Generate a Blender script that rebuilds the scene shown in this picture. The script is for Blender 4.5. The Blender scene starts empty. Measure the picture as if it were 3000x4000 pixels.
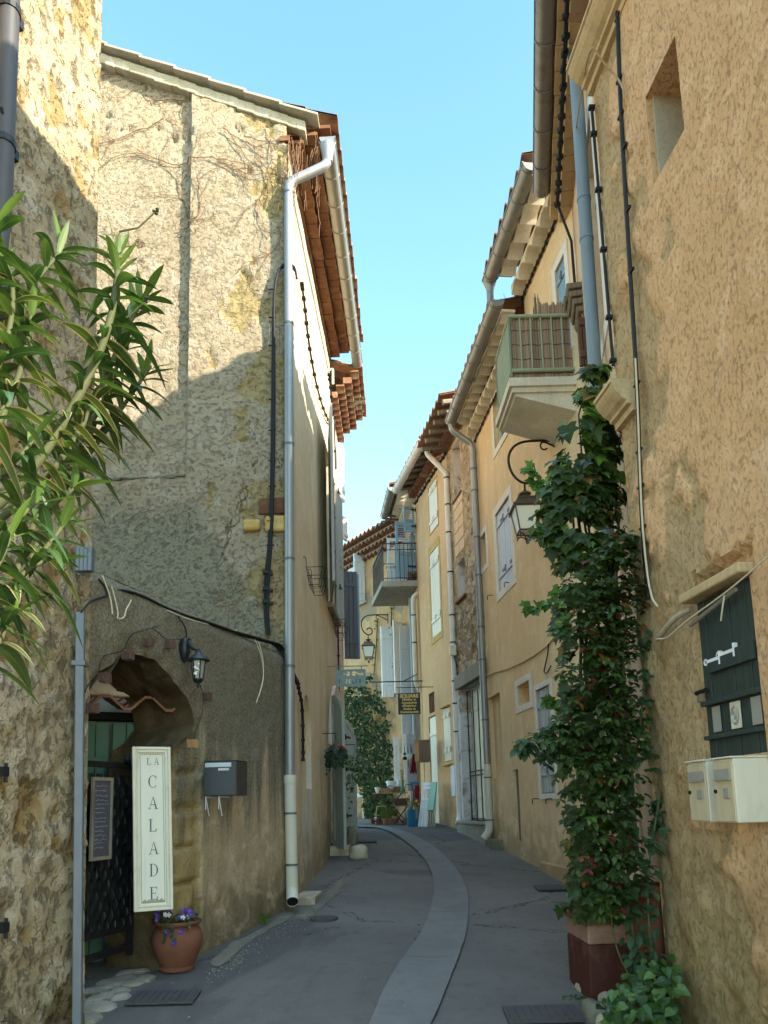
import bpy, bmesh, math, random
from mathutils import Vector, Matrix, noise
random.seed(7)
V = Vector
R = random.uniform
rad = math.radians
scene = bpy.context.scene
COL = scene.collection

# ------------------------------------------------------------------ camera, sky, sun, exposure
F, CX, CY, TH, RO = 2900.0, 1500.0, 2730.0, rad(8.25), rad(1.45)
EYE = V((0, 0, 1.6))
cf = V((0, math.cos(TH), math.sin(TH)))
u0 = V((0, -math.sin(TH), math.cos(TH)))
r0 = V((1, 0, 0))
cu = u0 * math.cos(RO) + r0 * math.sin(RO)
cr = r0 * math.cos(RO) - u0 * math.sin(RO)
cam = bpy.data.cameras.new('camera')
camo = bpy.data.objects.new('camera', cam)
COL.objects.link(camo)
M3 = Matrix((cr, cu, -cf)).transposed()
camo.matrix_world = Matrix.Translation(EYE) @ M3.to_4x4()
cam.sensor_fit = 'VERTICAL'
cam.sensor_height = 36.0
cam.lens = F / 4000 * 36.0
cam.shift_y = (CY - 2000) / 4000
cam.clip_start = 0.05
cam.clip_end = 2000
scene.camera = camo

SUNV = V((1.0, -0.60, 0.57)).normalized()      # direction towards the sun
EL = math.asin(SUNV.z)
world = bpy.data.worlds.new("World")
scene.world = world
world.use_nodes = True
wn = world.node_tree
bg = wn.nodes['Background']
sky = wn.nodes.new('ShaderNodeTexSky')
sky.sky_type = 'NISHITA'
sky.sun_disc = False
sky.sun_elevation = EL
sky.sun_rotation = math.atan2(SUNV.x, SUNV.y)
sky.altitude = 200
sky.air_density = 1.1
sky.dust_density = 0.6
sky.ozone_density = 1.6
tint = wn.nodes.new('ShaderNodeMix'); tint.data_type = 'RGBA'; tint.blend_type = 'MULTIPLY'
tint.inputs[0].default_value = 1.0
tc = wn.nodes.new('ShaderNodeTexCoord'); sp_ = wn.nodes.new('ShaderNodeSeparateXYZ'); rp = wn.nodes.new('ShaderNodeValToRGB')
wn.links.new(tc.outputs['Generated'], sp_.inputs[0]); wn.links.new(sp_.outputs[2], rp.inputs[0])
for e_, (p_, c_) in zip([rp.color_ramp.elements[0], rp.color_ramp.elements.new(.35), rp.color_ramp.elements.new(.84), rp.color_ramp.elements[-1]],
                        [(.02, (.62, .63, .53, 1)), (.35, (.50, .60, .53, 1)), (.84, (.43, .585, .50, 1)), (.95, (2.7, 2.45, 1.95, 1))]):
    e_.position = p_; e_.color = c_      # clear blue low down; unseen zenith brightened as added fill for the street
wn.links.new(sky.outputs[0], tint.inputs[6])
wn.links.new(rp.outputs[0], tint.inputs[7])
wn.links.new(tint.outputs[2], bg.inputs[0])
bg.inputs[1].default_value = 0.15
sl = bpy.data.lights.new('sun', 'SUN')
sl.energy = 2.0
sl.angle = rad(0.5)
sl.color = (1.0, 0.89, 0.70)
so = bpy.data.objects.new('sun', sl)
so.rotation_euler = SUNV.to_track_quat('Z', 'Y').to_euler()
COL.objects.link(so)
scene.view_settings.view_transform = 'Standard'
scene.view_settings.look = 'None'
scene.view_settings.exposure = 2.9
scene.view_settings.gamma = 1.0
scene.view_settings.use_curve_mapping = False
scene.cycles.max_bounces = 10
scene.cycles.diffuse_bounces = 8

# ------------------------------------------------------------------ geometry helpers
def ray(px, py):
    return cf + cr * ((px - CX) / F) + cu * (-(py - CY) / F)

def at(px, py, y):
    d = ray(px, py)
    return EYE + d * (y / d.y)

def gz(y):
    if y < 13: return 0.088 * y
    t = min(y - 13, 4.0)
    return 0.088 * 13 + 0.088 * t - 0.088 * t * t / 8

def gnd(px, py):
    d = ray(px, py); d = d / d.y
    lo, hi = 0.3, 40
    y = 0.5
    while y < 40:
        if EYE.z + d.z * y < gz(y): break
        y += 0.01
    return V((d.x * y, y, gz(y)))

class Wall:
    """vertical plane along a street front; a = metres along it, o = metres out towards the street"""
    def __init__(s, x0, y0, x1, y1, left=True, lean=0.0):
        s.lean = lean
        s.p = V((x0, y0, 0)); d = V((x1 - x0, y1 - y0, 0)); s.L = d.length; s.u = d / s.L
        s.n = V((s.u.y, -s.u.x, 0)) if left else V((-s.u.y, s.u.x, 0))
    def P(s, a, z, o=0.0):
        v = s.p + s.u * a + s.n * (o + s.lean * (z - 1.6))
        return V((v.x, v.y, z))
    def px(s, x, y, o=0.0):
        d = ray(x, y); q = s.p + s.n * o; nn = s.n - V((0, 0, s.lean))
        t = (V((q.x, q.y, EYE.z)) - EYE).dot(nn) / d.dot(nn)
        h = EYE + d * t
        return (V((h.x, h.y, 0)) - s.p).dot(s.u), h.z
    def rect(s, xl, yt, xr, yb, o=0.0):
        """a0,a1,z0,z1 from pixel extents measured at the four edge middles"""
        xm, ym = (xl + xr) / 2, (yt + yb) / 2
        a0, a1 = s.px(xl, ym, o)[0], s.px(xr, ym, o)[0]
        z0, z1 = s.px(xm, yb, o)[1], s.px(xm, yt, o)[1]
        return min(a0, a1), max(a0, a1), z0, z1

class MB:
    def __init__(s):
        s.v = []; s.f = []; s.m = []; s.c = []; s.lay = {}
    def add(s, vs, fs, m=0, c=None):
        k = len(s.v); s.v += [V(p) for p in vs]
        for f in fs:
            s.f.append([k + i for i in f]); s.m.append(m); s.c.append(c)
        return k
    def obox(s, o, a, b, c, m=0, col=None):
        o, a, b, c = V(o), V(a), V(b), V(c)
        if a.cross(b).dot(c) < 0: a, b = b, a
        s.add([o, o + a, o + a + b, o + b, o + c, o + a + c, o + a + b + c, o + b + c],
              [(0, 3, 2, 1), (4, 5, 6, 7), (0, 1, 5, 4), (1, 2, 6, 5), (2, 3, 7, 6), (3, 0, 4, 7)], m, col)
    def cbox(s, ctr, size, rot=None, m=0, col=None):
        rot = rot or Matrix.Identity(3)
        a, b, c = (rot @ V((size[0], 0, 0)), rot @ V((0, size[1], 0)), rot @ V((0, 0, size[2])))
        s.obox(V(ctr) - (a + b + c) / 2, a, b, c, m, col)
    def wbox(s, W, a0, a1, z0, z1, o0, o1, m=0, col=None):
        s.obox(W.P(a0, z0, o0), W.u * (a1 - a0), W.n * (o1 - o0), V((0, 0, z1 - z0)), m, col)
    def tube(s, pts, r, n=8, m=0, cap=True, col=None):
        pts = [V(p) for p in pts]
        if len(pts) < 2: return
        rs = r if isinstance(r, (list, tuple)) else [r] * len(pts)
        k = len(s.v); ref = None
        for i, p in enumerate(pts):
            t = (pts[min(i + 1, len(pts) - 1)] - pts[max(i - 1, 0)])
            t = t.normalized() if t.length > 1e-9 else V((0, 0, 1))
            if ref is None:
                ref = t.orthogonal().normalized()
            ref = ref - t * ref.dot(t)
            ref = ref.normalized() if ref.length > 1e-6 else t.orthogonal().normalized()
            b = t.cross(ref)
            for j in range(n):
                th = 2 * math.pi * j / n
                s.v.append(p + (ref * math.cos(th) + b * math.sin(th)) * rs[i])
        for i in range(len(pts) - 1):
            for j in range(n):
                s.f.append([k + i * n + j, k + i * n + (j + 1) % n, k + (i + 1) * n + (j + 1) % n, k + (i + 1) * n + j]); s.m.append(m); s.c.append(col)
        if cap:
            s.f.append([k + j for j in range(n)][::-1]); s.m.append(m); s.c.append(col)
            e = k + (len(pts) - 1) * n
            s.f.append([e + j for j in range(n)]); s.m.append(m); s.c.append(col)
    def lathe(s, prof, ctr, n=20, m=0, jit=0.0, col=None):
        k = len(s.v); ctr = V(ctr)
        for r, z in prof:
            for j in range(n):
                th = 2 * math.pi * j / n
                rr = r * (1 + jit * noise.noise(V((math.cos(th) * 2, math.sin(th) * 2, z * 9))))
                s.v.append(ctr + V((rr * math.cos(th), rr * math.sin(th), z)))
        for i in range(len(prof) - 1):
            for j in range(n):
                s.f.append([k + i * n + j, k + i * n + (j + 1) % n, k + (i + 1) * n + (j + 1) % n, k + (i + 1) * n + j]); s.m.append(m); s.c.append(col)
        s.f.append([k + j for j in range(n)][::-1]); s.m.append(m); s.c.append(col)
        e = k + (len(prof) - 1) * n
        s.f.append([e + j for j in range(n)]); s.m.append(m); s.c.append(col)
    def build(s, name, mats, parent=None, smooth=None, bevel=0, loc=None):
        me = bpy.data.meshes.new(name)
        o = bpy.data.objects.new(name, me)
        COL.objects.link(o)
        org = V((0, 0, 0))
        if parent is not None:
            o.parent = parent
            org = V(parent['_org'])
            o['_org'] = list(org)
        elif loc is not None:
            org = V(loc); o.location = org; o['_org'] = list(org)
        else:
            o['_org'] = [0, 0, 0]
        me.from_pydata([p - org for p in s.v], [], s.f)
        if not isinstance(mats, (list, tuple)): mats = [mats]
        for mt in mats: me.materials.append(mt)
        if len(mats) > 1: me.polygons.foreach_set('material_index', s.m)
        if any(c is not None for c in s.c):
            at_ = me.color_attributes.new('Col', 'FLOAT_COLOR', 'CORNER')
            buf = []
            for f, c in zip(s.f, s.c):
                c = c or (1, 1, 1)
                for _ in f: buf += [c[0], c[1], c[2], 1.0]
            at_.data.foreach_set('color', buf)
        if s.lay:
            la = me.attributes.new('Lay', 'FLOAT', 'POINT')
            la.data.foreach_set('value', [s.lay.get(i, 0.0) for i in range(len(s.v))])
        if smooth is not None:
            me.polygons.foreach_set('use_smooth', [True] * len(me.polygons))
            if smooth < 179: me.set_sharp_from_angle(angle=rad(smooth))
        me.update()
        if bevel:
            md = o.modifiers.new('bevel', 'BEVEL'); md.width = bevel; md.segments = 2; md.limit_method = 'ANGLE'
        return o

def tag(o, label=None, cat=None, group=None, kind=None):
    if label: o['label'] = label
    if cat: o['category'] = cat
    if group: o['group'] = group
    if kind: o['kind'] = kind
    return o

def thing(name, label, cat, loc, group=None):
    o = bpy.data.objects.new(name, None); o.empty_display_size = 0.1
    COL.objects.link(o); o.location = V(loc); o['_org'] = list(V(loc))
    return tag(o, label, cat, group)

def lines(lo, hi, br, res):
    ps = sorted(set([lo, hi] + [b for b in br if lo < b < hi]))
    out = []
    for p, q in zip(ps, ps[1:]):
        n = max(1, math.ceil((q - p) / res))
        out += [p + (q - p) * i / n for i in range(n)]
    return out + [hi]

def inpoly(x, y, poly):
    c = False; n = len(poly)
    for i in range(n):
        x1, y1 = poly[i]; x2, y2 = poly[(i + 1) % n]
        if (y1 > y) != (y2 > y) and x < (x2 - x1) * (y - y1) / (y2 - y1) + x1: c = not c
    return c

def nearest(x, y, poly):
    best = None
    for i in range(len(poly)):
        p = V(poly[i]); q = V(poly[(i + 1) % len(poly)]); d = q - p
        t = max(0, min(1, (V((x, y)) - p).dot(d) / max(1e-12, d.dot(d))))
        h = p + d * t; e = (h - V((x, y))).length
        if best is None or e < best[0]: best = (e, h.x, h.y)
    return best

def facade(mb, W, a0, a1, z0, z1, ops=(), polys=(), res=0.12, disp=None, m=0, mr=None, top=None):
    """front face with real openings (rectangles a0,a1,z0,z1,depth and polygons pts,depth) and their reveals"""
    mr = m if mr is None else mr
    A = lines(a0, a1, [e for op in ops for e in op[:2]], res)
    Z = lines(z0, z1, [e for op in ops for e in op[2:4]], res)
    na, nz = len(A), len(Z)
    rem = {}
    for i in range(na - 1):
        for j in range(nz - 1):
            ca, cz = (A[i] + A[i + 1]) / 2, (Z[j] + Z[j + 1]) / 2
            for op in ops:
                if op[0] < ca < op[1] and op[2] < cz < op[3]: rem[i, j] = op[4]
            for pl, dp in polys:
                if inpoly(ca, cz, pl): rem[i, j] = dp
    pos = {}
    for i in range(na):
        for j in range(nz): pos[i, j] = [A[i], Z[j]]
    if polys:
        for i in range(na):
            for j in range(nz):
                cs = [(i + di, j + dj) in rem for di in (-1, 0) for dj in (-1, 0) if 0 <= i + di < na - 1 and 0 <= j + dj < nz - 1]
                if any(cs) and not all(cs):
                    for pl, dp in polys:
                        e, x, y = nearest(A[i], Z[j], pl)
                        if e < res * 1.3: pos[i, j] = [x, y]
    k = len(mb.v)
    for i in range(na):
        for j in range(nz):
            a, z = pos[i, j]
            if top: z = z0 + (z - z0) * (top(a) - z0) / (z1 - z0)
            d, ly = disp(a, z) if disp else (0, 0)
            mb.lay[len(mb.v)] = ly
            mb.v.append(W.P(a, z, d))
    flip = W.u.cross(V((0, 0, 1))).dot(W.n) < 0
    def face(q, mi):
        mb.f.append(q[::-1] if flip else q); mb.m.append(mi); mb.c.append(None)
    back = {}
    def bk(i, j, dp):
        if (i, j, dp) not in back:
            a, z = pos[i, j]
            back[i, j, dp] = len(mb.v); mb.lay[len(mb.v)] = 0.5; mb.v.append(W.P(a, z, -dp))
        return back[i, j, dp]
    vi = lambda i, j: k + i * nz + j
    for i in range(na - 1):
        for j in range(nz - 1):
            if (i, j) not in rem:
                face([vi(i, j), vi(i + 1, j), vi(i + 1, j + 1), vi(i, j + 1)], m)
            else:
                dp = rem[i, j]
                for (di, dj, p, q) in ((-1, 0, (i, j), (i, j + 1)), (1, 0, (i + 1, j + 1), (i + 1, j)), (0, -1, (i + 1, j), (i, j)), (0, 1, (i, j + 1), (i + 1, j + 1))):
                    nb = (i + di, j + dj)
                    if 0 <= nb[0] < na - 1 and 0 <= nb[1] < nz - 1 and nb not in rem:
                        face([vi(*p), vi(*q), bk(*q, dp), bk(*p, dp)], mr)

def body(mb, W, a0, a1, z0, z1, depth, m=0, slope=0.28, o0=-0.001, ends=(1, 1)):
    """side and back walls of a house behind its front"""
    zt = z1 + min(depth / 2, 3.0) * slope
    h = depth / 2
    for a, e in ((a0, ends[0]), (a1, ends[1])):
        if e:
            mb.add([W.P(a, z0, o0), W.P(a, z1, o0), W.P(a, z1 + (h) * slope, -h), W.P(a, z1, -depth), W.P(a, z0, -depth)], [(0, 1, 2, 3, 4)], m)
    mb.add([W.P(a0, z0, -depth), W.P(a1, z0, -depth), W.P(a1, z1, -depth), W.P(a0, z1, -depth)], [(0, 1, 2, 3)], m)

def roof(W, a0, a1, z, over, depth, slope, mats, parent, period=0.21, amp=0.045, back=True):
    """canal tiles: a waved sheet with thickness, one wave per row of tiles, broken into overlapping courses"""
    mb = MB(); n = max(2, int((a1 - a0) / period)) * 6
    h = depth / 2
    os_ = [over]
    while os_[-1] > -h: os_.append(max(-h, os_[-1] - 0.36))
    for ci in range(len(os_) - 1):
        oa, ob = os_[ci], os_[ci + 1]
        k = len(mb.v)
        for (o, lift) in ((oa + 0.05, 0.028), (ob, 0.0)):
            for i in range(n + 1):
                a = a0 + (a1 - a0) * i / n
                row = int(i / 6)
                w = math.sin(2 * math.pi * i / 6 / 1.0)
                jo = 0.025 * noise.noise(V((row * 3.7, ci * 2.1, 5))) if lift else 0
                zz = z + (over - o) * slope + amp * w + lift
                mb.v.append(W.P(a, zz + 0.012, o + jo)); mb.v.append(W.P(a, zz - 0.012, o + jo))
        N = n + 1
        for i in range(n):
            p = k + 2 * i; q = k + 2 * N + 2 * i
            for fc in ((p, p + 2, q + 2, q), (p + 3, p + 1, q + 1, q + 3), (p, p + 1, p + 3, p + 2)):
                mb.f.append(list(fc)); mb.m.append(int(abs(noise.noise(V((int((i + .5) / 6) * 5.3, ci * 7.7, 1)))) * 9) % len(mats)); mb.c.append(None)
    if back:
        zr = z + (over + h) * slope
        mb.add([W.P(a0, zr, -h), W.P(a1, zr, -h), W.P(a1, z, -depth - .2), W.P(a0, z, -depth - .2)], [(0, 1, 2, 3)], 0)
    o = mb.build('roof', mats, parent, smooth=50)
    return o

def genoise(W, a0, a1, ztop, rows, mat, parent, step=0.13, h=0.13, period=0.2, name='cornice', m2=None):
    """stepped cornice of arched tile ends under the eave"""
    mb = MB()
    for r in range(rows):
        zt = ztop - (rows - 1 - r) * h; zb = zt - h
        o0, o1 = r * step - 0.02, (r + 1) * step
        n = max(1, int((a1 - a0) / period)); sub = 8
        k = len(mb.v); tot = n * sub
        off = (r % 2) * 0.5
        for i in range(tot + 1):
            a = a0 + (a1 - a0) * i / tot
            ph = (i / sub + off) % 1.0
            arch = math.sqrt(max(0, 1 - (2 * ph - 1) ** 2 / 0.72)) if abs(2 * ph - 1) < 0.84 else 0
            zl = zb + 0.02 + arch * (h * 0.62)
            jj = 0.008 * noise.noise(V((int(i / sub) * 2.3, r, 3)))
            mb.v += [W.P(a, zl, o0), W.P(a, zl, o1 + jj), W.P(a, zt, o1 + jj), W.P(a, zt, o0)]
        for i in range(tot):
            p = k + 4 * i; q = p + 4
            for t, mi in ((0, 1 if m2 else 0), (1, 0), (2, 0)):
                mb.f.append([p + t, q + t, q + t + 1, p + t + 1]); mb.m.append(mi); mb.c.append(None)
        for e in (k, k + 4 * tot):
            mb.f.append([e, e + 1, e + 2, e + 3]); mb.m.append(0); mb.c.append(None)
    bmats = [mat, m2] if m2 else [mat]
    return mb.build(name, bmats, parent)

def gutter(W, a0, a1, z, o, r, mat, parent, ring=0.5, fall=0.0):
    mb = MB(); n = 10
    k = 0
    for a in (a0, a1):
        zz = z - (fall if a == a1 else 0)
        for j in range(n + 1):
            th = math.pi * j / n
            mb.v.append(W.P(a, zz - r * math.sin(th), o + r * math.cos(th)))
        for j in range(n + 1):
            th = math.pi * j / n
            mb.v.append(W.P(a, zz - (r - .006) * math.sin(th), o + (r - .006) * math.cos(th)))
    N = 2 * (n + 1)
    for j in range(n):
        mb.f.append([j, j + 1, N + j + 1, N + j]); mb.f.append([N + n + 1 + j, N + n + 2 + j, n + 2 + j, n + 1 + j]); mb.m += [0, 0]; mb.c += [None, None]
    for b in (0, N):
        mb.f.append([b + j for j in range(n + 1)]); mb.m.append(0); mb.c.append(None)
    mb.tube([W.P(a0, z, o + r), W.P(a1, z - fall, o + r)], 0.011, 6)
    L = a1 - a0
    for i in range(int(L / ring) + 1):
        a = a0 + 0.06 + i * ring
        if a > a1: break
        zz = z - fall * (a - a0) / L
        mb.tube([W.P(a, zz - (r + .004) * math.sin(math.pi * j / n), o + (r + .004) * math.cos(math.pi * j / n)) for j in range(n + 1)], 0.008, 5)
    return mb.build('gutter', mat, parent, smooth=40)

def chaikin(pts, it=2):
    pts = [V(p) for p in pts]
    for _ in range(it):
        out = [pts[0]]
        for p, q in zip(pts, pts[1:]):
            out += [p * .75 + q * .25, p * .25 + q * .75]
        pts = out + [pts[-1]]
    return pts

def bends(pts, r=0.09, n=5):
    """polyline with its corners rounded"""
    pts = [V(p) for p in pts]; out = [pts[0]]
    for i in range(1, len(pts) - 1):
        a, b, c = pts[i - 1], pts[i], pts[i + 1]
        k = min(r, (a - b).length * .45, (c - b).length * .45)
        p, q = b + (a - b).normalized() * k, b + (c - b).normalized() * k
        for t in range(n + 1):
            s = t / n
            out.append(p * (1 - s) ** 2 + b * 2 * s * (1 - s) + q * s * s)
    return out + [pts[-1]]

def downspout(pts, r, mats, parent, bands=(), band_mat=1, foot=None, name='downspout'):
    mb = MB(); mb.tube(bends(pts), r, 14)
    for p in bands:
        p = V(p); mb.tube([p - V((0, 0, .012)), p + V((0, 0, .012))], r + 0.005, 14, band_mat)
    o = mb.build(name, mats, parent, smooth=40)
    return o

def leaf_panel(p, d, w, h, t, mat, parent, style='plank', arch=0.0, name='shutter', hinge=None, n=None, out=None, bv=0.004):
    """a shutter or door leaf: p its lower hinge corner, d the horizontal way it runs"""
    p = V(p); d = V(d).normalized(); nn = V(out) if out else V((-d.y, d.x, 0))
    mb = MB(); up = V((0, 0, 1))
    ht = lambda x: h - arch + arch * math.sqrt(max(0, 1 - (x / w) ** 2)) if arch > 0 else (h + arch * math.sqrt(max(0, 1 - (1 - x / w) ** 2)) * -1 - 0 if arch < 0 else h)
    if arch:
        def ht(x):
            q = x / w if arch > 0 else 1 - x / w
            return h - abs(arch) + abs(arch) * math.sqrt(max(0, 1 - q * q))
    if style == 'plank':
        n = n or max(2, round(w / 0.10)); g = 0.006
        for i in range(n):
            x0, x1 = w * i / n, w * (i + 1) / n - g
            hh = ht((x0 + x1) / 2)
            mb.obox(p + d * x0 + nn * R(-.002, .002), d * (x1 - x0), nn * t, up * hh)
        for zz in (.16, .82):
            mb.obox(p + d * .01 + up * (h * zz) + nn * (t + .001), d * (w - .02), nn * .014, up * .07)
    elif style == 'louver':
        fw = min(.06, w * .2)
        mb.obox(p, d * fw, nn * t, up * h); mb.obox(p + d * (w - fw), d * fw, nn * t, up * h)
        zs = [0, h * .42, h - fw * 1.2]
        for zz in zs: mb.obox(p + d * (fw + .001) + up * zz, d * (w - 2 * fw - .002), nn * (t - .003), up * fw * 1.2)
        mb.obox(p + d * (fw + .001) + up * (fw * 1.2 + .001) + nn * .008, d * (w - 2 * fw - .002), nn * (t * .4), up * (h * .42 - fw * 1.2 - .002))
        z = h * .42 + fw * 1.3
        while z < h - fw * 1.5:
            mb.obox(p + d * (fw + .001) + up * z + nn * .004, d * (w - 2 * fw - .002), nn * (t * .8) + up * -.02, up * .012)
            z += .045
    else:
        fw = min(.075, w * .22)
        hL = ht(fw / 2); hR = ht(w - fw / 2)
        mb.obox(p, d * fw, nn * t, up * hL); mb.obox(p + d * (w - fw), d * fw, nn * t, up * hR)
        ns = 8
        for i in range(ns):
            x0 = fw + (w - 2 * fw) * i / ns; x1 = fw + (w - 2 * fw) * (i + 1) / ns
            hh = ht((x0 + x1) / 2)
            mb.obox(p + d * x0 + nn * (t * .3), d * (x1 - x0), nn * (t * .4), up * hh)
            mb.obox(p + d * x0 + up * (hh - .1), d * (x1 - x0), nn * (t - .002), up * .1)
        for zz in (0.0, h * .36, h * .40):
            mb.obox(p + d * (fw + .001) + up * zz, d * (w - 2 * fw - .002), nn * (t - .002), up * .09)
    o = mb.build(name, mat, parent, bevel=bv)
    if hinge:
        for zz in (.2, .84):
            hb = MB()
            hb.obox(p + up * (h * zz) + nn * (t + .016) - d * .03, d * (w * .45), nn * .008, up * .035)
            hb.tube([p + up * (h * zz - .03) + nn * (t + .02) - d * .02, p + up * (h * zz + .06) + nn * (t + .02) - d * .02], .011, 6)
            hb.build('hinge', hinge, o)
    return o

def surround(W, r, wd, mat, parent, o=0.012, name='window_surround', bot=None):
    a0, a1, z0, z1 = r[:4]; mb = MB(); b = wd if bot is None else bot
    mb.wbox(W, a0 - wd, a0, z0, z1, -.01, o); mb.wbox(W, a1, a1 + wd, z0, z1, -.01, o)
    mb.wbox(W, a0 - wd, a1 + wd, z1, z1 + wd, -.01, o); mb.wbox(W, a0 - wd, a1 + wd, z0 - b, z0, -.01, o)
    return mb.build(name, mat, parent, bevel=0.004)

def window(W, r, depth, frame_mat, glass_mat, parent, bars=1, rows=3):
    a0, a1, z0, z1 = r[:4]; mb = MB(); f = .045; o0, o1 = -depth + .02, -depth + .065
    mb.wbox(W, a0, a0 + f, z0, z1, o0, o1); mb.wbox(W, a1 - f, a1, z0, z1, o0, o1)
    mb.wbox(W, a0 + f, a1 - f, z0, z0 + f, o0, o1 - .002); mb.wbox(W, a0 + f, a1 - f, z1 - f, z1, o0, o1 - .002)
    for i in range(bars):
        a = a0 + (a1 - a0) * (i + 1) / (bars + 1); mb.wbox(W, a - .02, a + .02, z0 + f, z1 - f, o0 + .003, o1 - .004)
    for i in range(1, rows):
        z = z0 + (z1 - z0) * i / rows; mb.wbox(W, a0 + f, a1 - f, z - .012, z + .012, o0 + .006, o1 - .008)
    w = mb.build('window', frame_mat, parent, bevel=.003)
    g = MB(); g.wbox(W, a0 + .01, a1 - .01, z0 + .01, z1 - .01, o0 - .012, o0 + .012); g.build('pane', glass_mat, w)
    return w

# ------------------------------------------------------------------ materials
def lin(r, g, b):
    f = lambda c: (c / 255 / 12.92) if c / 255 <= 0.04045 else ((c / 255 + .055) / 1.055) ** 2.4
    return (f(r), f(g), f(b), 1)

class NT:
    def __init__(s, name):
        s.mat = bpy.data.materials.new(name); s.mat.use_nodes = True
        s.t = s.mat.node_tree; s.b = s.t.nodes['Principled BSDF']; s.out = s.t.nodes['Material Output']
    def n(s, ty, **kw):
        nd = s.t.nodes.new('ShaderNode' + ty)
        for k, v in kw.items(): setattr(nd, k, v)
        return nd
    def l(s, a, b): s.t.links.new(a, b)
    def geo(s):
        if not hasattr(s, '_g'): s._g = s.n('NewGeometry').outputs['Position']
        return s._g
    def obj(s):
        if not hasattr(s, '_o'): s._o = s.n('TexCoord').outputs['Object']
        return s._o
    def noise(s, vec, scale, detail=5, rough=.55, sc=None, dist=0):
        if sc:
            mp = s.n('Mapping'); mp.inputs['Scale'].default_value = sc; s.l(vec, mp.inputs[0]); vec = mp.outputs[0]
        nd = s.n('TexNoise'); nd.inputs['Scale'].default_value = scale; nd.inputs['Detail'].default_value = detail
        nd.inputs['Roughness'].default_value = rough; nd.inputs['Distortion'].default_value = dist
        s.l(vec, nd.inputs['Vector']); return nd.outputs['Fac']
    def voro(s, vec, scale, feat='F1', sc=None, out='Distance', rnd=1.0):
        if sc:
            mp = s.n('Mapping'); mp.inputs['Scale'].default_value = sc; s.l(vec, mp.inputs[0]); vec = mp.outputs[0]
        nd = s.n('TexVoronoi', feature=feat); nd.inputs['Scale'].default_value = scale; nd.inputs['Randomness'].default_value = rnd
        s.l(vec, nd.inputs['Vector']); return nd.outputs[out]
    def ramp(s, fac, stops):
        nd = s.n('ValToRGB'); cr_ = nd.color_ramp
        while len(cr_.elements) < len(stops): cr_.elements.new(.5)
        for e, (p, c) in zip(cr_.elements, stops):
            e.position = p; e.color = c if len(c) == 4 else (*c, 1)
        s.l(fac, nd.inputs[0]); return nd.outputs[0]
    def step(s, fac, lo, hi):
        nd = s.n('MapRange'); nd.interpolation_type = 'SMOOTHSTEP'
        nd.inputs['From Min'].default_value = lo; nd.inputs['From Max'].default_value = hi
        s.l(fac, nd.inputs['Value']); return nd.outputs[0]
    def mix(s, fac, a, b, mode='MIX'):
        nd = s.n('Mix', data_type='RGBA', blend_type=mode)
        for v, i in ((fac, 0), (a, 6), (b, 7)):
            if isinstance(v, (int, float)): nd.inputs[i].default_value = v
            elif isinstance(v, tuple): nd.inputs[i].default_value = v if len(v) == 4 else (*v, 1)
            else: s.l(v, nd.inputs[i])
        return nd.outputs[2]
    def math(s, op, a, b=0.0, clamp=False):
        nd = s.n('Math', operation=op, use_clamp=clamp)
        for v, i in ((a, 0), (b, 1)):
            if isinstance(v, (int, float)): nd.inputs[i].default_value = v
            else: s.l(v, nd.inputs[i])
        return nd.outputs[0]
    def attr(s, name, out='Fac'):
        nd = s.n('Attribute', attribute_name=name); return nd.outputs[out]
    def bump(s, h, strength=.5, dist=.02, prev=None):
        nd = s.n('Bump'); nd.inputs['Strength'].default_value = strength; nd.inputs['Distance'].default_value = dist
        s.l(h, nd.inputs['Height'])
        if prev: s.l(prev, nd.inputs['Normal'])
        return nd.outputs[0]
    def fin(s, col, rough=.9, nrm=None, metal=0.0, spec=.3):
        if isinstance(col, tuple): s.b.inputs['Base Color'].default_value = col if len(col) == 4 else (*col, 1)
        else: s.l(col, s.b.inputs['Base Color'])
        if isinstance(rough, (int, float)): s.b.inputs['Roughness'].default_value = rough
        else: s.l(rough, s.b.inputs['Roughness'])
        s.b.inputs['Metallic'].default_value = metal
        s.b.inputs['Specular IOR Level'].default_value = spec
        if nrm: s.l(nrm, s.b.inputs['Normal'])
        return s.mat

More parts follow.
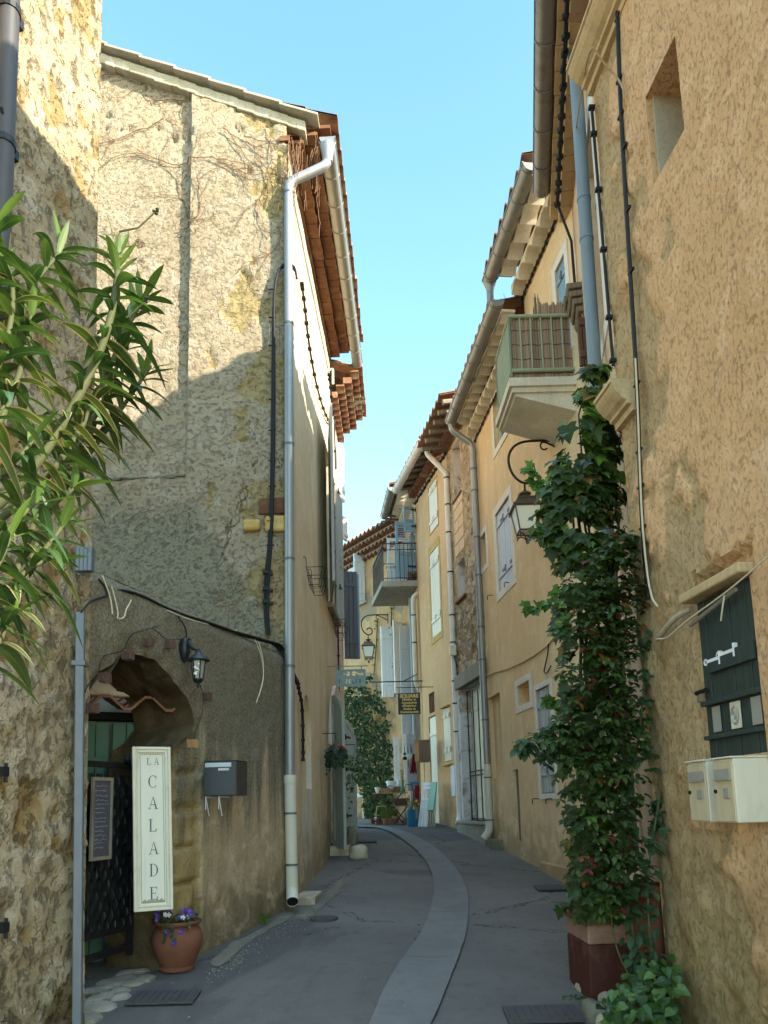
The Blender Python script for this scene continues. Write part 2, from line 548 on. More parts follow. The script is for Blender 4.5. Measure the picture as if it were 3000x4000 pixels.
def plaster(name, c1, c2, c3, dark, fine=45, bump=.5, bd=.012, streak=.35, damp=None, dampc=(.07, .06, .035), lay=None, big=.9, cracks=0.0, pit=0.0, extra=None, chips=0.0, chip_scale=(9, 9, 6)):
    """old lime render: large tone drift, fine grain, run-off streaks, damp foot, worn layer"""
    t = NT(name); g = t.geo()
    n1 = t.noise(g, big, 6, .6); n2 = t.noise(g, 4.2, 6, .65, dist=.6); n3 = t.noise(g, fine, 4, .7)
    c = t.mix(t.step(n1, .35, .65), c1, c2)
    c = t.mix(t.step(n2, .48, .68), c, c3)
    if lay: c = t.mix(t.step(t.attr('Lay'), .25, .75), c, lay)
    c = t.mix(t.math('MULTIPLY', t.step(n3, .48, .75), .45), c, dark)
    if streak:
        st = t.noise(g, 1.0, 5, .6, sc=(5.5, 5.5, .42))
        c = t.mix(t.math('MULTIPLY', t.step(st, .48, .78), streak), c, dark)
    if damp:
        sp = t.n('SeparateXYZ'); t.l(g, sp.inputs[0])
        hgt = t.math('SUBTRACT', sp.outputs[2], t.math('MULTIPLY', t.math('MINIMUM', sp.outputs[1], 15.0), .088))
        wob = t.math('ADD', hgt, t.math('MULTIPLY', t.math('SUBTRACT', n2, .5), damp * 2.2))
        f = t.math('SUBTRACT', 1.0, t.step(wob, 0.0, damp))
        c = t.mix(t.math('MULTIPLY', f, .7), c, dampc)
    if extra: c = extra(t, g, c, n2)
    h = t.math('ADD', t.math('MULTIPLY', n3, .5), t.math('MULTIPLY', n2, .9))
    if pit:
        v = t.noise(g, 16, 3, .6)
        h = t.math('ADD', h, t.math('MULTIPLY', t.step(v, .35, .5), pit))
    if chips:
        cn = t.noise(g, 1.0, 6, .68, sc=chip_scale, dist=.15)
        cm = t.math('MULTIPLY', t.step(cn, .57, .68), t.step(n1, .25, .55))
        c = t.mix(t.math('MULTIPLY', cm, chips), c, dark)  # flaked chips, with the shade of their hollows painted in dark
        h = t.math('SUBTRACT', h, t.math('MULTIPLY', t.step(cn, .52, .68), 1.6))
    nr = t.bump(h, bump, bd)
    if cracks:
        cv = t.voro(g, .95, 'DISTANCE_TO_EDGE', sc=(1, 1, .55))
        nz = t.noise(g, 3, 4, .6)
        cv = t.math('ADD', cv, t.math('MULTIPLY', t.math('SUBTRACT', nz, .5), .22))
        lm = t.math('MULTIPLY', t.math('SUBTRACT', 1.0, t.step(t.math('ABSOLUTE', cv), .001, .008)), t.step(n1, .45, .6))
        c = t.mix(t.math('MULTIPLY', lm, cracks), c, (.05, .035, .02))
    return t.fin(c, .93, nr, spec=.12)

def paint(name, c, dark=None, rough=.6, wear=.3, grain=(30, 30, 2), spec=.3, bump=.15):
    t = NT(name); g = t.geo()
    n = t.noise(g, 1.0, 5, .6, sc=grain); n2 = t.noise(g, 7, 5, .65)
    dk = dark or tuple(x * .45 for x in c[:3])
    col = t.mix(t.math('MULTIPLY', t.step(n, .5, .72), wear), c, dk)
    col = t.mix(t.math('MULTIPLY', t.step(n2, .52, .75), wear * .7), col, dk)
    return t.fin(col, rough, t.bump(n, bump, .004), spec=spec)

def metal(name, c, rough=.35, metallic=.9, dirt=(.12, .10, .07), amt=.35, sc=(9, 9, 1.2)):
    t = NT(name); g = t.geo()
    n = t.noise(g, 1.0, 5, .6, sc=sc); n2 = t.noise(g, 26, 4, .6)
    col = t.mix(t.math('MULTIPLY', t.step(n, .46, .75), amt), c, dirt)
    rg = t.math('ADD', t.math('MULTIPLY', n2, .25), rough - .12)
    return t.fin(col, rg, t.bump(n2, .06, .004), metal=metallic, spec=.5)

def flat(name, c, rough=.6, metallic=0.0, spec=.3, var=.25, scale=12):
    t = NT(name); g = t.obj()
    n = t.noise(g, scale, 5, .65)
    col = t.mix(t.math('MULTIPLY', t.step(n, .4, .75), var), c, tuple(x * .35 for x in c[:3]))
    return t.fin(col, rough, t.bump(n, .12, .004), metal=metallic, spec=spec)

def leafmat(name, rough=.42, trans=.3, spec=.4):
    t = NT(name); c = t.attr('Col', 'Color')
    n = t.noise(t.obj(), 55, 3, .6)
    c = t.mix(t.math('MULTIPLY', t.step(n, .45, .8), .3), c, t.mix(1.0, c, (.45, .5, .35), 'MULTIPLY'))
    t.fin(c, rough, spec=spec)
    tr = t.n('BsdfTranslucent'); t.l(t.mix(1.0, c, (1.6, 1.7, .7), 'MULTIPLY'), tr.inputs[0])
    mx = t.n('MixShader'); mx.inputs[0].default_value = trans
    t.l(t.b.outputs[0], mx.inputs[1]); t.l(tr.outputs[0], mx.inputs[2]); t.l(mx.outputs[0], t.out.inputs[0])
    return t.mat

def zband(t, g, c, n2, z0, z1, col, amt):
    """old weathering film that starts below a ledge"""
    sp = t.n('SeparateXYZ'); t.l(g, sp.inputs[0])
    w = t.math('ADD', sp.outputs[2], t.math('MULTIPLY', t.math('SUBTRACT', n2, .5), .9))
    return t.mix(t.math('MULTIPLY', t.math('SUBTRACT', 1.0, t.step(w, z0, z1)), amt), c, col)

# ------------------------------------------------------------------ materials used
M = {}
M['tower'] = plaster('tower_stone', (0.342, 0.278, 0.184), (0.276, 0.217, 0.131), (0.395, 0.338, 0.255), (.17, .125, .06), fine=38, bump=.9, bd=.02, streak=.2, lay=(.26, .18, .085), pit=.5, damp=.5, chips=.35, chip_scale=(16, 16, 10))
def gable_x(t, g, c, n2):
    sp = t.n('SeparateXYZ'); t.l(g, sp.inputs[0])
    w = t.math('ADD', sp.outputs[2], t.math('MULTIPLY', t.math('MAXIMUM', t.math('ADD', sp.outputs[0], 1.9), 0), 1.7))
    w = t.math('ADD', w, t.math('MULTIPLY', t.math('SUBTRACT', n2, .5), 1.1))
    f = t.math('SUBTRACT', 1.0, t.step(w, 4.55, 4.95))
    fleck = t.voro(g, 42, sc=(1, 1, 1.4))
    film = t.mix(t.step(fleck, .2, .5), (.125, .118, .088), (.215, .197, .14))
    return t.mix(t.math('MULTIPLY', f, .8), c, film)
M['gable'] = plaster('gable_render', (0.349, 0.285, 0.200), (0.307, 0.243, 0.164), (0.380, 0.322, 0.243), (.27, .21, .13), fine=30, bump=.75, bd=.022, streak=.12, lay=(.32, .245, .12), cracks=.8, pit=.35, extra=gable_x, chips=.12, chip_scale=(20, 20, 26))
def garden_x(t, g, c, n2):
    c = zband(t, g, c, n2, 1.75, 2.75, (.26, .21, .125), 0.0)
    sp = t.n('SeparateXYZ'); t.l(g, sp.inputs[0])
    st = t.noise(g, 1.0, 5, .65, sc=(7, 7, .55))
    w = t.math('ADD', t.math('SUBTRACT', sp.outputs[2], 1.55), t.math('MULTIPLY', t.math('SUBTRACT', st, .5), 3.0))
    fleck = t.noise(g, 55, 3, .7)
    film = t.mix(t.step(fleck, .4, .62), (.095, .090, .065), (.20, .18, .13))
    return t.mix(t.math('MULTIPLY', t.step(w, -.25, .65), .9), c, film)
M['garden'] = plaster('garden_wall_render', (0.491, 0.375, 0.232), (0.405, 0.305, 0.179), (0.565, 0.457, 0.312), (.10, .08, .05), fine=42, bump=.6, bd=.012, streak=.45, damp=.5, lay=(.37, .27, .12), pit=.3, extra=garden_x)
M['ledge'] = plaster('mossy_ledge', (.22, .205, .15), (.15, .145, .10), (.28, .26, .20), (.08, .075, .05), bump=.8)
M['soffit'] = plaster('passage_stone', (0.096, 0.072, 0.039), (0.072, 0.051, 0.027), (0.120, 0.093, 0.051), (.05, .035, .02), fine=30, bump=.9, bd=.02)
M['house_l'] = plaster('street_front_render', (0.642, 0.527, 0.349), (0.577, 0.464, 0.302), (0.684, 0.578, 0.407), (.30, .23, .15), fine=60, bump=.3, bd=.006, streak=.4, damp=.8, dampc=(.22, .17, .10), lay=(.60, .57, .50), chips=.15, chip_scale=(6, 6, 2))
M['house_l2'] = plaster('pink_render', (0.672, 0.526, 0.437), (0.605, 0.470, 0.381), (0.694, 0.582, 0.482), (.30, .2, .14), fine=60, bump=.2, bd=.005, streak=.3)
M['rough_r'] = plaster('rough_roadside_render', (0.660, 0.408, 0.219), (0.577, 0.348, 0.178), (0.707, 0.458, 0.267), (.24, .15, .075), fine=58, bump=.6, bd=.012, streak=.12, lay=(.46, .325, .175), damp=1.1, dampc=(.24, .18, .07), pit=.35, chips=.5, cracks=.3, chip_scale=(46, 46, 30))
M['infill'] = plaster('infill_render', (0.700, 0.501, 0.328), (0.652, 0.457, 0.296), (0.749, 0.558, 0.381), (.3, .2, .12), fine=60, bump=.2, bd=.005, streak=.3)
M['yellow'] = plaster('yellow_render', (0.760, 0.559, 0.337), (0.700, 0.507, 0.296), (0.792, 0.612, 0.394), (.38, .26, .14), fine=70, bump=.25, bd=.005, streak=.30, damp=.7, dampc=(.33, .25, .15), big=.7, chips=.12, chip_scale=(5, 5, 2))
M['yellow2'] = plaster('orange_render', (0.630, 0.396, 0.212), (0.580, 0.358, 0.186), (0.655, 0.436, 0.252), (.40, .27, .15), fine=70, bump=.25, bd=.005, streak=.28, damp=.6, dampc=(.30, .22, .14), big=.7)
def rubble_x(t, g, c, n2):
    w = t.n('VectorMath', operation='ADD'); nz = t.n('TexNoise'); nz.inputs['Scale'].default_value = 5; t.l(g, nz.inputs['Vector'])
    sc_ = t.n('VectorMath', operation='SCALE'); sc_.inputs['Scale'].default_value = .14; t.l(nz.outputs['Color'], sc_.inputs[0]); t.l(g, w.inputs[0]); t.l(sc_.outputs[0], w.inputs[1])
    e = t.voro(w.outputs[0], 5.5, 'DISTANCE_TO_EDGE', sc=(1, 1, 1.5)); k = t.voro(w.outputs[0], 5.5, sc=(1, 1, 1.5), out='Color')
    sp = t.n('SeparateXYZ'); t.l(k, sp.inputs[0])
    st = t.ramp(sp.outputs[0], [(.1, (.30, .20, .11)), (.45, (.52, .39, .25)), (.7, (.60, .50, .37)), (.95, (.36, .30, .24))])
    st = t.mix(t.math('MULTIPLY', t.math('SUBTRACT', 1.0, t.step(e, .01, .09)), .85), st, (.14, .10, .065))
    return t.mix(t.math('MULTIPLY', t.step(t.attr('Lay'), .2, .5), .8), c, st)
M['rubble'] = plaster('rubble_render', (0.552, 0.414, 0.253), (0.460, 0.333, 0.190), (0.621, 0.494, 0.333), (.16, .11, .06), fine=28, bump=.8, bd=.025, streak=.3, lay=(.30, .215, .115), pit=.5, chips=.4, chip_scale=(14, 14, 14), extra=rubble_x)
M['far'] = plaster('far_render', (0.583, 0.370, 0.185), (0.526, 0.322, 0.154), (0.621, 0.418, 0.233), (.30, .20, .11), fine=50, bump=.3, bd=.008, streak=.4, damp=.7, lay=(.36, .27, .17))
M['cream'] = plaster('cream_stone', (0.726, 0.660, 0.528), (0.660, 0.583, 0.451), (0.770, 0.704, 0.583), (.36, .30, .2), bump=.2, bd=.004, streak=.3)
M['mould'] = plaster('moulded_stone', (0.550, 0.400, 0.225), (0.484, 0.350, 0.189), (0.594, 0.450, 0.270), (.20, .15, .08), bump=.3, bd=.006, streak=.4)
M['trim'] = plaster('white_limewash', (0.756, 0.713, 0.648), (0.713, 0.659, 0.594), (0.788, 0.756, 0.702), (.45, .40, .33), bump=.15, bd=.003, streak=.2)
M['ochre'] = plaster('ochre_stone', (.55, .37, .13), (.48, .31, .10), (.58, .42, .19), (.25, .16, .05), bump=.3, bd=.006)
M['stone'] = plaster('pale_stone', (.48, .42, .31), (.40, .34, .24), (.54, .49, .38), (.18, .15, .09), bump=.6, bd=.012)
M['pale_cobble'] = plaster('pale_cobble', (.30, .275, .22), (.22, .20, .155), (.36, .33, .27), (.09, .08, .06), bump=.6, bd=.01)
M['concrete'] = plaster('concrete', (.36, .34, .29), (.30, .28, .235), (.41, .39, .34), (.14, .13, .10), bump=.3, bd=.006, streak=.4)
M['peel'] = plaster('peeling_paint', (.68, .67, .68), (.62, .60, .60), (.35, .24, .17), (.30, .22, .17), bump=.4, bd=.008, big=3)
tl = []
for i, c in enumerate([(.25, .12, .072), (.32, .175, .11), (.19, .092, .058), (.34, .215, .145)]):
    t = NT('roof_tile_%s' % 'abcd'[i]); g = t.geo(); n = t.noise(g, 6, 5, .7); n3 = t.noise(g, 40, 4, .6)
    cc = t.mix(t.step(n, .45, .7), c, (.26, .21, .15)); cc = t.mix(t.math('MULTIPLY', t.step(n3, .55, .75), .6), cc, (.07, .06, .045))
    tl.append(t.fin(cc, .9, t.bump(n3, .4, .006), spec=.1))
M['brick'] = plaster('red_tile', (0.179, 0.083, 0.044), (0.136, 0.061, 0.034), (0.218, 0.123, 0.072), (.12, .05, .03), bump=.3, bd=.006, streak=.1)
M['zinc'] = metal('zinc', (.30, .30, .30), .46, .5, (.2, .2, .18), .4)
M['zinc2'] = metal('dull_zinc', (.27, .265, .245), .5, .45, (.18, .17, .13), .5)
M['steel'] = metal('galvanised_steel', (.12, .14, .165), .5, .25, (.07, .075, .08), .4)
M['bluepipe'] = paint('blue_grey_pipe_paint', (.20, .26, .31), (.12, .14, .15), .5, .25)
M['brownpipe'] = paint('dark_pipe_paint', (.06, .055, .06), None, .5, .3)
M['oldzinc'] = metal('brown_zinc', (.24, .22, .19), .5, .5, (.08, .065, .05), .5)
M['pvc'] = paint('cream_plastic', (.62, .58, .47), (.35, .31, .22), .5, .2)
M['whitepipe'] = paint('white_plastic', (.70, .67, .63), (.45, .40, .34), .5, .2)
M['iron'] = flat('black_iron', (.018, .018, .020), .5, .3, .4)
M['cable'] = flat('black_cable', (.012, .012, .014), .55, 0, .3)
M['rope'] = flat('pale_cord', (.62, .56, .40), .8)
M['shut_white'] = paint('white_shutter_paint', (.74, .74, .72), (.45, .42, .36), .55, .25)
M['shut_cream'] = paint('cream_shutter_paint', (.70, .66, .54), (.45, .39, .27), .55, .3)
M['shut_blue'] = paint('blue_shutter_paint', (.22, .36, .48), (.13, .2, .26), .55, .25)
M['shut_grey'] = paint('grey_green_shutter_paint', (.34, .37, .35), (.2, .21, .18), .55, .25)
M['shut_lav'] = paint('pale_grey_shutter_paint', (.54, .57, .64), (.33, .34, .37), .55, .3)
M['shut_lav2'] = paint('grey_shutter_paint', (.36, .38, .42), (.22, .22, .24), .6, .35)
M['shut_dark'] = paint('dark_grey_paint', (.10, .11, .13), (.05, .05, .06), .5, .2)
M['door_grey'] = paint('pale_green_grey_paint', (.40, .45, .43), (.24, .25, .22), .55, .3)
M['green'] = paint('dark_green_paint', (.032, .046, .040), (.075, .075, .058), .6, .5, bump=.3)
M['green2'] = paint('courtyard_green_paint', (.055, .15, .105), (.03, .08, .055), .55, .3)
M['green3'] = paint('table_green_paint', (.13, .27, .18), (.08, .15, .1), .5, .3)
M['wood'] = paint('weathered_wood', (.21, .155, .10), (.08, .055, .035), .8, .6, bump=.4)
M['greywood'] = paint('grey_wood', (.25, .22, .17), (.1, .085, .06), .85, .6, bump=.4)
M['pine'] = paint('pine_wood', (.50, .27, .11), (.32, .15, .055), .5, .4)
M['brownpaint'] = paint('brown_paint', (.115, .06, .045), None, .6, .3)
M['box_white'] = paint('mailbox_cream', (.70, .65, .52), (.42, .36, .24), .42, .35, grain=(18, 18, 1.5), bump=.05)
M['box_beige'] = paint('mailbox_beige', (.56, .47, .31), (.34, .27, .16), .45, .35, grain=(18, 18, 1.5), bump=.05)
M['box_dark'] = flat('mailbox_charcoal', (.035, .040, .050), .42, .2, .5, .15)
M['box_brown'] = flat('mailbox_brown', (.050, .045, .042), .45, .2, .5, .15)
M['label'] = flat('label_plate', (.42, .46, .52), .35, .2, .5, .1)
M['slot'] = flat('slot_flap', (.42, .40, .35), .4, .3, .5, .1)
M['sign_cream'] = paint('sign_cream_paint', (.72, .69, .58), (.45, .4, .3), .5, .2)
M['sign_frame'] = paint('sign_frame_paint', (.68, .63, .50), (.36, .3, .2), .5, .35)
M['teal'] = flat('teal_lettering', (.015, .10, .09), .5)
M['peeled'] = flat('bare_board', (.36, .31, .23), .8)
M['sign_black'] = flat('sign_black', (.018, .018, .018), .45)
M['gold'] = flat('gold_lettering', (.62, .50, .16), .5)
M['sign_blue'] = flat('sign_blue_grey', (.20, .27, .27), .5, .2)
M['slate'] = flat('menu_slate', (.085, .085, .105), .6)
M['chalk'] = flat('chalk', (.42, .43, .47), .9)
M['terra'] = flat('terracotta', (.20, .078, .048), .75, 0, .2, .4, 6)
M['terra2'] = flat('pale_terracotta', (.38, .20, .12), .8, 0, .2, .4, 9)
M['redbox'] = plaster('red_painted_planter', (0.101, 0.038, 0.028), (0.079, 0.029, 0.022), (0.150, 0.077, 0.062), (.05, .02, .014), bump=.3, bd=.006, streak=.3)
M['pinkbox'] = plaster('faded_planter_band', (.36, .215, .17), (.31, .17, .13), (.40, .27, .22), (.16, .08, .06), bump=.3, bd=.006)
M['soil'] = flat('soil', (.03, .022, .015), .95)
M['glass'] = NT('dark_window_glass').fin((.025, .03, .035), .08, spec=.5)
M['black'] = flat('dark_interior', (.01, .009, .008), .9)
M['opal'] = NT('opal_lamp_glass').fin((.80, .77, .64), .35, spec=.4)
M['clear'] = NT('lamp_glass').fin((.30, .31, .30), .08, spec=.5)
M['bulb'] = NT('bulb_white').fin((.85, .85, .82), .4)
M['lampbronze'] = flat('lamp_bronze', (.105, .072, .050), .5, .3, .4)
M['lampblack'] = flat('lamp_black', (.02, .025, .03), .4, .3, .4)
M['bluepot'] = flat('blue_glaze', (.02, .17, .32), .3, 0, .5)
M['bluecan'] = flat('bright_blue_paint', (.03, .22, .48), .4)
M['whitepaint'] = flat('white_paint', (.78, .79, .80), .45, 0, .3, .15)
M['redcloth'] = flat('red_cloth', (.20, .010, .022), .85)
M['yellowpaint'] = flat('mustard_paint', (.50, .36, .12), .5)
M['pewter'] = flat('pewter', (.22, .23, .24), .35, .7)
M['wicker'] = flat('wicker', (.42, .30, .17), .8, 0, .2, .5, 60)
M['coconut'] = flat('coconut_liner', (.40, .31, .12), .95, 0, .1, .5, 40)
M['leaf'] = leafmat('leaf', .42, .22)
M['gloss_leaf'] = leafmat('glossy_leaf', .46, .25, .3)
M['stem'] = flat('stem_bark', (.06, .07, .028), .75)
M['stem2'] = flat('rose_cane', (.12, .13, .05), .7)
M['twig'] = flat('dry_twig', (.20, .115, .065), .85)
t = NT('reed'); g = t.geo(); n = t.noise(g, 1.0, 4, .6, sc=(55, 55, 2.0)); n2 = t.noise(g, 2.4, 3, .5)
cc = t.ramp(n, [(.3, (.10, .06, .04)), (.5, (.34, .22, .14)), (.68, (.52, .38, .24))])
M['reed'] = t.fin(cc, .8, t.bump(n, .5, .006), spec=.1)
M['railgreen'] = paint('pale_green_rail_paint', (.33, .37, .24), (.2, .2, .12), .5, .3)

# asphalt and the concrete drain channel
t = NT('asphalt'); g = t.geo()
n1 = t.noise(g, .7, 5, .6); n2 = t.noise(g, 130, 3, .7); n3 = t.noise(g, 9, 5, .65); v = t.voro(g, 190)
cc = t.mix(t.step(n1, .35, .68), (.122, .111, .098), (.165, .152, .134))
cc = t.mix(t.math('MULTIPLY', t.step(n3, .5, .72), .4), cc, (.078, .072, .066))
cc = t.mix(t.math('MULTIPLY', t.step(n2, .52, .72), .55), cc, (.21, .20, .19))
wv = t.noise(g, .33, 4, .6, dist=1.2); cc = t.mix(t.math('MULTIPLY', t.step(wv, .50, .56), .55), cc, (.068, .065, .062))
cv = t.math('ADD', t.voro(g, .45, 'DISTANCE_TO_EDGE'), t.math('MULTIPLY', t.math('SUBTRACT', t.noise(g, 5, 4, .6), .5), .14))
cc = t.mix(t.math('MULTIPLY', t.math('SUBTRACT', 1.0, t.step(t.math('ABSOLUTE', cv), .001, .007)), .75), cc, (.03, .03, .03))
dr_ = t.noise(g, 1.0, 5, .6, sc=(3.2, .55, 1)); cc = t.mix(t.math('MULTIPLY', t.step(dr_, .52, .72), .3), cc, (.17, .155, .13))
M['asphalt'] = t.fin(cc, .86, t.bump(t.math('ADD', n2, v), .5, .005), spec=.25)
t = NT('channel_concrete'); g = t.geo()
n1 = t.noise(g, 1.3, 6, .65); n2 = t.noise(g, 90, 3, .7); n3 = t.noise(g, 12, 5, .65)
cc = t.mix(t.step(n1, .35, .66), (.142, .138, .130), (.185, .178, .166))
cc = t.mix(t.math('MULTIPLY', t.step(n3, .5, .72), .45), cc, (.115, .11, .102))
cc = t.mix(t.math('MULTIPLY', t.step(n2, .55, .72), .35), cc, (.24, .235, .225))
jt = t.n('SeparateXYZ'); t.l(g, jt.inputs[0]); fr = t.math('FRACT', t.math('MULTIPLY', jt.outputs[1], .71)); cc = t.mix(t.math('MULTIPLY', t.math('SUBTRACT', 1.0, t.step(fr, .004, .012)), .7), cc, (.06, .06, .06))
M['channel'] = t.fin(cc, .82, t.bump(n2, .25, .003), spec=.3)
M['dust'] = plaster('pale_grit', (.20, .18, .135), (.15, .14, .11), (.24, .215, .165), (.09, .08, .06), bump=.9, bd=.01)
M['ironlid'] = flat('cast_iron_lid', (.085, .08, .076), .7, .3, .4)

# ------------------------------------------------------------------ ground
mb = MB()
ys = [-40, -20, -8, -3, 0, .5, 1, 1.5, 2] + [2 + .25 * i for i in range(1, 70)] + [22, 26, 34, 50, 90, 180, 400]
xs = [-400, -150, -60, -30, -15, -8, -5, -4, -3] + [-3 + .2 * i for i in range(1, 31)] + [4, 5, 8, 15, 30, 60, 150, 400]
for y in ys:
    for x in xs:
        h = gz(max(y, -6)) if y < 40 else gz(40)
        h += .012 * noise.noise(V((x * .9, y * .6, 2))) if abs(x) < 4 and 1 < y < 20 else 0
        mb.v.append(V((x, y, h)))
nx = len(xs)
for j in range(len(ys) - 1):
    for i in range(nx - 1):
        mb.f.append([j * nx + i, j * nx + i + 1, (j + 1) * nx + i + 1, (j + 1) * nx + i]); mb.m.append(0); mb.c.append(None)
tag(mb.build('road', M['asphalt'], smooth=60), kind='structure')
def ghh(x, y): return gz(y) + (.012 * noise.noise(V((x * .9, y * .6, 2))) if abs(x) < 4 and 1 < y < 20 else 0)
# concrete drain channel winding up the street
S = 1.8083
Lp = [(770, 2290), (800, 2212), (830, 2140), (860, 2090), (888, 2052), (910, 2020), (926, 1985), (935, 1950), (938, 1920), (934, 1892), (925, 1870), (910, 1850), (885, 1826), (860, 1808), (838, 1797), (812, 1789)]
Rp = [(905, 2290), (935, 2212), (960, 2150), (978, 2105), (993, 2065), (1005, 2028), (1012, 1985), (1013, 1950), (1006, 1918), (995, 1893), (977, 1868), (952, 1843), (925, 1823), (896, 1807), (868, 1796), (835, 1787)]
LW = chaikin([gnd(x * S, y * S) for x, y in Lp], 2); RW = chaikin([gnd(x * S, y * S) for x, y in Rp], 2)
e0, e1 = LW[-1], RW[-1]
for k in range(1, 9):                          # goes on round the bend to the left, out of sight
    LW.append(V((e0.x - .22 * k, e0.y + .12 * k, 0))); RW.append(V((e1.x - .22 * k, e1.y + .12 * k + .04 * k, 0)))
l0, q0 = LW[0], RW[0]
LW = [V((l0.x - (LW[2].x - l0.x) * k * .9, l0.y - .5 * k, 0)) for k in (6, 4, 2)] + LW
RW = [V((q0.x - (RW[2].x - q0.x) * k * .9, q0.y - .5 * k, 0)) for k in (6, 4, 2)] + RW
mb = MB(); k = 0
for p, q in zip(LW, RW):
    for s_ in range(9):
        w = s_ / 8; x = p.x + (q.x - p.x) * w; y = p.y + (q.y - p.y) * w
        ed = .010 * noise.noise(V((x * 8, y * 8, 0))) if s_ in (0, 8) else 0
        mb.v.append(V((x + ed, y, ghh(x, y) + .022 - .014 * math.sin(math.pi * w))))
for j in range(len(LW) - 1):
    for s_ in range(8):
        mb.f.append([j * 9 + s_, j * 9 + s_ + 1, (j + 1) * 9 + s_ + 1, (j + 1) * 9 + s_]); mb.m.append(0); mb.c.append(None)
tag(mb.build('drain_channel', M['channel'], smooth=60), kind='structure')

def patch(name, pxs, mat, lift=.006, kind='structure'):
    """a thin irregular spill or slab lying on the road, outlined on the ground"""
    pts = chaikin([gnd(*p) for p in pxs] + [gnd(*pxs[0])], 2)[:-1]
    pts = chaikin(pts + [pts[0]], 1)[:-1]
    c = sum(pts, V((0, 0, 0))) / len(pts); mb = MB(); n = len(pts)
    pts = [p + V((.05 * noise.noise(p * 7), .05 * noise.noise(p * 7 + V((9, 0, 0))), 0)) for p in pts]
    rings = [1.0, .66, .33]
    for rr in rings:
        for p in pts:
            q = c + (p - c) * rr; mb.v.append(V((q.x, q.y, ghh(q.x, q.y) + lift)))
    mb.v.append(V((c.x, c.y, ghh(c.x, c.y) + lift)))
    for i in range(2):
        for j in range(n): mb.f.append([i * n + j, i * n + (j + 1) % n, (i + 1) * n + (j + 1) % n, (i + 1) * n + j]); mb.m.append(0); mb.c.append(None)
    for j in range(n): mb.f.append([2 * n + j, 2 * n + (j + 1) % n, 3 * n]); mb.m.append(0); mb.c.append(None)
    return tag(mb.build(name, mat), kind=kind)
mb = MB()
for k in range(1500):
    side = random.random()
    if side < .6:
        t_ = random.random(); p = [(800, 3800), (1000, 3650), (1170, 3560), (1300, 3460), (1365, 3340)]; i = min(3, int(t_ * 4)); f = t_ * 4 - i
        px, py = p[i][0] + (p[i + 1][0] - p[i][0]) * f + abs(random.gauss(0, 40)), p[i][1] + (p[i + 1][1] - p[i][1]) * f + abs(random.gauss(0, 28))
    elif side < .8:
        t_ = random.random(); p = [(2250, 3960), (2240, 3500), (2060, 3390), (1900, 3300), (1800, 3255)]; i = min(3, int(t_ * 4)); f = t_ * 4 - i
        px, py = p[i][0] + (p[i + 1][0] - p[i][0]) * f - abs(random.gauss(0, 35)), p[i][1] + (p[i + 1][1] - p[i][1]) * f + random.gauss(6, 14)
    else: px, py = R(350, 2300), R(3300, 4000)
    c = gnd(px, py); r_ = R(.002, .006) * (1.6 if random.random() < .06 else 1); c.z = ghh(c.x, c.y) + r_ * .4 + (.016 if side >= .8 else .004)
    v_ = [c + V((r_ * x, r_ * y, r_ * z)) for x, y, z in ((1, 0, 0), (-.8, .6, 0), (-.7, -.8, .1), (.1, .1, .9))]
    mb.add(v_, [(0, 1, 3), (1, 2, 3), (2, 0, 3)])
tag(mb.build('grit', M['pale_cobble']), 'loose pale grit and small stones scattered along the edges of the road', 'gravel', kind='stuff')
patch('grit_verge', [(830, 3760), (900, 3690), (1010, 3640), (1130, 3560), (1160, 3530), (1180, 3560), (1080, 3620), (960, 3690), (860, 3790)], M['dust'])
patch('grit_verge', [(1165, 3590), (1250, 3525), (1300, 3470), (1345, 3420), (1352, 3440), (1300, 3510), (1240, 3570), (1185, 3600)], M['dust'])
mb = MB()
for k in range(26):
    w = k / 25; c = gnd(318 + 225 * w + R(-40, 40), 3965 - 180 * w + R(-25, 30)); q = len(mb.v)
    mb.lathe([(.02, -.05), (R(.05, .09), -.02), (R(.045, .085), .012), (R(.02, .05), .022), (.004, .024)], V((0, 0, 0)), 9, jit=.45)
    for i in range(q, len(mb.v)): p = mb.v[i]; mb.v[i] = V((c.x + p.x * 1.1, c.y + p.y * 1.5, ghh(c.x, c.y) + p.z))
tag(mb.build('cobbled_threshold', M['pale_cobble'], smooth=50), kind='structure')

def lid(name, px, py, w, d, label, rnd):
    c = gnd(px, py); mb = MB()
    if rnd:
        mb.lathe([(w / 2, -.05), (w / 2, .012), (w / 2 - .03, .014), (w / 2 - .035, .009), (.05, .009), (.04, .014), (.01, .014)], V((c.x, c.y, ghh(c.x, c.y) + .004)), 28)
    else:
        g0 = V((c.x - w / 2, c.y - d / 2, ghh(c.x, c.y) + .002)); sl_ = V((0, d, .088 * d))
        mb.obox(g0, (w, 0, 0), sl_, (0, 0, .008))
        for i in range(9):
            mb.obox(g0 + V((.02 + (w - .06) * i / 8, .02, .0085)), (.02, 0, 0), sl_ * .86, (0, 0, .006))
    tag(mb.build(name, M['ironlid'], loc=c, smooth=30), label, 'drain cover')
lid('manhole_cover', 1265, 3592, .26, 0, 'round iron manhole cover in the road near the downspout foot', True)
lid('drain_grate', 640, 3905, .42, .24, 'rectangular iron drain cover in the road in front of the big flower pot', False)
lid('drain_grate', 2150, 3475, .30, .26, 'rectangular iron drain cover beside the foot of the yellow house', False)
lid('drain_grate', 2120, 3975, .42, .26, 'rectangular iron drain cover at the bottom edge near the ivy stones', False)
lid('manhole_cover', 1435, 3290, .3, .3, 'small pale service cover in the road by the two rough stones', False)

N3 = lambda x, y, z: noise.noise(V((x, y, z)))
FR = lambda x, y, z, o=4: noise.fractal(V((x, y, z)), .9, 2.1, o)

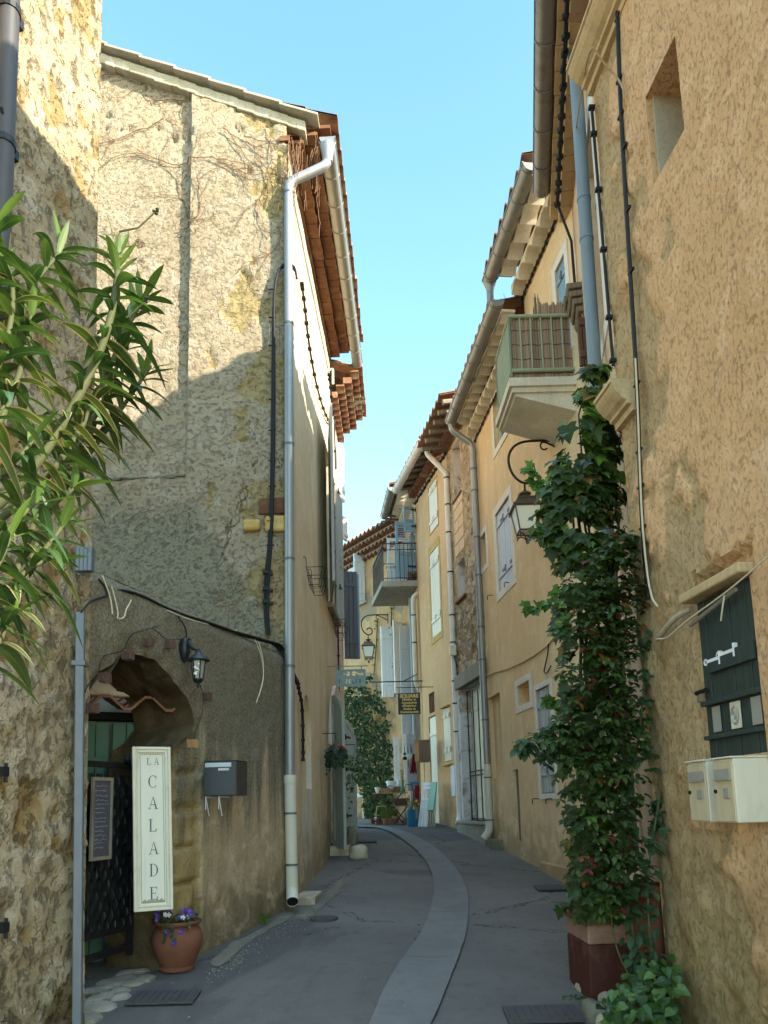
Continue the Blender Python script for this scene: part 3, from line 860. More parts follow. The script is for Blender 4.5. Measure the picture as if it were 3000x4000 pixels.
# ================================================================== LEFT SIDE
# ------------------------------------------------------------------ rough stone tower at the left edge
WT = Wall(-1.80 + .3 * (1.0 - 4.5), 1.0, -1.80, 4.50, lean=-.016)
root = thing('stone_tower', 'tall rough pitted stone house wall at the left edge of the street', 'building', WT.P(0, 0))
def d_tower(a, z):
    jam = a < WT.L - .80 - .03 * N3(z * 3, 1, 1) and z < 2.5
    p = FR(a * 5, z * 3.3, 1.5, 5); q = N3(a * 11, z * 8, 4); big = N3(a * 2.3, z * 1.6, 8)
    pit = max(0, p - .18)
    amp = .55 if z > 2.6 else 1.0
    d = (.020 * big + .016 * q + .012 * N3(a * 25, z * 20, 2) + .02 * max(0, FR(a * 7, z * 7, 9, 3))) * amp - .085 * pit * amp
    st = max(0, 1 - abs(noise.noise(V((a * 3.1, z * 2.4, 3.3)))) * 9)
    d -= .012 * st
    if jam: d = .0 + .003 * q; pit = 0
    return d, min(1, pit * 3.2)
mb = MB()
facade(mb, WT, WT.L - 1.5, WT.L, -.2, 8.6, res=.028, disp=d_tower)
facade(mb, WT, 0, WT.L - 1.5, -.2, 8.6, res=.3)
body(mb, WT, 0, WT.L, -.2, 8.6, 2.2)
mb.build('wall', M['tower'], root, smooth=70)
mb = MB()
for z0, z1, e in ((.2, .62, .02), (.625, .98, -.02), (.985, 1.36, .03), (1.365, 1.70, -.01), (1.705, 2.10, .02), (2.105, 2.46, -.015)):
    mb.wbox(WT, WT.L - 1.35, WT.L - .80 + e, z0, z1, -.05, .012 + R(0, .004))
mb.build('quoin', M['cream'], root, bevel=.006)
roof(WT, 0, WT.L, 8.6, .1, 2.2, .25, tl, root)
for py in (3020, 3625):
    hb = MB()
    a, z = WT.px(-14, py); hb.wbox(WT, a - .03, a + .012, z - .02, z + .03, .02, .07); hb.tube([WT.P(a, z - .05, .06), WT.P(a, z + .05, .06)], .01, 6)
    hb.build('hinge_pin', M['iron'], root)
a, z = WT.px(18, 500, .10)
mb = MB(); mb.tube([WT.P(a, 3.9, .1), WT.P(a, 8.4, .1)], .055, 14); mb.build('downspout', M['brownpipe'], root, smooth=40)
for py in (20, 565):
    mb = MB()
    aa, z = WT.px(20, py, .1); mb.tube([WT.P(a, z - .02, .1), WT.P(a, z + .02, .1)], .062, 14); mb.wbox(WT, a + .05, a + .09, z - .04, z + .02, .03, .12)
    mb.tube([WT.P(a - .06, z + .16, .13), WT.P(a + .07, z, .1)], .01, 6)
    mb.build('pipe_bracket', M['iron'], root)

# ------------------------------------------------------------------ gable house (two walls meeting at the downspout)
H1C = V((-.93, 7.42))
WGA = Wall(-3.6, 7.52, -.93, 7.42)
WH1 = Wall(-.93, 7.42, -.77, 11.50)
p0, p1 = WGA.px(385, 232), WGA.px(1215, 512)
rake = lambda a: p0[1] + (p1[1] - p0[1]) * (a - p0[0]) / (p1[0] - p0[0])
a_band = WGA.px(742, 900)[0]; z_ledge = WGA.px(550, 1872)[1]
root = thing('gable_house', 'cream rendered house whose sunlit gable end rises behind the arched garden wall', 'building', WGA.P(WGA.L, .6))
HG = root
def d_gable(a, z):
    rough = .007 * N3(a * 14, z * 14, 1) + .006 * N3(a * 30, z * 24, 3) + .012 * N3(a * 2, z * 1.5, 6)
    if z > z_ledge + .02 * N3(a * 3, 1, 1):
        base = .075 if a > a_band + .012 * N3(z * 2, 2, 2) else 0.0
    else: base = .075 if a > a_band else .06
    e = WGA.L - a
    expo = 0
    m_ = N3(a * 3, z * 2.2, 11) + .5 * N3(a * 9, z * 7, 2) + (.55 - e * .95) - (.35 if z > 7.3 or z < 2.6 else 0) - (.30 if 5.0 < z < 5.6 else 0)
    if m_ > .22 and e < 1.0:
        expo = 1
        row = math.floor(z / .21); off = (row % 2) * .15 + .07 * N3(row * 5.1, 3, 3)
        fz = (z / .21) % 1; fa = ((a + off) / (.33 + .1 * N3(row * 9.1, 1, 7))) % 1
        joint = min(fz, 1 - fz) < .09 or min(fa, 1 - fa) < .06
        base -= .014; rough = .006 * N3(a * 16, z * 16, 5) + (-.016 if joint else .008 * N3(row * 3.3, math.floor(a * 3), 1))
    # blown holes in the render under the rake
    hole = FR(a * 6, z * 7, 21, 3)
    if z > rake(a) - .9 and hole > .58: rough -= .05; expo = .6
    return base + rough, expo
mb = MB()
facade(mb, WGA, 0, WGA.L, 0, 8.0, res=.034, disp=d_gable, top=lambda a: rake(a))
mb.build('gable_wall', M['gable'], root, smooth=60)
# masonry brackets and red patch by the corner cable
mb = MB()
for x0, y0, x1, y1, o in ((952, 2030, 1018, 2075, .14), (1035, 2015, 1118, 2078, .13)):
    a0, a1, z0, z1 = WGA.rect(x0, y0, x1, y1, .1); mb.wbox(WGA, a0, a1, z0, z1, 0, o)
mb.build('corbel_stone', M['ochre'], root, bevel=.03)
mb = MB(); a0, a1, z0, z1 = WGA.rect(1010, 1945, 1122, 2008, .08); mb.wbox(WGA, a0, a1, z0, z1, 0, .094); mb.build('brick', M['brick'], root, bevel=.012)
# ledge where the lower render stands proud
mb = MB(); a_l = WGA.px(370, 1870)[0]
for i in range(10):
    aa = a_l + (a_band - a_l) * i / 10; ab = a_l + (a_band - a_l) * (i + 1) / 10
    mb.wbox(WGA, aa, ab + .005, z_ledge - .03 + R(-.012, .012), z_ledge + R(.0, .018), -.02, .074 + R(-.008, .010))
mb.build('ledge', M['ledge'], root, bevel=.012)
# verge: pale tiles stepping down the rake on a mortar fillet
mb = MB(); n = 7
aL, aR = WGA.px(300, 182)[0], WGA.px(1238, 500)[0]
for i in range(n):
    x0 = aL + (aR - aL) * i / n; x1 = aL + (aR - aL) * (i + 1) / n + .03
    za, zb = rake(x0), rake(x1)
    mb.obox(WGA.P(x0, za + .045, -.35), WGA.u * (x1 - x0) + V((0, 0, zb - za + .028)), WGA.n * .52, V((0, 0, .03)))
mb.build('verge_tile', M['stone'], root, bevel=.006)
mb = MB()
for i in range(28):
    x0 = aL + (aR - .13 - aL) * i / 28; x1 = aL + (aR - .13 - aL) * (i + 1) / 28
    mb.obox(WGA.P(x0, rake(x0) - .11 + R(-.012, .008), -.1), WGA.u * (x1 - x0 + .01) + V((0, 0, rake(x1) - rake(x0))), WGA.n * (.19 + R(-.004, .004)), V((0, 0, .13)))
mb.build('mortar_fillet', M['stone'], root, bevel=.01)

# street front of the gable house
zE = at(1262, 560, 7.42).z - .02
rw = WH1.rect(1277, 1800, 1303, 2370)
niche = WH1.rect(1183, 2715, 1216, 3080); door = WH1.rect(1291, 2742, 1333, 3395)
zb1 = lambda a: gz(WH1.P(a, 0).y)
def archpoly(a0, a1, z0, z1, k=.5):
    r = (a1 - a0) / 2; h = r * 2 * k; c = (a0 + a1) / 2
    return [(a0, z0), (a1, z0)] + [(c + r * math.cos(math.pi * i / 14), z1 - h + h * math.sin(math.pi * i / 14)) for i in range(15)]
zd0 = zb1(door[0]) + .12
door_poly = archpoly(door[0], door[1], zd0, door[3], .55)
niche_poly = archpoly(niche[0], niche[1], niche[2], niche[3], .8)
def d_h1(a, z):
    d = .008 * N3(a * 2, z * 1.3, 3) + .003 * N3(a * 12, z * 12, 1)
    ly = 0
    if niche[0] - .03 < a < niche[1] + .02 and z < niche[2] + .4 and N3(a * 9, z * 3, 4) > -.15: ly = 1; d -= .006
    return d, ly
mb = MB()
facade(mb, WH1, 0, WH1.L, 0, zE, ops=[rw + (.22,)], polys=[(door_poly, .28), (niche_poly, .07)], res=.05, disp=d_h1)
mb.wbox(WH1, niche[0] - .1, niche[1] + .1, niche[2] - .1, niche[3] + .1, -.13, -.068)
body(mb, WH1, 0, WH1.L, 0, zE, 3.5, slope=0, ends=(0, 1))
mb.build('street_wall', M['house_l'], root, smooth=60)
mb = MB()
for i in range(22):
    t0, t1 = i / 22, (i + 1) / 22
mb = MB()
pl = archpoly(door[0] - .02, door[1] + .02, zd0, door[3] + .03, .55)[2:]
pts = [WH1.P(a, z, .03) for a, z in pl]
for i in range(len(pl) - 1):
    c = ((door[0] + door[1]) / 2, door[3] - .3)
    def outp(q, k=.17):
        v = V((q[0] - c[0], q[1] - c[1])); v.normalize(); return (q[0] + v.x * k, q[1] + v.y * k * 1.25)
    q0, q1 = outp(pl[i]), outp(pl[i + 1])
    mb.add([WH1.P(*pl[i], -.02), WH1.P(*pl[i + 1], -.02), WH1.P(*q1, -.02), WH1.P(*q0, -.02), WH1.P(*pl[i], .05), WH1.P(*pl[i + 1], .05), WH1.P(*q1, .05), WH1.P(*q0, .05)],
           [(0, 1, 2, 3), (4, 7, 6, 5), (0, 4, 5, 1), (2, 6, 7, 3)])
mb.build('door_surround', M['house_l2'], root)
o = leaf_panel(WH1.P(door[0] + .02, zd0, -.26), WH1.u, door[1] - door[0] - .04, door[3] - zd0, .04, M['shut_dark'], root, 'plank', name='door', out=WH1.n)
window(WH1, rw, .2, M['shut_grey'], M['glass'], root)
# shutter leaves folded back against the wall
lw = WH1.px(1277, 2050, .06)[0] - WH1.px(1240, 2030, .06)[0]
for h_, dr in ((rw[0] - .01, -1), (rw[1] + .01, 1)):
    w_ = lw if dr < 0 else WH1.px(1322, 2100, .06)[0] - rw[1]
    dd = (WH1.u * dr + WH1.n * .14).normalized()
    leaf_panel(WH1.P(h_, rw[2] - .02, .035), dd, max(.35, w_), rw[3] - rw[2] + .04, .04, M['shut_grey'], root, 'panel', out=WH1.n, hinge=M['iron'])
mb = MB(); mb.wbox(WH1, rw[0] - .12, rw[1] + .15, rw[2] - .12, rw[2] - .03, 0, .09); mb.build('sill', M['greywood'], root, bevel=.012)
# arched door leaves swung out from the doorway
hz = door[3] - zd0 - .02
leaf_panel(WH1.P(door[0] - .01, zd0 - .02, .03), (WH1.u * -.93 + WH1.n * .36), .55, hz, .045, M['door_grey'], root, 'panel', arch=.38, name='door_shutter', out=(WH1.u * -.36 - WH1.n * -.93), hinge=M['iron'])
leaf_panel(WH1.P(door[1] + .03, zd0 - .02, .03), (WH1.u * .96 + WH1.n * .28), .52, hz * .93, .045, M['door_grey'], root, 'panel', arch=.38, name='door_shutter', out=(WH1.u * -.28 + WH1.n * .96), hinge=M['iron'])
mb = MB(); yb = zb1(door[0]); mb.wbox(WH1, door[0] - .15, door[1] + .1, 0, zd0, -.3, .26); mb.build('doorstep', M['stone'], root, bevel=.015)
mb = MB(); mb.wbox(WH1, .08, .62, 0, zb1(.2) + .07, -.02, .20); mb.build('kerb_slab', M['stone'], root, bevel=.012)

# eave of flat red tiles, two stepped courses, joints open
mb = MB()
for r_ in range(3):
    o1 = .02 + (r_ + 1) * .155; zt = zE + .035 + r_ * .085
    a = .0
    while a < WH1.L - .02:
        w = .135 + R(-.015, .015)
        tl_ = R(-.006, .006)
        mb.obox(WH1.P(a, zt + tl_, -.1), WH1.u * (w - .008), WH1.n * (o1 + .1 + R(-.008, .008)) + V((0, 0, -.005 + R(-.006, .006))), V((0, 0, .04)))
        a += w
mb.wbox(WH1, -.1, WH1.L, zE - .03, zE + .034, -.08, .03)
mb.build('cornice', M['brick'], root)
roof(WH1, -.04, WH1.L, zE + .30, .52, 6.0, .36, tl, root)
zg = at(1250, 566, 7.36).z
gutter(WH1, -.14, WH1.L + .05, zg, .46, .085, M['zinc2'], root, .42)
cap = MB(); th = [math.pi * j / 10 for j in range(11)]
cap.add([WH1.P(-.145, zg - .086 * math.sin(t), .46 + .086 * math.cos(t)) for t in th], [tuple(range(11))])
cap.build('gutter_cap', M['zinc'], root)
xc = at(1135, 2000, 7.3)
dsp = [WH1.P(-.09, zg - .03, .46), WH1.P(-.09, zg - .30, .46)]
top_in = at(1128, 720, 7.30); foot = at(1133, 3040, 7.28)
dn = [V((top_in.x, 7.28, top_in.z)), V((foot.x, 7.28, foot.z))]
b_ = [V((dn[0].x + (dn[1].x - dn[0].x) * k, 7.28, dn[0].z + (dn[1].z - dn[0].z) * k)) for k in (.02, .26, .47, .66, .83)]
downspout([dsp[0], dsp[1], dn[0], dn[1]], .050, [M['zinc'], M['steel']], root, b_)
mb = MB(); pr = [(.085, .02), (.06, -.16), (.052, -.2)]
q = WH1.P(-.09, zg - .07, .46); mb.lathe([(.052, -.2), (.060, -.12), (.088, .0)], q, 14); mb.build('gutter_outlet', M['zinc'], root, smooth=50)
gf = ghh(foot.x, 7.2) + .10
mb = MB(); ft = V((foot.x, 7.28, foot.z))
mb.tube(bends([ft + V((0, 0, .02)), V((foot.x + .012, 7.28, gf + .08)), V((foot.x + .03, 7.16, gf))], .08), .058, 14, cap=False)
mb.tube(bends([ft + V((0, 0, .0)), V((foot.x + .012, 7.28, gf + .08)), V((foot.x + .03, 7.165, gf))], .08), .050, 14, cap=True, m=2)
mb.tube([ft - V((0, 0, .05)), ft + V((0, 0, .03))], .064, 14)
for k in (.3, .72):
    p = ft.lerp(V((foot.x + .012, 7.28, gf)), k); mb.tube([p, p + V((0, 0, .02))], .062, 14, 1)
mb.build('downspout_shoe', [M['pvc'], M['steel'], M['black']], root, smooth=40)

# ------------------------------------------------------------------ arched garden wall with its passage
WG = Wall(-1.84, 4.49, -.955, 7.44)
root = thing('garden_wall', 'weathered dark garden wall with a rough stone archway on the left', 'wall', WG.P(0, .4))
GW = root
GTH = .55
arch_px = [(330, 4100), (332, 3700), (336, 2900), (341, 2743), (363, 2673), (395, 2632), (436, 2602), (487, 2553), (521, 2546), (569, 2562), (616, 2575), (667, 2635), (695, 2672), (735, 2715), (757, 2768), (764, 2830), (735, 2880), (690, 2930), (672, 2990), (668, 3300), (676, 3900), (678, 4100)]
arch = [WG.px(*p) for p in arch_px]
zg_top = (WG.px(340, 2262)[1] + WG.px(1100, 2508)[1]) / 2
a_p0, a_p1 = WG.px(672, 3300)[0], WG.px(785, 3300)[0]
def d_garden(a, z):
    d = .014 * N3(a * 2.2, z * 1.8, 3) + .007 * N3(a * 10, z * 10, 1) + .004 * N3(a * 26, z * 22, 7)
    ly = 0
    if a_p0 - .05 < a < a_p1 + .05 * N3(z * 4, 1, 1) and z < 2.35 + .1 * N3(a * 5, z, 1):
        ly = 1; row = math.floor(z / .27); fz = (z / .27) % 1
        d += -.035 + .02 * N3(a * 7, z * 7, 9) - (.03 if min(fz, 1 - fz) < .07 else 0) + .012 * N3(row * 4.4, 2, 2)
    e = nearest(a, z, arch)[0]
    if e < .16: d += -.03 * (1 - e / .16) + .03 * N3(a * 9, z * 9, 12) * (1 - e / .16); ly = max(ly, .55 * (1 - e / .16))
    d -= .05 * max(0, (z - (zg_top - .12)) / .12) ** 2
    return d, ly
mb = MB()
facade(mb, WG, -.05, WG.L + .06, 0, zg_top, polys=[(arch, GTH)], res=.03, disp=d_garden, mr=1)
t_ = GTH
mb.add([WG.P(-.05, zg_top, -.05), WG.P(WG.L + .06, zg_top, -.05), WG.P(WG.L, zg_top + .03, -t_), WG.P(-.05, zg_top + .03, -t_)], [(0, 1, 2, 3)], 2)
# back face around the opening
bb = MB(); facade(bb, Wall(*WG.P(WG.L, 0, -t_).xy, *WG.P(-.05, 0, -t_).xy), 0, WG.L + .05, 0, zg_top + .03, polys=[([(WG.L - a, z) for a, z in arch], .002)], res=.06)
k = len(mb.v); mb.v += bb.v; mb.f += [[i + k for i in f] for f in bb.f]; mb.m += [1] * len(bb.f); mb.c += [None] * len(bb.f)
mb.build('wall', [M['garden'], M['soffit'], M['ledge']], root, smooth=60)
# rough stone vault lining the passage
mb = MB(); pts_ = []
for (p, q) in zip(arch[2:-2], arch[3:-1]):
    n = max(1, int(math.hypot(q[0] - p[0], q[1] - p[1]) / .035))
    pts_ += [(p[0] + (q[0] - p[0]) * i / n, p[1] + (q[1] - p[1]) * i / n) for i in range(n)]
pts_.append(arch[-2]); nd = 16
cc_ = (WG.px(500, 3000)[0], WG.px(500, 2800)[1])
for i, (a, z) in enumerate(pts_):
    v = V((cc_[0] - a, cc_[1] - z)); v.normalize()
    for j in range(nd + 1):
        o = -.015 - (GTH - .03) * j / nd
        cell = noise.cell(V((i * .11, j * .32, 3)))
        k = .012 + .022 * N3(a * 7 + z * 5, o * 11, 4) + .020 * N3(i * .23, j * .6, 9) + .012 * cell
        mb.v.append(WG.P(a + v.x * k, z + v.y * k, o))
for i in range(len(pts_) - 1):
    for j in range(nd): mb.f.append([i * (nd + 1) + j, i * (nd + 1) + j + 1, (i + 1) * (nd + 1) + j + 1, (i + 1) * (nd + 1) + j]); mb.m.append(0); mb.c.append(None)
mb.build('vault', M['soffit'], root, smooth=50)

# ------------------------------------------------------------------ courtyard behind: tiled porch with green doors
CYW = Wall(-2.95, 5.45, -1.78, 6.05)
zt_ = at(470, 2745, 5.85).z
root = thing('courtyard_porch', 'small porch with a wavy tile edge over green doors inside the archway', 'porch', CYW.P(.5, .5))
leaf_w = CYW.L / 3
for i in range(3):
    leaf_panel(CYW.P(leaf_w * i + .01, .4, .0), CYW.u, leaf_w - .02, zt_ - .56, .04, M['green2'], root, 'plank', name='door', out=CYW.n, n=4)
mb = MB(); mb.wbox(CYW, 0, CYW.L, zt_ - .14, zt_ - .08, -.1, .05); mb.build('gap_shade', M['black'], root)  # black strip painting the shade in the gap below the tiles
roof(CYW, -.2, CYW.L + .02, zt_ - .06, .30, 1.6, .22, [tl[1], tl[0]], root, period=.30, amp=.055, back=False)
mb = MB(); mb.wbox(CYW, -.2, CYW.L + .02, zt_ + .02, zt_ + .17, .12, .24); mb.build('mortar_bed', M['trim'], root, bevel=.03)
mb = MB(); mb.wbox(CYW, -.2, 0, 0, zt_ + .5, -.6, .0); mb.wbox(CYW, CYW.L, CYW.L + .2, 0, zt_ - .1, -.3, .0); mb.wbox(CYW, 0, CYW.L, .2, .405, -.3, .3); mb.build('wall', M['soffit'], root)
CW2 = Wall(-3.6, 6.2, -1.2, 7.3)
tag(MB.build((lambda m_: (m_.wbox(CW2, 0, CW2.L * .9, 0, zt_ + .9, -.1, 0), m_)[1])(MB()), 'courtyard_wall', M['stone'], loc=CW2.P(0, 0)), 'rough pale wall showing through the top of the archway above the porch tiles', 'wall')

# ------------------------------------------------------------------ second house on the left
WH2 = Wall(-.77, 11.51, -.735, 13.6)
z2 = at(1395, 1452, 11.55).z
root = thing('corner_house', 'narrow pinkish house past the cream one with a tiled cornice stepping out', 'building', WH2.P(WH2.L, 1.0))
r2 = WH2.rect(1326, 1990, 1336, 2200)
mb = MB(); facade(mb, WH2, 0, WH2.L, 0, z2 - .4, res=.15, disp=lambda a, z: (.006 * N3(a * 3, z * 3, 1), 0)); body(mb, WH2, 0, WH2.L, 0, z2 - .4, 3.0, slope=0); mb.build('wall', M['house_l2'], root, smooth=60)
for r_ in range(3): pass
genoise(WH2, 0, 1.55, z2, 4, tl[0], root, .12, .125, .19, m2=tl[2])
mb = MB(); mb.wbox(WH2, .0, 1.55, z2 - .45, z2 - .0, -.2, -.03); mb.build('parapet', M['cream'], root)
roof(WH2, 0, 1.55, z2 + .03, .5, 5.0, .3, tl, root)
for py0, py1, aa, wd in ((1760, 1975, WH2.L - 1.1, .2), (1990, 2080, WH2.L - .5, .2)):
    za, zb = at(1335, py1, 12.8).z, at(1335, py0, 12.8).z
    leaf_panel(WH2.P(aa, za, .04), WH2.u * .8 + WH2.n * .25, wd, zb - za, .04, M['shut_white'], root, 'plank', out=WH2.n)
za, zb = at(1372, 2560, 13.2).z, at(1372, 2215, 13.2).z
leaf_panel(WH2.P(WH2.L - .12, za, .03), WH2.n * .96 + WH2.u * .25, .26, zb - za, .06, M['shut_dark'], root, 'plank', name='shutter', out=WH2.u * -.96 + WH2.n * .25)
leaf_panel(WH2.P(WH2.L - .04, za + .02, .03), WH2.n * .96 + WH2.u * .25, .30, zb - za - .02, .05, M['shut_blue'], root, 'plank', name='shutter', out=WH2.u * .96 - WH2.n * .25)
mb = MB(); mb.tube([WH2.P(.3, z2 - .8, .03), WH2.P(WH2.L - .9, 2.4, .04)], .018, 6)
mb = MB(); pp = [WH2.P(.55, z2 - .55 - i * .3, .025 + .006 * N3(i, 1, 1)) for i in range(18)]
mb.tube(pp, .014, 6)
for p in pp[::2]: mb.cbox(p, (.05, .03, .025))
tag(mb.build('wall_cable', M['cable'], loc=pp[-1]), 'black cable clipped down the left front below the tiled cornice', 'cable')

# ================================================================== RIGHT SIDE
def simple_disp(amp=.006):
    return lambda a, z: (amp * N3(a * 1.6, z * 1.2, 3) + .0015 * N3(a * 14, z * 14, 1), 0)
# ------------------------------------------------------------------ near roadside house
WN = Wall(1.59 + .103 * 3.45, .75, 1.59 - .103 * .22, 4.42, left=False, lean=.008)
root = thing('roadside_house', 'ochre house at the right edge with flaking rough render and a dark green shutter', 'building', WN.P(WN.L, .4))
HN = root
nich = WN.rect(2552, 235, 2674, 655); nich = (WN.px(2552, 550)[0], WN.px(2674, 340)[0], WN.px(2552, 755)[1], WN.px(2552, 352)[1])
nich = (min(nich[:2]), max(nich[:2]), nich[2], nich[3])
shp = [WN.px(*p) for p in ((2727, 2350), (2946, 2258), (2790, 2965))]
sh = (shp[1][0], shp[0][0], shp[2][1], (shp[0][1] + shp[1][1]) / 2)
a_mid = WN.px(2560, 1500)[0]
def d_near(a, z):
    e = WN.L - a
    m_ = .75 * N3(a * 2.1, z * 1.1, 5) + .5 * N3(a * 5, z * 3.6, 8) + .28 * N3(a * 13, z * 10, 2)
    smooth_ = 1.25 * m_ + (e - .68) * 1.3 + (.28 if z > 3.4 else -.05) + (-.55 if z < 1.45 else 0)
    lay = max(0, min(1, .5 + smooth_ * 7))            # 1: sound upper coat, 0: flaked away
    rough = .014 * FR(a * 9, z * 7, 2, 4) + .010 * N3(a * 24, z * 18, 3) + .02 * N3(a * 3.4, z * 2.5, 9)
    if e < .28 or z < 1.4: rough += .028 * N3(a * 6, z * 4, 15) * (1 if z < 1.4 else 1 - e / .28)
    d = lay * (.024 + .004 * N3(a * 3, z * 2, 4)) + (1 - lay) * rough
    # broken hollow over the shutter
    if sh[0] - .05 < a < sh[1] + .03:
        t_ = z - sh[3]
        if .02 < t_ < .15 + .03 * N3(a * 22, 1, 1): d -= .06
    if z < 1.45: d += .03 * max(0, N3(a * 4, z * 5, 31))
    return d, 1 - lay
mb = MB()
roofline = lambda a: 8.1 - .33 * max(0, a - .3) if a > .3 else 8.1
facade(mb, WN, WN.L - 2.0, WN.L, -.1, 7.0, ops=[nich + (.30,), sh + (.07,)], res=.026, disp=d_near, top=None)
facade(mb, WN, 0, WN.L - 2.0, -.1, 7.0, res=.4)
mb.add([WN.P(0, 7.0, 0), WN.P(WN.L, 7.0, 0), WN.P(WN.L, 7.0, -.3), WN.P(0, 7.0, -.3)], [(0, 1, 2, 3)])
mb.add([WN.P(0, 7.0, 0), WN.P(WN.L, 7.0, 0), WN.P(WN.L, roofline(WN.L), 0), WN.P(.3, 8.1, 0), WN.P(0, 8.1, 0)], [(0, 1, 2, 3, 4)])
mb.add([WN.P(0, -.1, 0), WN.P(0, 8.1, 0), WN.P(0, 8.1, -5), WN.P(0, -.1, -5)], [(0, 1, 2, 3)])
mb.add([WN.P(WN.L, -.1, 0), WN.P(WN.L, roofline(WN.L), 0), WN.P(WN.L, roofline(WN.L), -5), WN.P(WN.L, -.1, -5)], [(0, 1, 2, 3)])
mb.add([WN.P(nich[0] - .05, nich[2] - .05, -.302), WN.P(nich[1] + .05, nich[2] - .05, -.302), WN.P(nich[1] + .05, nich[3] + .05, -.302), WN.P(nich[0] - .05, nich[3] + .05, -.302)], [(0, 1, 2, 3)])
mb.build('wall', M['rough_r'], root, smooth=60)
mb = MB()
mb.add([WN.P(0, 8.1, .12), WN.P(.3, 8.1, .12), WN.P(WN.L + .05, roofline(WN.L), .12), WN.P(WN.L + .05, roofline(WN.L), -5), WN.P(.3, 8.1, -5), WN.P(0, 8.1, -5)], [(0, 1, 2, 5), (5, 2, 3, 4)])
mb.build('roof', tl[1], root)
mb = MB(); a0, a1, z0, z1 = nich
mb.obox(WN.P(a0, z0 - .02, -.31), WN.u * (a1 - a0), WN.n * .31, V((0, 0, .022))); mb.obox(WN.P(a1 - .021, z0, -.30), WN.u * .02, WN.n * .29, V((0, 0, z1 - z0)))
mb.build('niche_lining', M['stone'], root)
# dark green plank shutter, battens, posters, bolt
a0, a1, z0, z1 = sh
mb = MB(); n = 7
for i in range(n):
    x0 = a0 + (a1 - a0) * i / n
    mb.wbox(WN, x0 + .002, x0 + (a1 - a0) / n - .002, z0, z1, -.035 + R(-.002, .002), .012 + R(-.003, .003))
gs = mb.build('shutter', M['green'], root, bevel=.003)
def zr(py): return WN.px(2850, py)[1]
zz = [z0 + (z1 - z0) * k for k in (.905, .575, .345, .075)]
mb = MB(); mb.wbox(WN, a0 + .02, a1 - .08, zz[1] - .04, zz[1] + .04, .012, .032)
mb.wbox(WN, a0, a1, zz[2] - .012, zz[2] + .012, .012, .042); mb.wbox(WN, a0, a1, .13 * (z1 - z0) + z0 - .010, .13 * (z1 - z0) + z0 + .010, .012, .04)
mb.build('batten', M['green'], gs, bevel=.003)
mb = MB(); mb.tube([WN.P(a0 + .07, zz[0] + .03, .05), WN.P(a1 + .01, zz[0] - .035, .05)], .011, 8); mb.build('bar', M['greywood'], gs)
for k, (fa, wd, m_) in enumerate(((.80, .07, 'slot'), (.46, .085, 'sign_frame'), (.12, .075, 'slot'))):
    mb = MB(); ac = a0 + (a1 - a0) * fa; zl, zh = z0 + (z1 - z0) * .16, z0 + (z1 - z0) * .318
    mb.wbox(WN, ac - wd / 2, ac + wd / 2, zl, zh, .016, .019, 0)
    if k == 1:
        c = WN.P(ac, (zl + zh) / 2, .020)
        def ring(rx, rz, r1, m2, o_):
            pts = [c + WN.u * (rx * math.cos(t)) + V((0, 0, rz * math.sin(t))) + WN.n * o_ for t in [2 * math.pi * i / 20 for i in range(21)]]
            mb.tube(pts, r1, 4, m2, cap=False)
        ring(.026, .040, .007, 1, 0); ring(.012, .016, .005, 1, 0)
        mb.tube([c + V((0, 0, .0)), c + V((0, 0, -.02)) + WN.u * .01], .004, 4, 1)
    mb.build('notice', [M[m_], M['slot'] if k == 1 else M['iron']], gs)
mb = MB(); aL = a1
mb.tube([WN.P(aL - .05, z0 + (z1 - z0) * .43, .03), WN.P(aL + .04, z0 + (z1 - z0) * .425, .035)], .012, 8); mb.build('bolt', M['iron'], gs)
mb = MB(); q = WN.P(aL + .005, z0 + (z1 - z0) * .385, .035)
mb.cbox(q, (.02, .035, .035)); mb.tube([q + V((0, -.012, .012)), q + V((0, -.012, .03)), q + V((0, .0, .04)), q + V((0, .012, .03)), q + V((0, .012, .012))], .004, 6)
mb.build('padlock', M['wood'], gs)
mb = MB()
for f1, f2, zc in ((.86, .60, .60), (.62, .34, .615)):
    s0, s1 = a0 + (a1 - a0) * f1, a0 + (a1 - a0) * f2; zc = z0 + (z1 - z0) * zc
    c = WN.P(s0, zc, .028)
    mb.tube([c + WN.u * (.014 * math.cos(t)) + V((0, 0, .014 * math.sin(t))) for t in [2 * math.pi * i / 14 for i in range(15)]], .0045, 6, cap=False)
    mb.wbox(WN, s1, s0 - .014, zc - .008, zc + .008, .016, .032)
    mb.wbox(WN, s1 - .006, s1 + .006, zc - .032, zc + .032, .014, .034)
mb.build('hinge', M['whitepaint'], gs)
mb = MB()
mb.obox(WN.P(a0 - .03, z1 + .005, -.02), WN.u * (a1 - a0 + .06), WN.n * .11, V((0, 0, .05))); mb.build('lintel', M['mould'], root, bevel=.01)
mb = MB(); mb.tube(chaikin([WN.P(a1 + .02, z1 - .02, .03), WN.P(a1 + .16, z1 - .03, .05), WN.P(a1 + .30, z1 - .075, .05), WN.P(a1 + .42, z1 - .09, .03)]), .016, 8); mb.build('conduit', M['stone'], root, smooth=60)
tag((lambda m_: (m_.tube(chaikin([WN.P(a1 + .36, z1 - .10, .06), WN.P(a1 + .22, z1 - .13, .07), WN.P(a1 + .0, z1 - .09, .08), WN.P(a0 + .09, zz[0] + .03, .07), WN.P(a0 - .3, z1 + .02, .08)]), .0045, 5),
     m_.tube(chaikin([WN.P(a0 + .13, zz[0] + .02, .07), WN.P(a0 + .15, zz[0] - .04, .075), WN.P(a0 + .18, zz[0] - .09, .07)]), .004, 5), m_.build('cord', M['rope'], loc=WN.P(a1, z1)))[2])(MB()),
    'pale cord tied to the bar of the dark green shutter', 'cord')
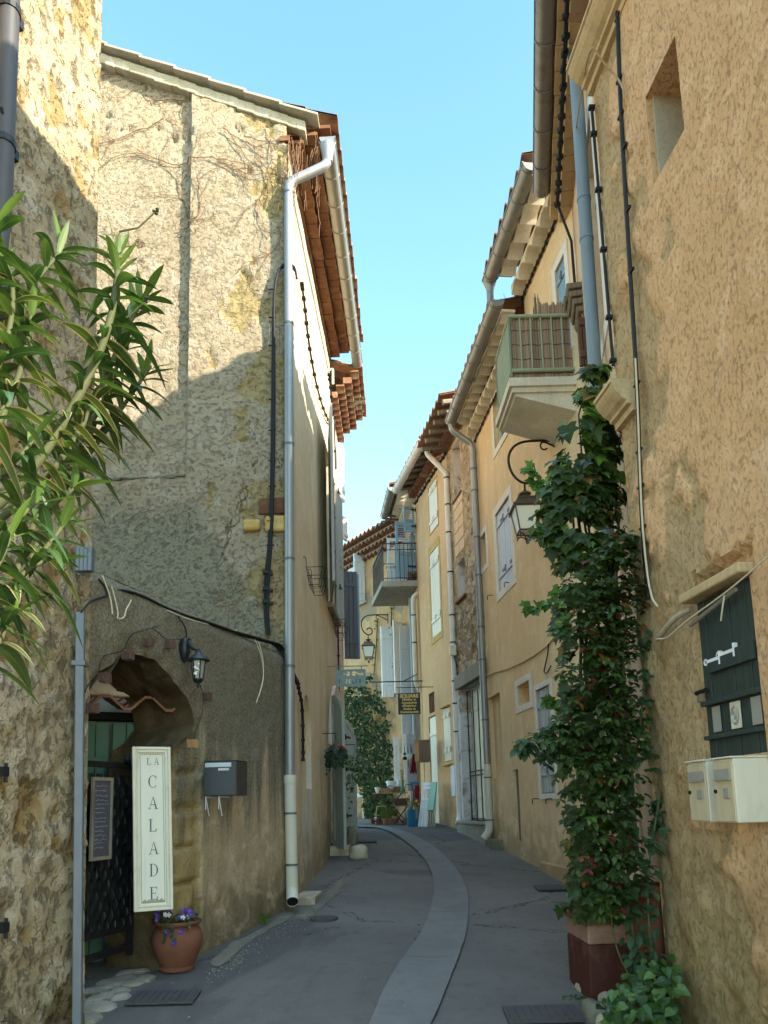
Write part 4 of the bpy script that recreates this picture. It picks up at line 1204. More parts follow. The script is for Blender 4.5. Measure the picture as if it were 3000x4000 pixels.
# moulded stone sills at the corner of the house
def moulding(a0, a1, z, name, k=1.0):
    prof = [(-.02, .12), (.20, .12), (.205, .085), (.19, .08), (.185, .055), (.165, .02), (.12, -.03), (.085, -.05), (.08, -.075), (.045, -.08), (.04, -.13), (-.02, -.13)]
    mb = MB(); n = len(prof)
    for a in (a0, a1):
        for o, h in prof: mb.v.append(WN.P(a, z + h * k, o * k))
    for i in range(n): mb.f.append([i, (i + 1) % n, n + (i + 1) % n, n + i]); mb.m.append(0); mb.c.append(None)
    mb.f.append(list(range(n))[::-1]); mb.f.append([n + i for i in range(n)]); mb.m += [0, 0]; mb.c += [None, None]
    return mb.build(name, M['mould'], HN)
zl_ = at(2400, 1600, 4.36).z; moulding(WN.L - .24, WN.L + .02, zl_, 'sill_moulding', .8)
zu_ = at(2330, 280, 4.36).z; moulding(WN.L - .75, WN.L + .02, zu_, 'sill_moulding', .85)

# ------------------------------------------------------------------ infill house with the big dark gutter
WI = Wall(1.63, 4.45, 2.10, 6.94, left=False)
zI = at(2140, 745, 6.85).z
root = thing('infill_house', 'narrow beige house with a long dark gutter, between the rough ochre and yellow ones', 'building', WI.P(WI.L, 1.0))
ri = (WI.L - 1.75, WI.L - 1.05, zI - 2.6, zI - .75); rl = (WI.L - .42, WI.L - .06, at(2275, 1500, 6.8).z, at(2275, 1320, 6.8).z)
mb = MB(); facade(mb, WI, 0, WI.L, 0, zI + .02, ops=[ri + (.2,), rl + (.18,)], res=.15, disp=simple_disp()); body(mb, WI, 0, WI.L, 0, zI + .02, 5); mb.build('wall', M['infill'], root, smooth=60)
surround(WI, ri, .14, M['trim'], root); leaf_panel(WI.P(ri[0], ri[2], -.12), WI.u, .345, ri[3] - ri[2], .035, M['shut_grey'], root, 'plank', out=WI.n); leaf_panel(WI.P(ri[0] + .35, ri[2], -.12), WI.u, .345, ri[3] - ri[2], .035, M['shut_grey'], root, 'plank', out=WI.n)
mb = MB(); mb.wbox(WI, rl[0], rl[1], rl[2], rl[3], -.16, -.13); mb.build('pane', M['black'], root)
leaf_panel(WI.P(rl[0] - .01, rl[2], .01), WI.n * .96 - WI.u * .2, .085, rl[3] - rl[2], .04, M['brownpaint'], root, 'plank', out=WI.u * -.96 - WI.n * .2, hinge=M['brownpaint'])
# rendered block cornice under the eave
mb = MB()
a = 0
while a < WI.L:
    w = .21 + R(-.02, .02)
    mb.wbox(WI, a, a + w - .008, zI - .10, zI + .02, -.02, .13 + R(-.006, .006)); mb.wbox(WI, a + .1, a + w + .09, zI + .025, zI + .13, -.02, .22 + R(-.006, .006)); a += w
mb.build('cornice', M['mould'], root, bevel=.008)
roof(WI, -.05, WI.L + .05, zI + .19, .32, 6.0, .35, tl, root)
gutter(WI, .0, WI.L - .02, zI + .12, .30, .09, M['oldzinc'], root, .42)
pb, pt_ = at(2325, 1450, 5.36), at(2240, 150, 5.36)
mb_pts = [WI.P(1.2, zI + .06, .33), V((pt_.x - .0, 5.36, pt_.z + .05)), V((pb.x, 5.36, pb.z)), V((pb.x + .015, 5.36, 1.2))]
mb_pts[0] = at(2150, -40, 5.2)
downspout(mb_pts, .052, [M['bluepipe'], M['bluepipe']], root, [V((pt_.x, 5.36, pt_.z - .2)), V((pt_.x + (pb.x - pt_.x) * .62, 5.36, pt_.z + (pb.z - pt_.z) * .62)), V((pt_.x + (pb.x - pt_.x) * .5, 5.36, pt_.z + (pb.z - pt_.z) * .5))])
# stub of tiled lean-to roof beside the balcony
zs = at(2265, 1230, 6.9).z
mb = MB()
for i in range(5):
    for j in range(2):
        mb.obox(WI.P(WI.L - .36 + j * .18, zs - .26 + i * .085, -.02), WI.u * .165, WI.n * (.04 + .03 * i + R(-.01, .01)), V((0, 0, .06)) + WI.n * .02)
mb.build('tile_bracket', M['wood'], root, bevel=.008)

# ------------------------------------------------------------------ yellow house (high part with balcony, low part)
WY = Wall(2.093, 6.95, 1.60, 11.32, left=False)
zh = at(1912, 1140, 8.9).z - .12
zlw = at(1952, 1275, 8.9).z - .10
a_sp = WY.px(2048, 1190)[0]
root = thing('yellow_house', 'yellow rendered house with a green railed balcony and grey shutters behind the ivy', 'building', WY.P(1.5, .8))
HY = root
bw = WY.rect(1934, 1545, 2050, 1770); bw = (WY.px(2040, 1700)[0], WY.px(1932, 1700)[0], WY.px(1932, 1765)[1], WY.px(1932, 1560)[1])
sw_ = WY.rect(1941, 1960, 2000, 2295); nw = WY.rect(1880, 2085, 1901, 2215); lo = WY.rect(2022, 2668, 2071, 2752); ts = WY.rect(2104, 2680, 2160, 3100)
rc = WY.rect(1909, 2712, 1960, 3040); sl_ = WY.rect(2008, 3005, 2030, 3285); up = WY.rect(2172, 1015, 2212, 1190)
up = (up[0], up[1], zh - 1.75, up[3])
ops = [bw + (.14,), sw_ + (.06,), nw + (.18,), lo + (.22,), ts + (.05,), rc + (.08,), sl_ + (.10,), up + (.06,)]
mb = MB(); facade(mb, WY, 0, WY.L, 0, zlw - .02, ops=[o for o in ops if o[3] < zlw - .1], res=.14, disp=simple_disp(.008))
facade(mb, WY, 0, a_sp, zlw - .02, zh - .02, ops=[(up[0], up[1], max(up[2], zlw + .02), up[3], .06)], res=.14, disp=simple_disp(.008))
body(mb, WY, a_sp, WY.L, 0, zlw - .02, 5); body(mb, WY, 0, a_sp, 0, zh - .02, 5)
mb.wbox(WY, nw[0] - .05, nw[1] + .05, nw[2] - .05, nw[3] + .05, -.25, -.178); mb.wbox(WY, lo[0] - .05, lo[1] + .05, lo[2] - .05, lo[3] + .05, -.29, -.218)
mb.wbox(WY, rc[0] - .04, rc[1] + .04, rc[2] - .04, rc[3] + .04, -.14, -.078)
mb.wbox(WY, up[0] - .02, up[1] + .02, up[2], up[3], -.09, -.058)
mb.build('wall', M['yellow'], root, smooth=60)
for r_, wd in ((bw, .10), (sw_, .11), (nw, .09), (lo, .085), (ts, .07), (up, .1)): surround(WY, r_, wd, M['trim'], root)
for r_, mt, dp in ((sw_, 'shut_lav', -.05), (ts, 'shut_lav2', -.045), (up, 'shut_blue', -.05)):
    w = (r_[1] - r_[0]) / 2
    for i in range(2): leaf_panel(WY.P(r_[0] + w * i + .003, r_[2] + .01, dp), WY.u, w - .006, r_[3] - r_[2] - .02, .032, M[mt], root, 'plank', out=WY.n, n=3, hinge=M['steel'])
window(WY, bw, .12, M['shut_white'], M['glass'], root, 1, 2)
gr = MB()
for i in range(7):
    aa = bw[0] + (bw[1] - bw[0]) * (i + .5) / 7; gr.tube([WY.P(aa, bw[2] + .02, -.03), WY.P(aa, bw[2] + .55, -.03)], .007, 5)
gr.tube([WY.P(bw[0], bw[2] + .5, -.03), WY.P(bw[1], bw[2] + .5, -.03)], .008, 5); gr.build('window_grille', M['railgreen'], root)
mb = MB(); mb.wbox(WY, sl_[0], sl_[1], sl_[2], sl_[3], -.095, -.05); mb.build('slot_board', M['greywood'], root)
for px, py in ((1925, 2325), (1993, 2275), (2105, 3120), (2160, 3120)):
    hk = MB(); a, z = WY.px(px, py); hk.tube([WY.P(a, z, 0), WY.P(a, z, .07), WY.P(a + .03, z - .005, .075), WY.P(a + .03, z - .06, .075)], .006, 5)
    hk.build('shutter_catch', M['iron'], root)
ck = MB()
pp = [(1902, 2645), (1935, 2628), (1985, 2615), (2040, 2590), (2090, 2562), (2140, 2525), (2165, 2495), (2200, 2475)]
ck.tube([WY.P(*WY.px(*p), .012) for p in pp], .008, 6)
tag(ck.build('wall_cable', M['wicker'], loc=WY.P(*WY.px(2040, 2590))), 'thin beige cable sagging across the yellow wall above the small square window', 'cable')
hk = MB(); pp = [(2152, 2515), (2150, 2555), (2138, 2605), (2134, 2625), (2142, 2632), (2152, 2622), (2162, 2600)]
hk.tube(chaikin([WY.P(*WY.px(*p), .03) for p in pp]), .008, 6)
tag(hk.build('hook', M['iron'], loc=WY.P(*WY.px(2150, 2555))), 'black iron hook hanging from the cable on the yellow wall', 'hook')
genoise(WY, a_sp - .02, WY.L, zlw + .10, 2, M['cream'], root, .15, .14, .22)
genoise(WY, .0, a_sp, zh + .12, 2, M['cream'], root, .16, .15, .24)
roof(WY, a_sp, WY.L + .1, zlw + .17, .42, 6.0, .33, tl, root)
roof(WY, 0, a_sp + .1, zh + .19, .44, 6.0, .33, tl, root)
gutter(WY, .0, WY.px(1915, 1140, .40)[0], zh + .10, .41, .088, M['zinc2'], root, .40)
gutter(WY, WY.px(1952, 1275, .40)[0], WY.L - .02, zlw + .08, .41, .088, M['zinc2'], root, .40)
e = WY.P(WY.px(1918, 1150, .40)[0], zh, .41)
mb = MB(); q = at(1918, 1235, e.y); mb.tube([V((e.x, e.y, zh + .03)), V((q.x, e.y, zlw + .14))], .045, 12); mb.lathe([(.045, -.10), (.05, -.05), (.088, .06)], V((e.x, e.y, zh + .02)), 14); mb.build('downspout', M['zinc'], root, smooth=50)
e = WY.P(WY.L - .06, zlw + .05, .41); pts = [e, e - V((0, 0, .12))] + [at(px, py, yy) for px, py, yy in ((1822, 1690, 11.35), (1838, 1760, 11.35), (1868, 2350, 11.35), (1890, 2960, 11.35), (1893, 3010, 11.35))]
x1, z1_ = pts[3].x, pts[3].z
wl = V((WY.P(WY.L - .07, 0, .08).x, WY.P(WY.L - .07, 0, .08).y, 0))
pts = [e, e - V((0, 0, .14)), V((wl.x, wl.y, at(1836, 1745, 11.3).z)), V((wl.x, wl.y, at(1888, 3000, 11.3).z))]
bn = [V((wl.x, wl.y, pts[2].z + (pts[3].z - pts[2].z) * k)) for k in (.08, .15, .30, .42, .58, .68, .86)]
downspout(pts, .050, [M['zinc'], M['steel']], root, bn)
mb = MB(); zb_ = gz(wl.y) + .1; mb.tube(bends([V((wl.x, wl.y, pts[3].z + .05)), V((wl.x, wl.y, zb_ + .12)), V((wl.x - .09, wl.y, zb_))], .1), .058, 14)
for k in (.15, .75): mb.tube([V((wl.x, wl.y, pts[3].z + (zb_ - pts[3].z) * k)), V((wl.x, wl.y, pts[3].z + (zb_ - pts[3].z) * k + .02))], .062, 12, 1)
mb.build('downspout_shoe', [M['pvc'], M['steel']], root, smooth=50)
mb = MB(); mb.wbox(WY, WY.L - .45, WY.L - .02, 0, gz(11) + .12, -.02, .14); mb.build('kerb_slab', M['ledge'], root, bevel=.02)
mb = MB(); a = WY.px(2124, 3400)[0]; mb.wbox(WY, -.1, a, 0, gz(8.7) + .14, -.02, .05); mb.build('plinth', M['yellow2'], root, bevel=.015)
mb = MB()
wx = WY.P(a_sp + .02, 0, .02); mb.tube([V((wx.x, wx.y, zh - .15)), V((wx.x, wx.y, zlw + .2))], .014, 6)
for (a_, b_, zz_, oo) in ((0, a_sp, zh - .20, .025), (a_sp, WY.L, zlw - .22, .025)):
    pp = [WY.P(a_ + (b_ - a_) * i / 16, zz_ + .025 * N3(i * .9, a_, 3), oo) for i in range(17)]; mb.tube(pp, .014, 6)
    for p in pp: mb.cbox(p, (.03, .04, .035))
tag(mb.build('wall_cable', M['cable'], loc=WY.P(a_sp, zh)), 'black clipped cable running under the cream cornices of the yellow house', 'cable')

# balcony: slab on a cantilever, railing, reed screen
yb0 = 7.12
A0 = V((WY.P(0, 0).x, 7.0, 0))
nearL = at(1990, 1500, yb0); zsl = nearL.z
xw = lambda y: 2.093 - (y - 6.95) * (.493 / 4.37)
farL = at(1936, 1674, 7.98)
xo = lambda y: nearL.x + (y - yb0) * (farL.x - nearL.x) / .86
yb1 = 7.98
mb = MB()
def slabpoly(pts, z0, z1): 
    n = len(pts); mb.add([V((x, y, z0)) for x, y in pts] + [V((x, y, z1)) for x, y in pts], [tuple(range(n))[::-1], tuple(range(n, 2 * n))] + [(i, (i + 1) % n, n + (i + 1) % n, n + i) for i in range(n)])
slabpoly([(xo(yb0), yb0), (xw(yb0) + .05, yb0), (xw(yb1) + .05, yb1), (xo(yb1), yb1)], zsl - .02, zsl + .07)
slabpoly([(xo(yb0) + .03, yb0 + .03), (xw(yb0) + .05, yb0 + .03), (xw(yb1) + .05, yb1 - .03), (xo(yb1) + .03, yb1 - .03)], zsl - .075, zsl - .021)
# tapering bracket under the slab
mb.add([V((xo(yb0) + .06, yb0 + .06, zsl - .075)), V((xw(yb0) + .05, yb0 + .06, zsl - .075)), V((xw(yb1) + .05, yb1 - .06, zsl - .075)), V((xo(yb1) + .06, yb1 - .06, zsl - .075)),
        V((xo(yb0) + .07, yb0 + .06, zsl - .10)), V((xw(yb0) + .05, yb0 + .06, zsl - .30)), V((xw(yb1) + .05, yb1 - .06, zsl - .30)), V((xo(yb1) + .07, yb1 - .06, zsl - .10))],
       [(0, 1, 2, 3), (4, 7, 6, 5), (0, 4, 5, 1), (3, 2, 6, 7), (0, 3, 7, 4)])
bal = mb.build('balcony', M['cream'], root)
zt = at(2010, 1235, yb0 + .03).z; zbr = zsl + .17
mb = MB(); i_ = .04
c1, c2, c3 = V((xo(yb0) + i_, yb0 + i_, 0)), V((xw(yb0), yb0 + i_, 0)), V((xo(yb1) + i_, yb1 - i_, 0))
c4 = V((xw(yb1), yb1 - i_, 0))
Z = lambda p, z: V((p.x, p.y, z))
for z in (zt, zbr):
    mb.tube([Z(c2, z), Z(c1, z)], .021, 8); mb.tube([Z(c1, z), Z(c3, z)], .021, 8); mb.tube([Z(c3, z), Z(c4, z)], .021, 8)
for (p, q, n) in ((c1, c2, 6), (c1, c3, 11), (c3, c4, 6)):
    for i in range(n): mb.tube([Z(p.lerp(q, i / n), zbr if i else zsl + .06), Z(p.lerp(q, i / n), zt)], .0095 if i else .015, 6)
mb.tube([Z(c3, zsl + .06), Z(c3, zt)], .015, 6)
mb.build('railing', M['railgreen'], bal, smooth=50)
# reed screen
mb = MB(); n = 120
for i in range(n):
    p = c1.lerp(c2, (i + .5) / n); w = .0052
    top = zt + (.02 if i < n * .42 else .17) + R(-.03, .02) + (0 if i < n * .38 or i > n * .5 else R(-.02, .12))
    if i < n * .40: top = zt - R(0, .02)
    c = R(.5, 1.25); base = (.36 * c, .245 * c, .165 * c)
    mb.tube([V((p.x, p.y + .03, zsl + .085)), V((p.x + R(-.004, .004), p.y + .03 + R(-.004, .004), top))], w, 4, 0, False, base)
for k in range(5):
    z = zsl + .15 + (zt - zsl - .1) * k / 4.2
    mb.tube([V((c1.lerp(c2, i / 14).x, c1.y + .022, z + .008 * math.sin(i * 1.7))) for i in range(15)], .003, 4, 0, False, (.10, .09, .08))
t = NT('reed_stalks'); t.fin(t.attr('Col', 'Color'), .8, spec=.15)
tag(mb.build('reed_screen', t.mat, loc=Z(c1, zsl)), 'split reed screen tied inside the green balcony railing', 'screen')

# ------------------------------------------------------------------ narrow rubble house
WB = Wall(1.59, 11.33, 1.29, 13.08, left=False)
zB = at(1720, 1690, 12.2).z
root = thing('rubble_house', 'very narrow house of crumbling rubble between two downspouts with a barred cream door', 'building', WB.P(WB.L / 2, 1.0))
w1 = WB.rect(1774, 1725, 1803, 1945); w2 = WB.rect(1787, 2185, 1818, 2338)
dr = WB.rect(1797, 2665, 1893, 3200); dr = (max(.12, dr[0]), min(WB.L - .12, dr[1]), gz(12.2) + .26, dr[3])
dr = (.14, WB.L - .30, dr[2], dr[3])
def d_rub(a, z):
    lay = 1 if (z > 5.6 - .3 * a and N3(a * 3, z * 2, 2) < .35) else (0 if N3(a * 2.5, z * 2.5, 6) < .22 else .6)
    rough = .02 * FR(a * 7, z * 7, 1, 4) + .025 * N3(a * 9, z * 9, 5)
    if z < dr[3] + .2: return .004 * rough, .2
    in_ = w1[0] - .1 < a < w1[1] + .12 and z > w2[3] + .1
    return (.018 if in_ else rough), 0 if in_ else 1 - lay * .7
mb = MB(); facade(mb, WB, 0, WB.L, 0, zB, ops=[w1 + (.2,), w2 + (.22,), dr + (.22,)], res=.055, disp=d_rub, mr=1); body(mb, WB, 0, WB.L, 0, zB, 5)
mb.build('wall', [M['rubble'], M['peel']], root, smooth=60)
mb = MB(); row = 0; z = w2[3] + .12
while z < w1[2] - .12:
    for k in range(2):
        x0 = w1[0] - .06 + k * (w1[1] - w1[0] + .12) / 2; mb.wbox(WB, x0 + .008, x0 + (w1[1] - w1[0] + .12) / 2 - .008, z, z + .2, -.02, .03)
    z += .215
mb.build('block_infill', M['infill'], root, bevel=.006)
for r_ in (w1, w2):
    mb = MB(); mb.wbox(WB, r_[0] - .05, r_[1] + .05, r_[2] - .045, r_[2], -.1, .05); mb.build('sill', M['brick'], root, bevel=.006)
    mb = MB(); mb.wbox(WB, r_[0], r_[1], r_[2], r_[3], -.23, -.19); mb.build('shutter', M['infill'] if r_ is w1 else M['greywood'], root)
mb = MB(); mb.wbox(WB, -.02, WB.L - .05, dr[3], dr[3] + .24, -.05, .07); mb.build('lintel', M['greywood'], root, bevel=.012)
leaf_panel(WB.P(dr[0] + .01, dr[2], -.20), WB.u, dr[1] - dr[0] - .02, dr[3] - dr[2] - .02, .04, M['shut_cream'], root, 'plank', name='door', out=WB.n, n=3)
mb = MB()
for i in range(5):
    aa = dr[0] + .03 + (dr[1] - dr[0] - .06) * i / 4; mb.tube([WB.P(aa, dr[2], -.10), WB.P(aa, dr[3] - .06, -.10)], .011, 6)
for z in (dr[2] + .03, dr[2] + (dr[3] - dr[2]) * .36, dr[2] + (dr[3] - dr[2]) * .33, dr[3] - .06): mb.tube([WB.P(dr[0] + .02, z, -.10), WB.P(dr[1] - .02, z, -.10)], .012, 6)
mb.build('grille', M['iron'], root)
mb = MB(); mb.wbox(WB, .05, WB.L - .14, 0, dr[2] - .05, -.3, .12); mb.wbox(WB, .04, WB.L - .13, dr[2] - .049, dr[2], -.3, .15); mb.build('doorstep', M['concrete'], root, bevel=.008)
mb = MB(); mb.wbox(WB, dr[1] + .005, dr[1] + .20, dr[2], dr[3], -.02, .035); mb.build('door_jamb', M['peel'], root, bevel=.012)
genoise(WB, 0, WB.L, zB + .16, 1, tl[2], root, .2, .13, .2, m2=tl[2])
mb = MB()
for i in range(6):
    a = .08 + i * (WB.L - .16) / 5; mb.tube([WB.P(a, zB + .2, -.2), WB.P(a, zB + .06, .5)], .045, 7)
mb.build('rafter', M['greywood'], root)
roof(WB, 0, WB.L, zB + .14, .52, 6.0, .32, tl, root)
q = WB.P(WB.L - .10, 0, .05); zt_p = at(1742, 1850, 13.0).z
e = at(1668, 1745, 13.1)
pts = [e, e - V((0, 0, .15)), V((q.x, q.y, zt_p)), V((q.x, q.y, gz(13) + .25)), V((q.x - .05, q.y - .1, gz(13) + .12))]
downspout(pts, .050, [M['whitepipe'], M['iron']], root, [V((q.x, q.y, zt_p - k)) for k in (.1, .62, 1.15, 1.9, 2.7, 3.2, 3.9, 4.3, 4.8)])
bx = MB(); c = at(1769, 2543, q.y - .10); bx.cbox(c, (.12, .09, .18)); tag(bx.build('junction_box', M['box_white'], loc=c, bevel=.012), 'small white junction box clamped to the white downspout', 'junction box')
cb = MB(); cb.tube(chaikin([c + V((.02, -.02, -.08)), c + V((.05, -.02, -.25)), c + V((.07, 0, -.5)), V((q.x + .07, q.y - .05, c.z - 1.2)), V((q.x + .10, q.y - .05, c.z - 2.0)), V((q.x + .12, q.y - .05, gz(13) + .1))]), .012, 6)
tag(cb.build('meter_cable', M['cable'], loc=c), 'black cable dropping from the white junction box to the ground', 'cable')

# ------------------------------------------------------------------ house with cream shutters
WC = Wall(1.285, 13.09, .80, 15.35, left=False)
zC = (at(1668, 1742, 13.2).z + at(1560, 1925, 15.1).z) / 2 - .06
root = thing('cream_shutter_house', 'orange house with closed cream shutters, one of them arched, left of the narrow rubble house', 'building', WC.P(WC.L / 2, 1.2))
c1_ = WC.rect(1677, 1880, 1710, 2070); c2_ = WC.rect(1684, 2140, 1720, 2485); c3_ = WC.rect(1678, 2795, 1706, 3060); c4_ = WC.rect(1735, 2762, 1760, 2975); c5_ = WC.rect(1677, 2705, 1698, 2785)
c3_ = (c3_[0], c3_[1], gz(14.2) + .02, c3_[3])
c6_ = WC.rect(1768, 2990, 1783, 3110)
mb = MB(); facade(mb, WC, 0, WC.L, 0, zC + .02, ops=[r_ + (.08,) for r_ in (c1_, c2_, c4_)] + [c3_ + (.1,), c5_ + (.15,)], res=.13, disp=simple_disp()); body(mb, WC, 0, WC.L, 0, zC + .02, 5); mb.wbox(WC, c5_[0] - .02, c5_[1] + .02, c5_[2] - .02, c5_[3] + .02, -.2, -.148)
mb.build('wall', M['yellow2'], root, smooth=60)
surround(WC, c2_, .085, M['ochre'], root, bot=.12); surround(WC, c1_, .03, M['ochre'], root)
mb = MB(); mb.wbox(WC, c2_[0] - .05, c2_[1] + .05, c2_[3] + .086, c2_[3] + .16, -.01, .013); mb.build('arch_stone', M['ochre'], root, bevel=.03)
for r_, mt in ((c1_, 'shut_cream'), (c2_, 'shut_cream'), (c4_, 'shut_cream')):
    w = (r_[1] - r_[0]) / 2
    for i in range(2): leaf_panel(WC.P(r_[0] + i * w + .003, r_[2] + .01, -.03), WC.u, w - .006, r_[3] - r_[2] - .02, .034, M[mt], root, 'plank', out=WC.n, n=2, hinge=M['shut_cream'])
leaf_panel(WC.P(c3_[0] + .01, c3_[2], -.06), WC.u, c3_[1] - c3_[0] - .02, c3_[3] - c3_[2] - .02, .04, M['shut_cream'], root, 'plank', name='door', out=WC.n, n=2)
mb = MB()
for i in range(4):
    aa = c5_[0] + (c5_[1] - c5_[0]) * (i + .5) / 4; mb.tube([WC.P(aa, c5_[2], .01), WC.P(aa, c5_[3], .01)], .008, 5)
mb.build('window_grille', M['iron'], root)
for py in (2755, 2985):
    mb = MB(); a, z = WC.px(1748, py); mb.wbox(WC, c4_[0] - .05, c4_[1] + .05, z - .03, z, -.01, .06); mb.build('sill', M['ochre'], root, bevel=.006)
mb = MB(); mb.wbox(WC, c6_[0], c6_[1], c6_[2], c6_[3], -.01, .03); mb.build('meter_door', M['shut_lav'], root, bevel=.005)
genoise(WC, 0, WC.L, zC + .10, 1, tl[2], root, .16, .13, .2, m2=tl[2])
mb = MB()
for i in range(8):
    a = .1 + i * (WC.L - .2) / 7; mb.tube([WC.P(a, zC + .26, -.2), WC.P(a, zC + .13, .42)], .04, 6)
mb.build('rafter', M['greywood'], root)
roof(WC, 0, WC.L, zC + .16, .46, 6.0, .32, tl, root)
gutter(WC, .02, WC.L - .02, zC + .14, .44, .085, M['whitepipe'], root, .5)
pp = [WC.P(WC.L * i / 14, zC - .12 + .05 * N3(i * .8, 2, 2), .03) for i in range(15)]
mb = MB(); mb.tube(pp, .016, 6)
for p in pp: mb.cbox(p, (.05, .05, .05), Matrix.Rotation(R(0, 1), 3, 'Z'))
tag(mb.build('wall_cable', M['cable'], loc=pp[7]), 'tangled dark cable under the eave of the house with cream shutters', 'cable')

# ------------------------------------------------------------------ balcony house, blue shutters
WD = Wall(.79, 15.37, .60, 17.15, left=False)
zD = at(1530, 1935, 15.6).z - .05
root = thing('balcony_house', 'house at the bend with blue shutters over a concrete balcony with dark railings', 'building', WD.P(WD.L / 2, 1.4))
d1_ = (.25, 1.05, at(1560, 2275, 15.8).z, at(1560, 2060, 15.8).z); d2_ = (.45, 1.1, gz(15) + 1.35, at(1570, 2420, 15.8).z)
d3_ = (.5, 1.35, gz(15.5), at(1570, 2880, 15.8).z)
mb = MB(); facade(mb, WD, 0, WD.L, 0, zD, ops=[d1_ + (.15,), d2_ + (.15,), d3_ + (.2,)], res=.15, disp=simple_disp()); body(mb, WD, 0, WD.L, 0, zD, 5); mb.build('wall', M['far'], root, smooth=60)
window(WD, d1_, .13, M['shut_white'], M['glass'], root, 1, 3); window(WD, d2_, .13, M['shut_white'], M['glass'], root, 1, 3)
mb = MB(); mb.wbox(WD, d3_[0], d3_[1], d3_[2], d3_[3], -.2, -.17); mb.build('doorway', M['black'], root)
dn_ = WD.n
leaf_panel(WD.P(d1_[0], d1_[2], .03), (dn_ * .97 - WD.u * .2), .42, d1_[3] - d1_[2], .04, M['shut_blue'], root, 'louver', out=-WD.u, hinge=M['iron'])
leaf_panel(WD.P(d1_[1], d1_[2], .03), (dn_ * .99 - WD.u * .05), .50, d1_[3] - d1_[2] - .05, .04, M['shut_white'], root, 'louver', out=-WD.u)
zu0, zu1 = at(1610, 2085, 15.45).z, at(1610, 1985, 15.45).z
leaf_panel(WD.P(.05, zu0, .03), (dn_ * .98 - WD.u * .15), .24, zu1 - zu0, .04, M['shut_blue'], root, 'louver', out=-WD.u, hinge=M['iron'])
for (aa, w_, mt) in ((d2_[0], .12, 'shut_lav2'), (d2_[1], .3, 'shut_white')):
    leaf_panel(WD.P(aa, d2_[2], .03), (dn_ * .9 - WD.u * .3), w_, d2_[3] - d2_[2], .04, M[mt], root, 'plank', out=-WD.u)
ys0 = 15.42
nl, nr, fl = at(1490, 2280, ys0), at(1646, 2272, ys0), at(1452, 2370, 17.0)
zs_ = nl.z
mb = MB()
P4 = [(nl.x, ys0), (nr.x + .1, ys0), (WD.P(1.6, 0).x + .1, 17.0), (fl.x, 17.0)]
n = 4; mb.add([V((x, y, zs_ - .07)) for x, y in P4] + [V((x, y, zs_ + .06)) for x, y in P4], [(3, 2, 1, 0), (4, 5, 6, 7), (0, 1, 5, 4), (1, 2, 6, 5), (2, 3, 7, 6), (3, 0, 4, 7)])
bal = mb.build('balcony', M['concrete'], root, bevel=.01)
zt = at(1495, 2122, ys0).z
g1, g2, g3 = V((nl.x + .05, ys0 + .04, 0)), V((nr.x, ys0 + .04, 0)), V((fl.x + .05, 16.95, 0))
mb = MB()
for z in (zt, zt - .14, zs_ + .13): mb.tube([Z(g2, z), Z(g1, z)], .013 if z == zt else .009, 6); mb.tube([Z(g1, z), Z(g3, z)], .013 if z == zt else .009, 6)
mb.tube([Z(g1, zs_ + .45), Z(g1.lerp(g2, .3), zs_ + .45)], .009, 5)
for p, q, n in ((g1, g2, 9), (g1, g3, 18)):
    for i in range(n + 1):
        if p is g1 and q is g2 and i in (1, 2): 
            mb.tube([Z(p.lerp(q, i / n), zs_ + .06), Z(p.lerp(q, i / n), zs_ + .3)], .006, 4); continue
        mb.tube([Z(p.lerp(q, i / n), zs_ + .06), Z(p.lerp(q, i / n), zt)], .006, 5)
for k in range(3):
    c = Z(g1.lerp(g2, .1 + .1 * k), zs_ + .37); mb.tube([c + V((.035 * math.cos(t) * (1 - t / 14), 0, .035 * math.sin(t) * (1 - t / 14))) for t in [i * .5 for i in range(20)]], .004, 4)
mb.build('railing', M['iron'], bal)
genoise(WD, 0, WD.L, zD + .12, 2, M['cream'], root, .17, .13, .18)
roof(WD, 0, WD.L + .1, zD + .18, .5, 6.0, .3, tl, root)
gutter(WD, .05, WD.L - .1, zD + .14, .50, .09, M['zinc2'], root, .45)
q = WD.P(.12, 0, .07); z0_ = zs_ - .2
downspout([V((q.x + .15, q.y, z0_)), V((q.x - .03, q.y, z0_ - .08)), V((q.x - .03, q.y, at(1640, 2665, 15.4).z)), V((q.x + .06, q.y, at(1640, 2700, 15.4).z))], .05, [M['pvc'], M['iron']], root, [V((q.x - .03, q.y, z0_ - k)) for k in (.5, 1.1)])
q = WD.P(.55, 0, .09); downspout([V((q.x, q.y, z0_)), V((q.x, q.y, at(1600, 2880, 15.9).z))], .045, [M['bluepipe'], M['iron']], root, [])

# ------------------------------------------------------------------ far house facing down the street
WE = Wall(.60, 17.17, -2.2, 21.3, left=False)
zEa = at(1440, 2092, 17.3).z
root = thing('vine_house', 'house closing the view at the bend with a toothed tile cornice and climbing vines', 'building', WE.P(1.4, 1.4))
aE = lambda px, py: WE.px(px, py)[0]
def rE(xl, yt, xr, yb): 
    a0, a1 = WE.px(xr, (yt + yb) / 2)[0], WE.px(xl, (yt + yb) / 2)[0]
    return (a0, a1, WE.px((xl + xr) / 2, yb)[1], WE.px((xl + xr) / 2, yt)[1])
e1_ = rE(1398, 2205, 1425, 2350); e2_ = rE(1535, 2440, 1575, 2720); e3_ = rE(1360, 2540, 1400, 2650)
def d_far(a, z):
    m_ = N3(a * 2, z * 1.6, 4) + .4 * N3(a * 6, z * 6, 1)
    band = e1_[2] - .55 < z < e1_[2] + .05 and a > aE(1470, 2400)
    w = 1 if (m_ > .28 or (band and m_ > -.2)) else 0
    return .006 * N3(a * 3, z * 3, 2) - .012 * w, w
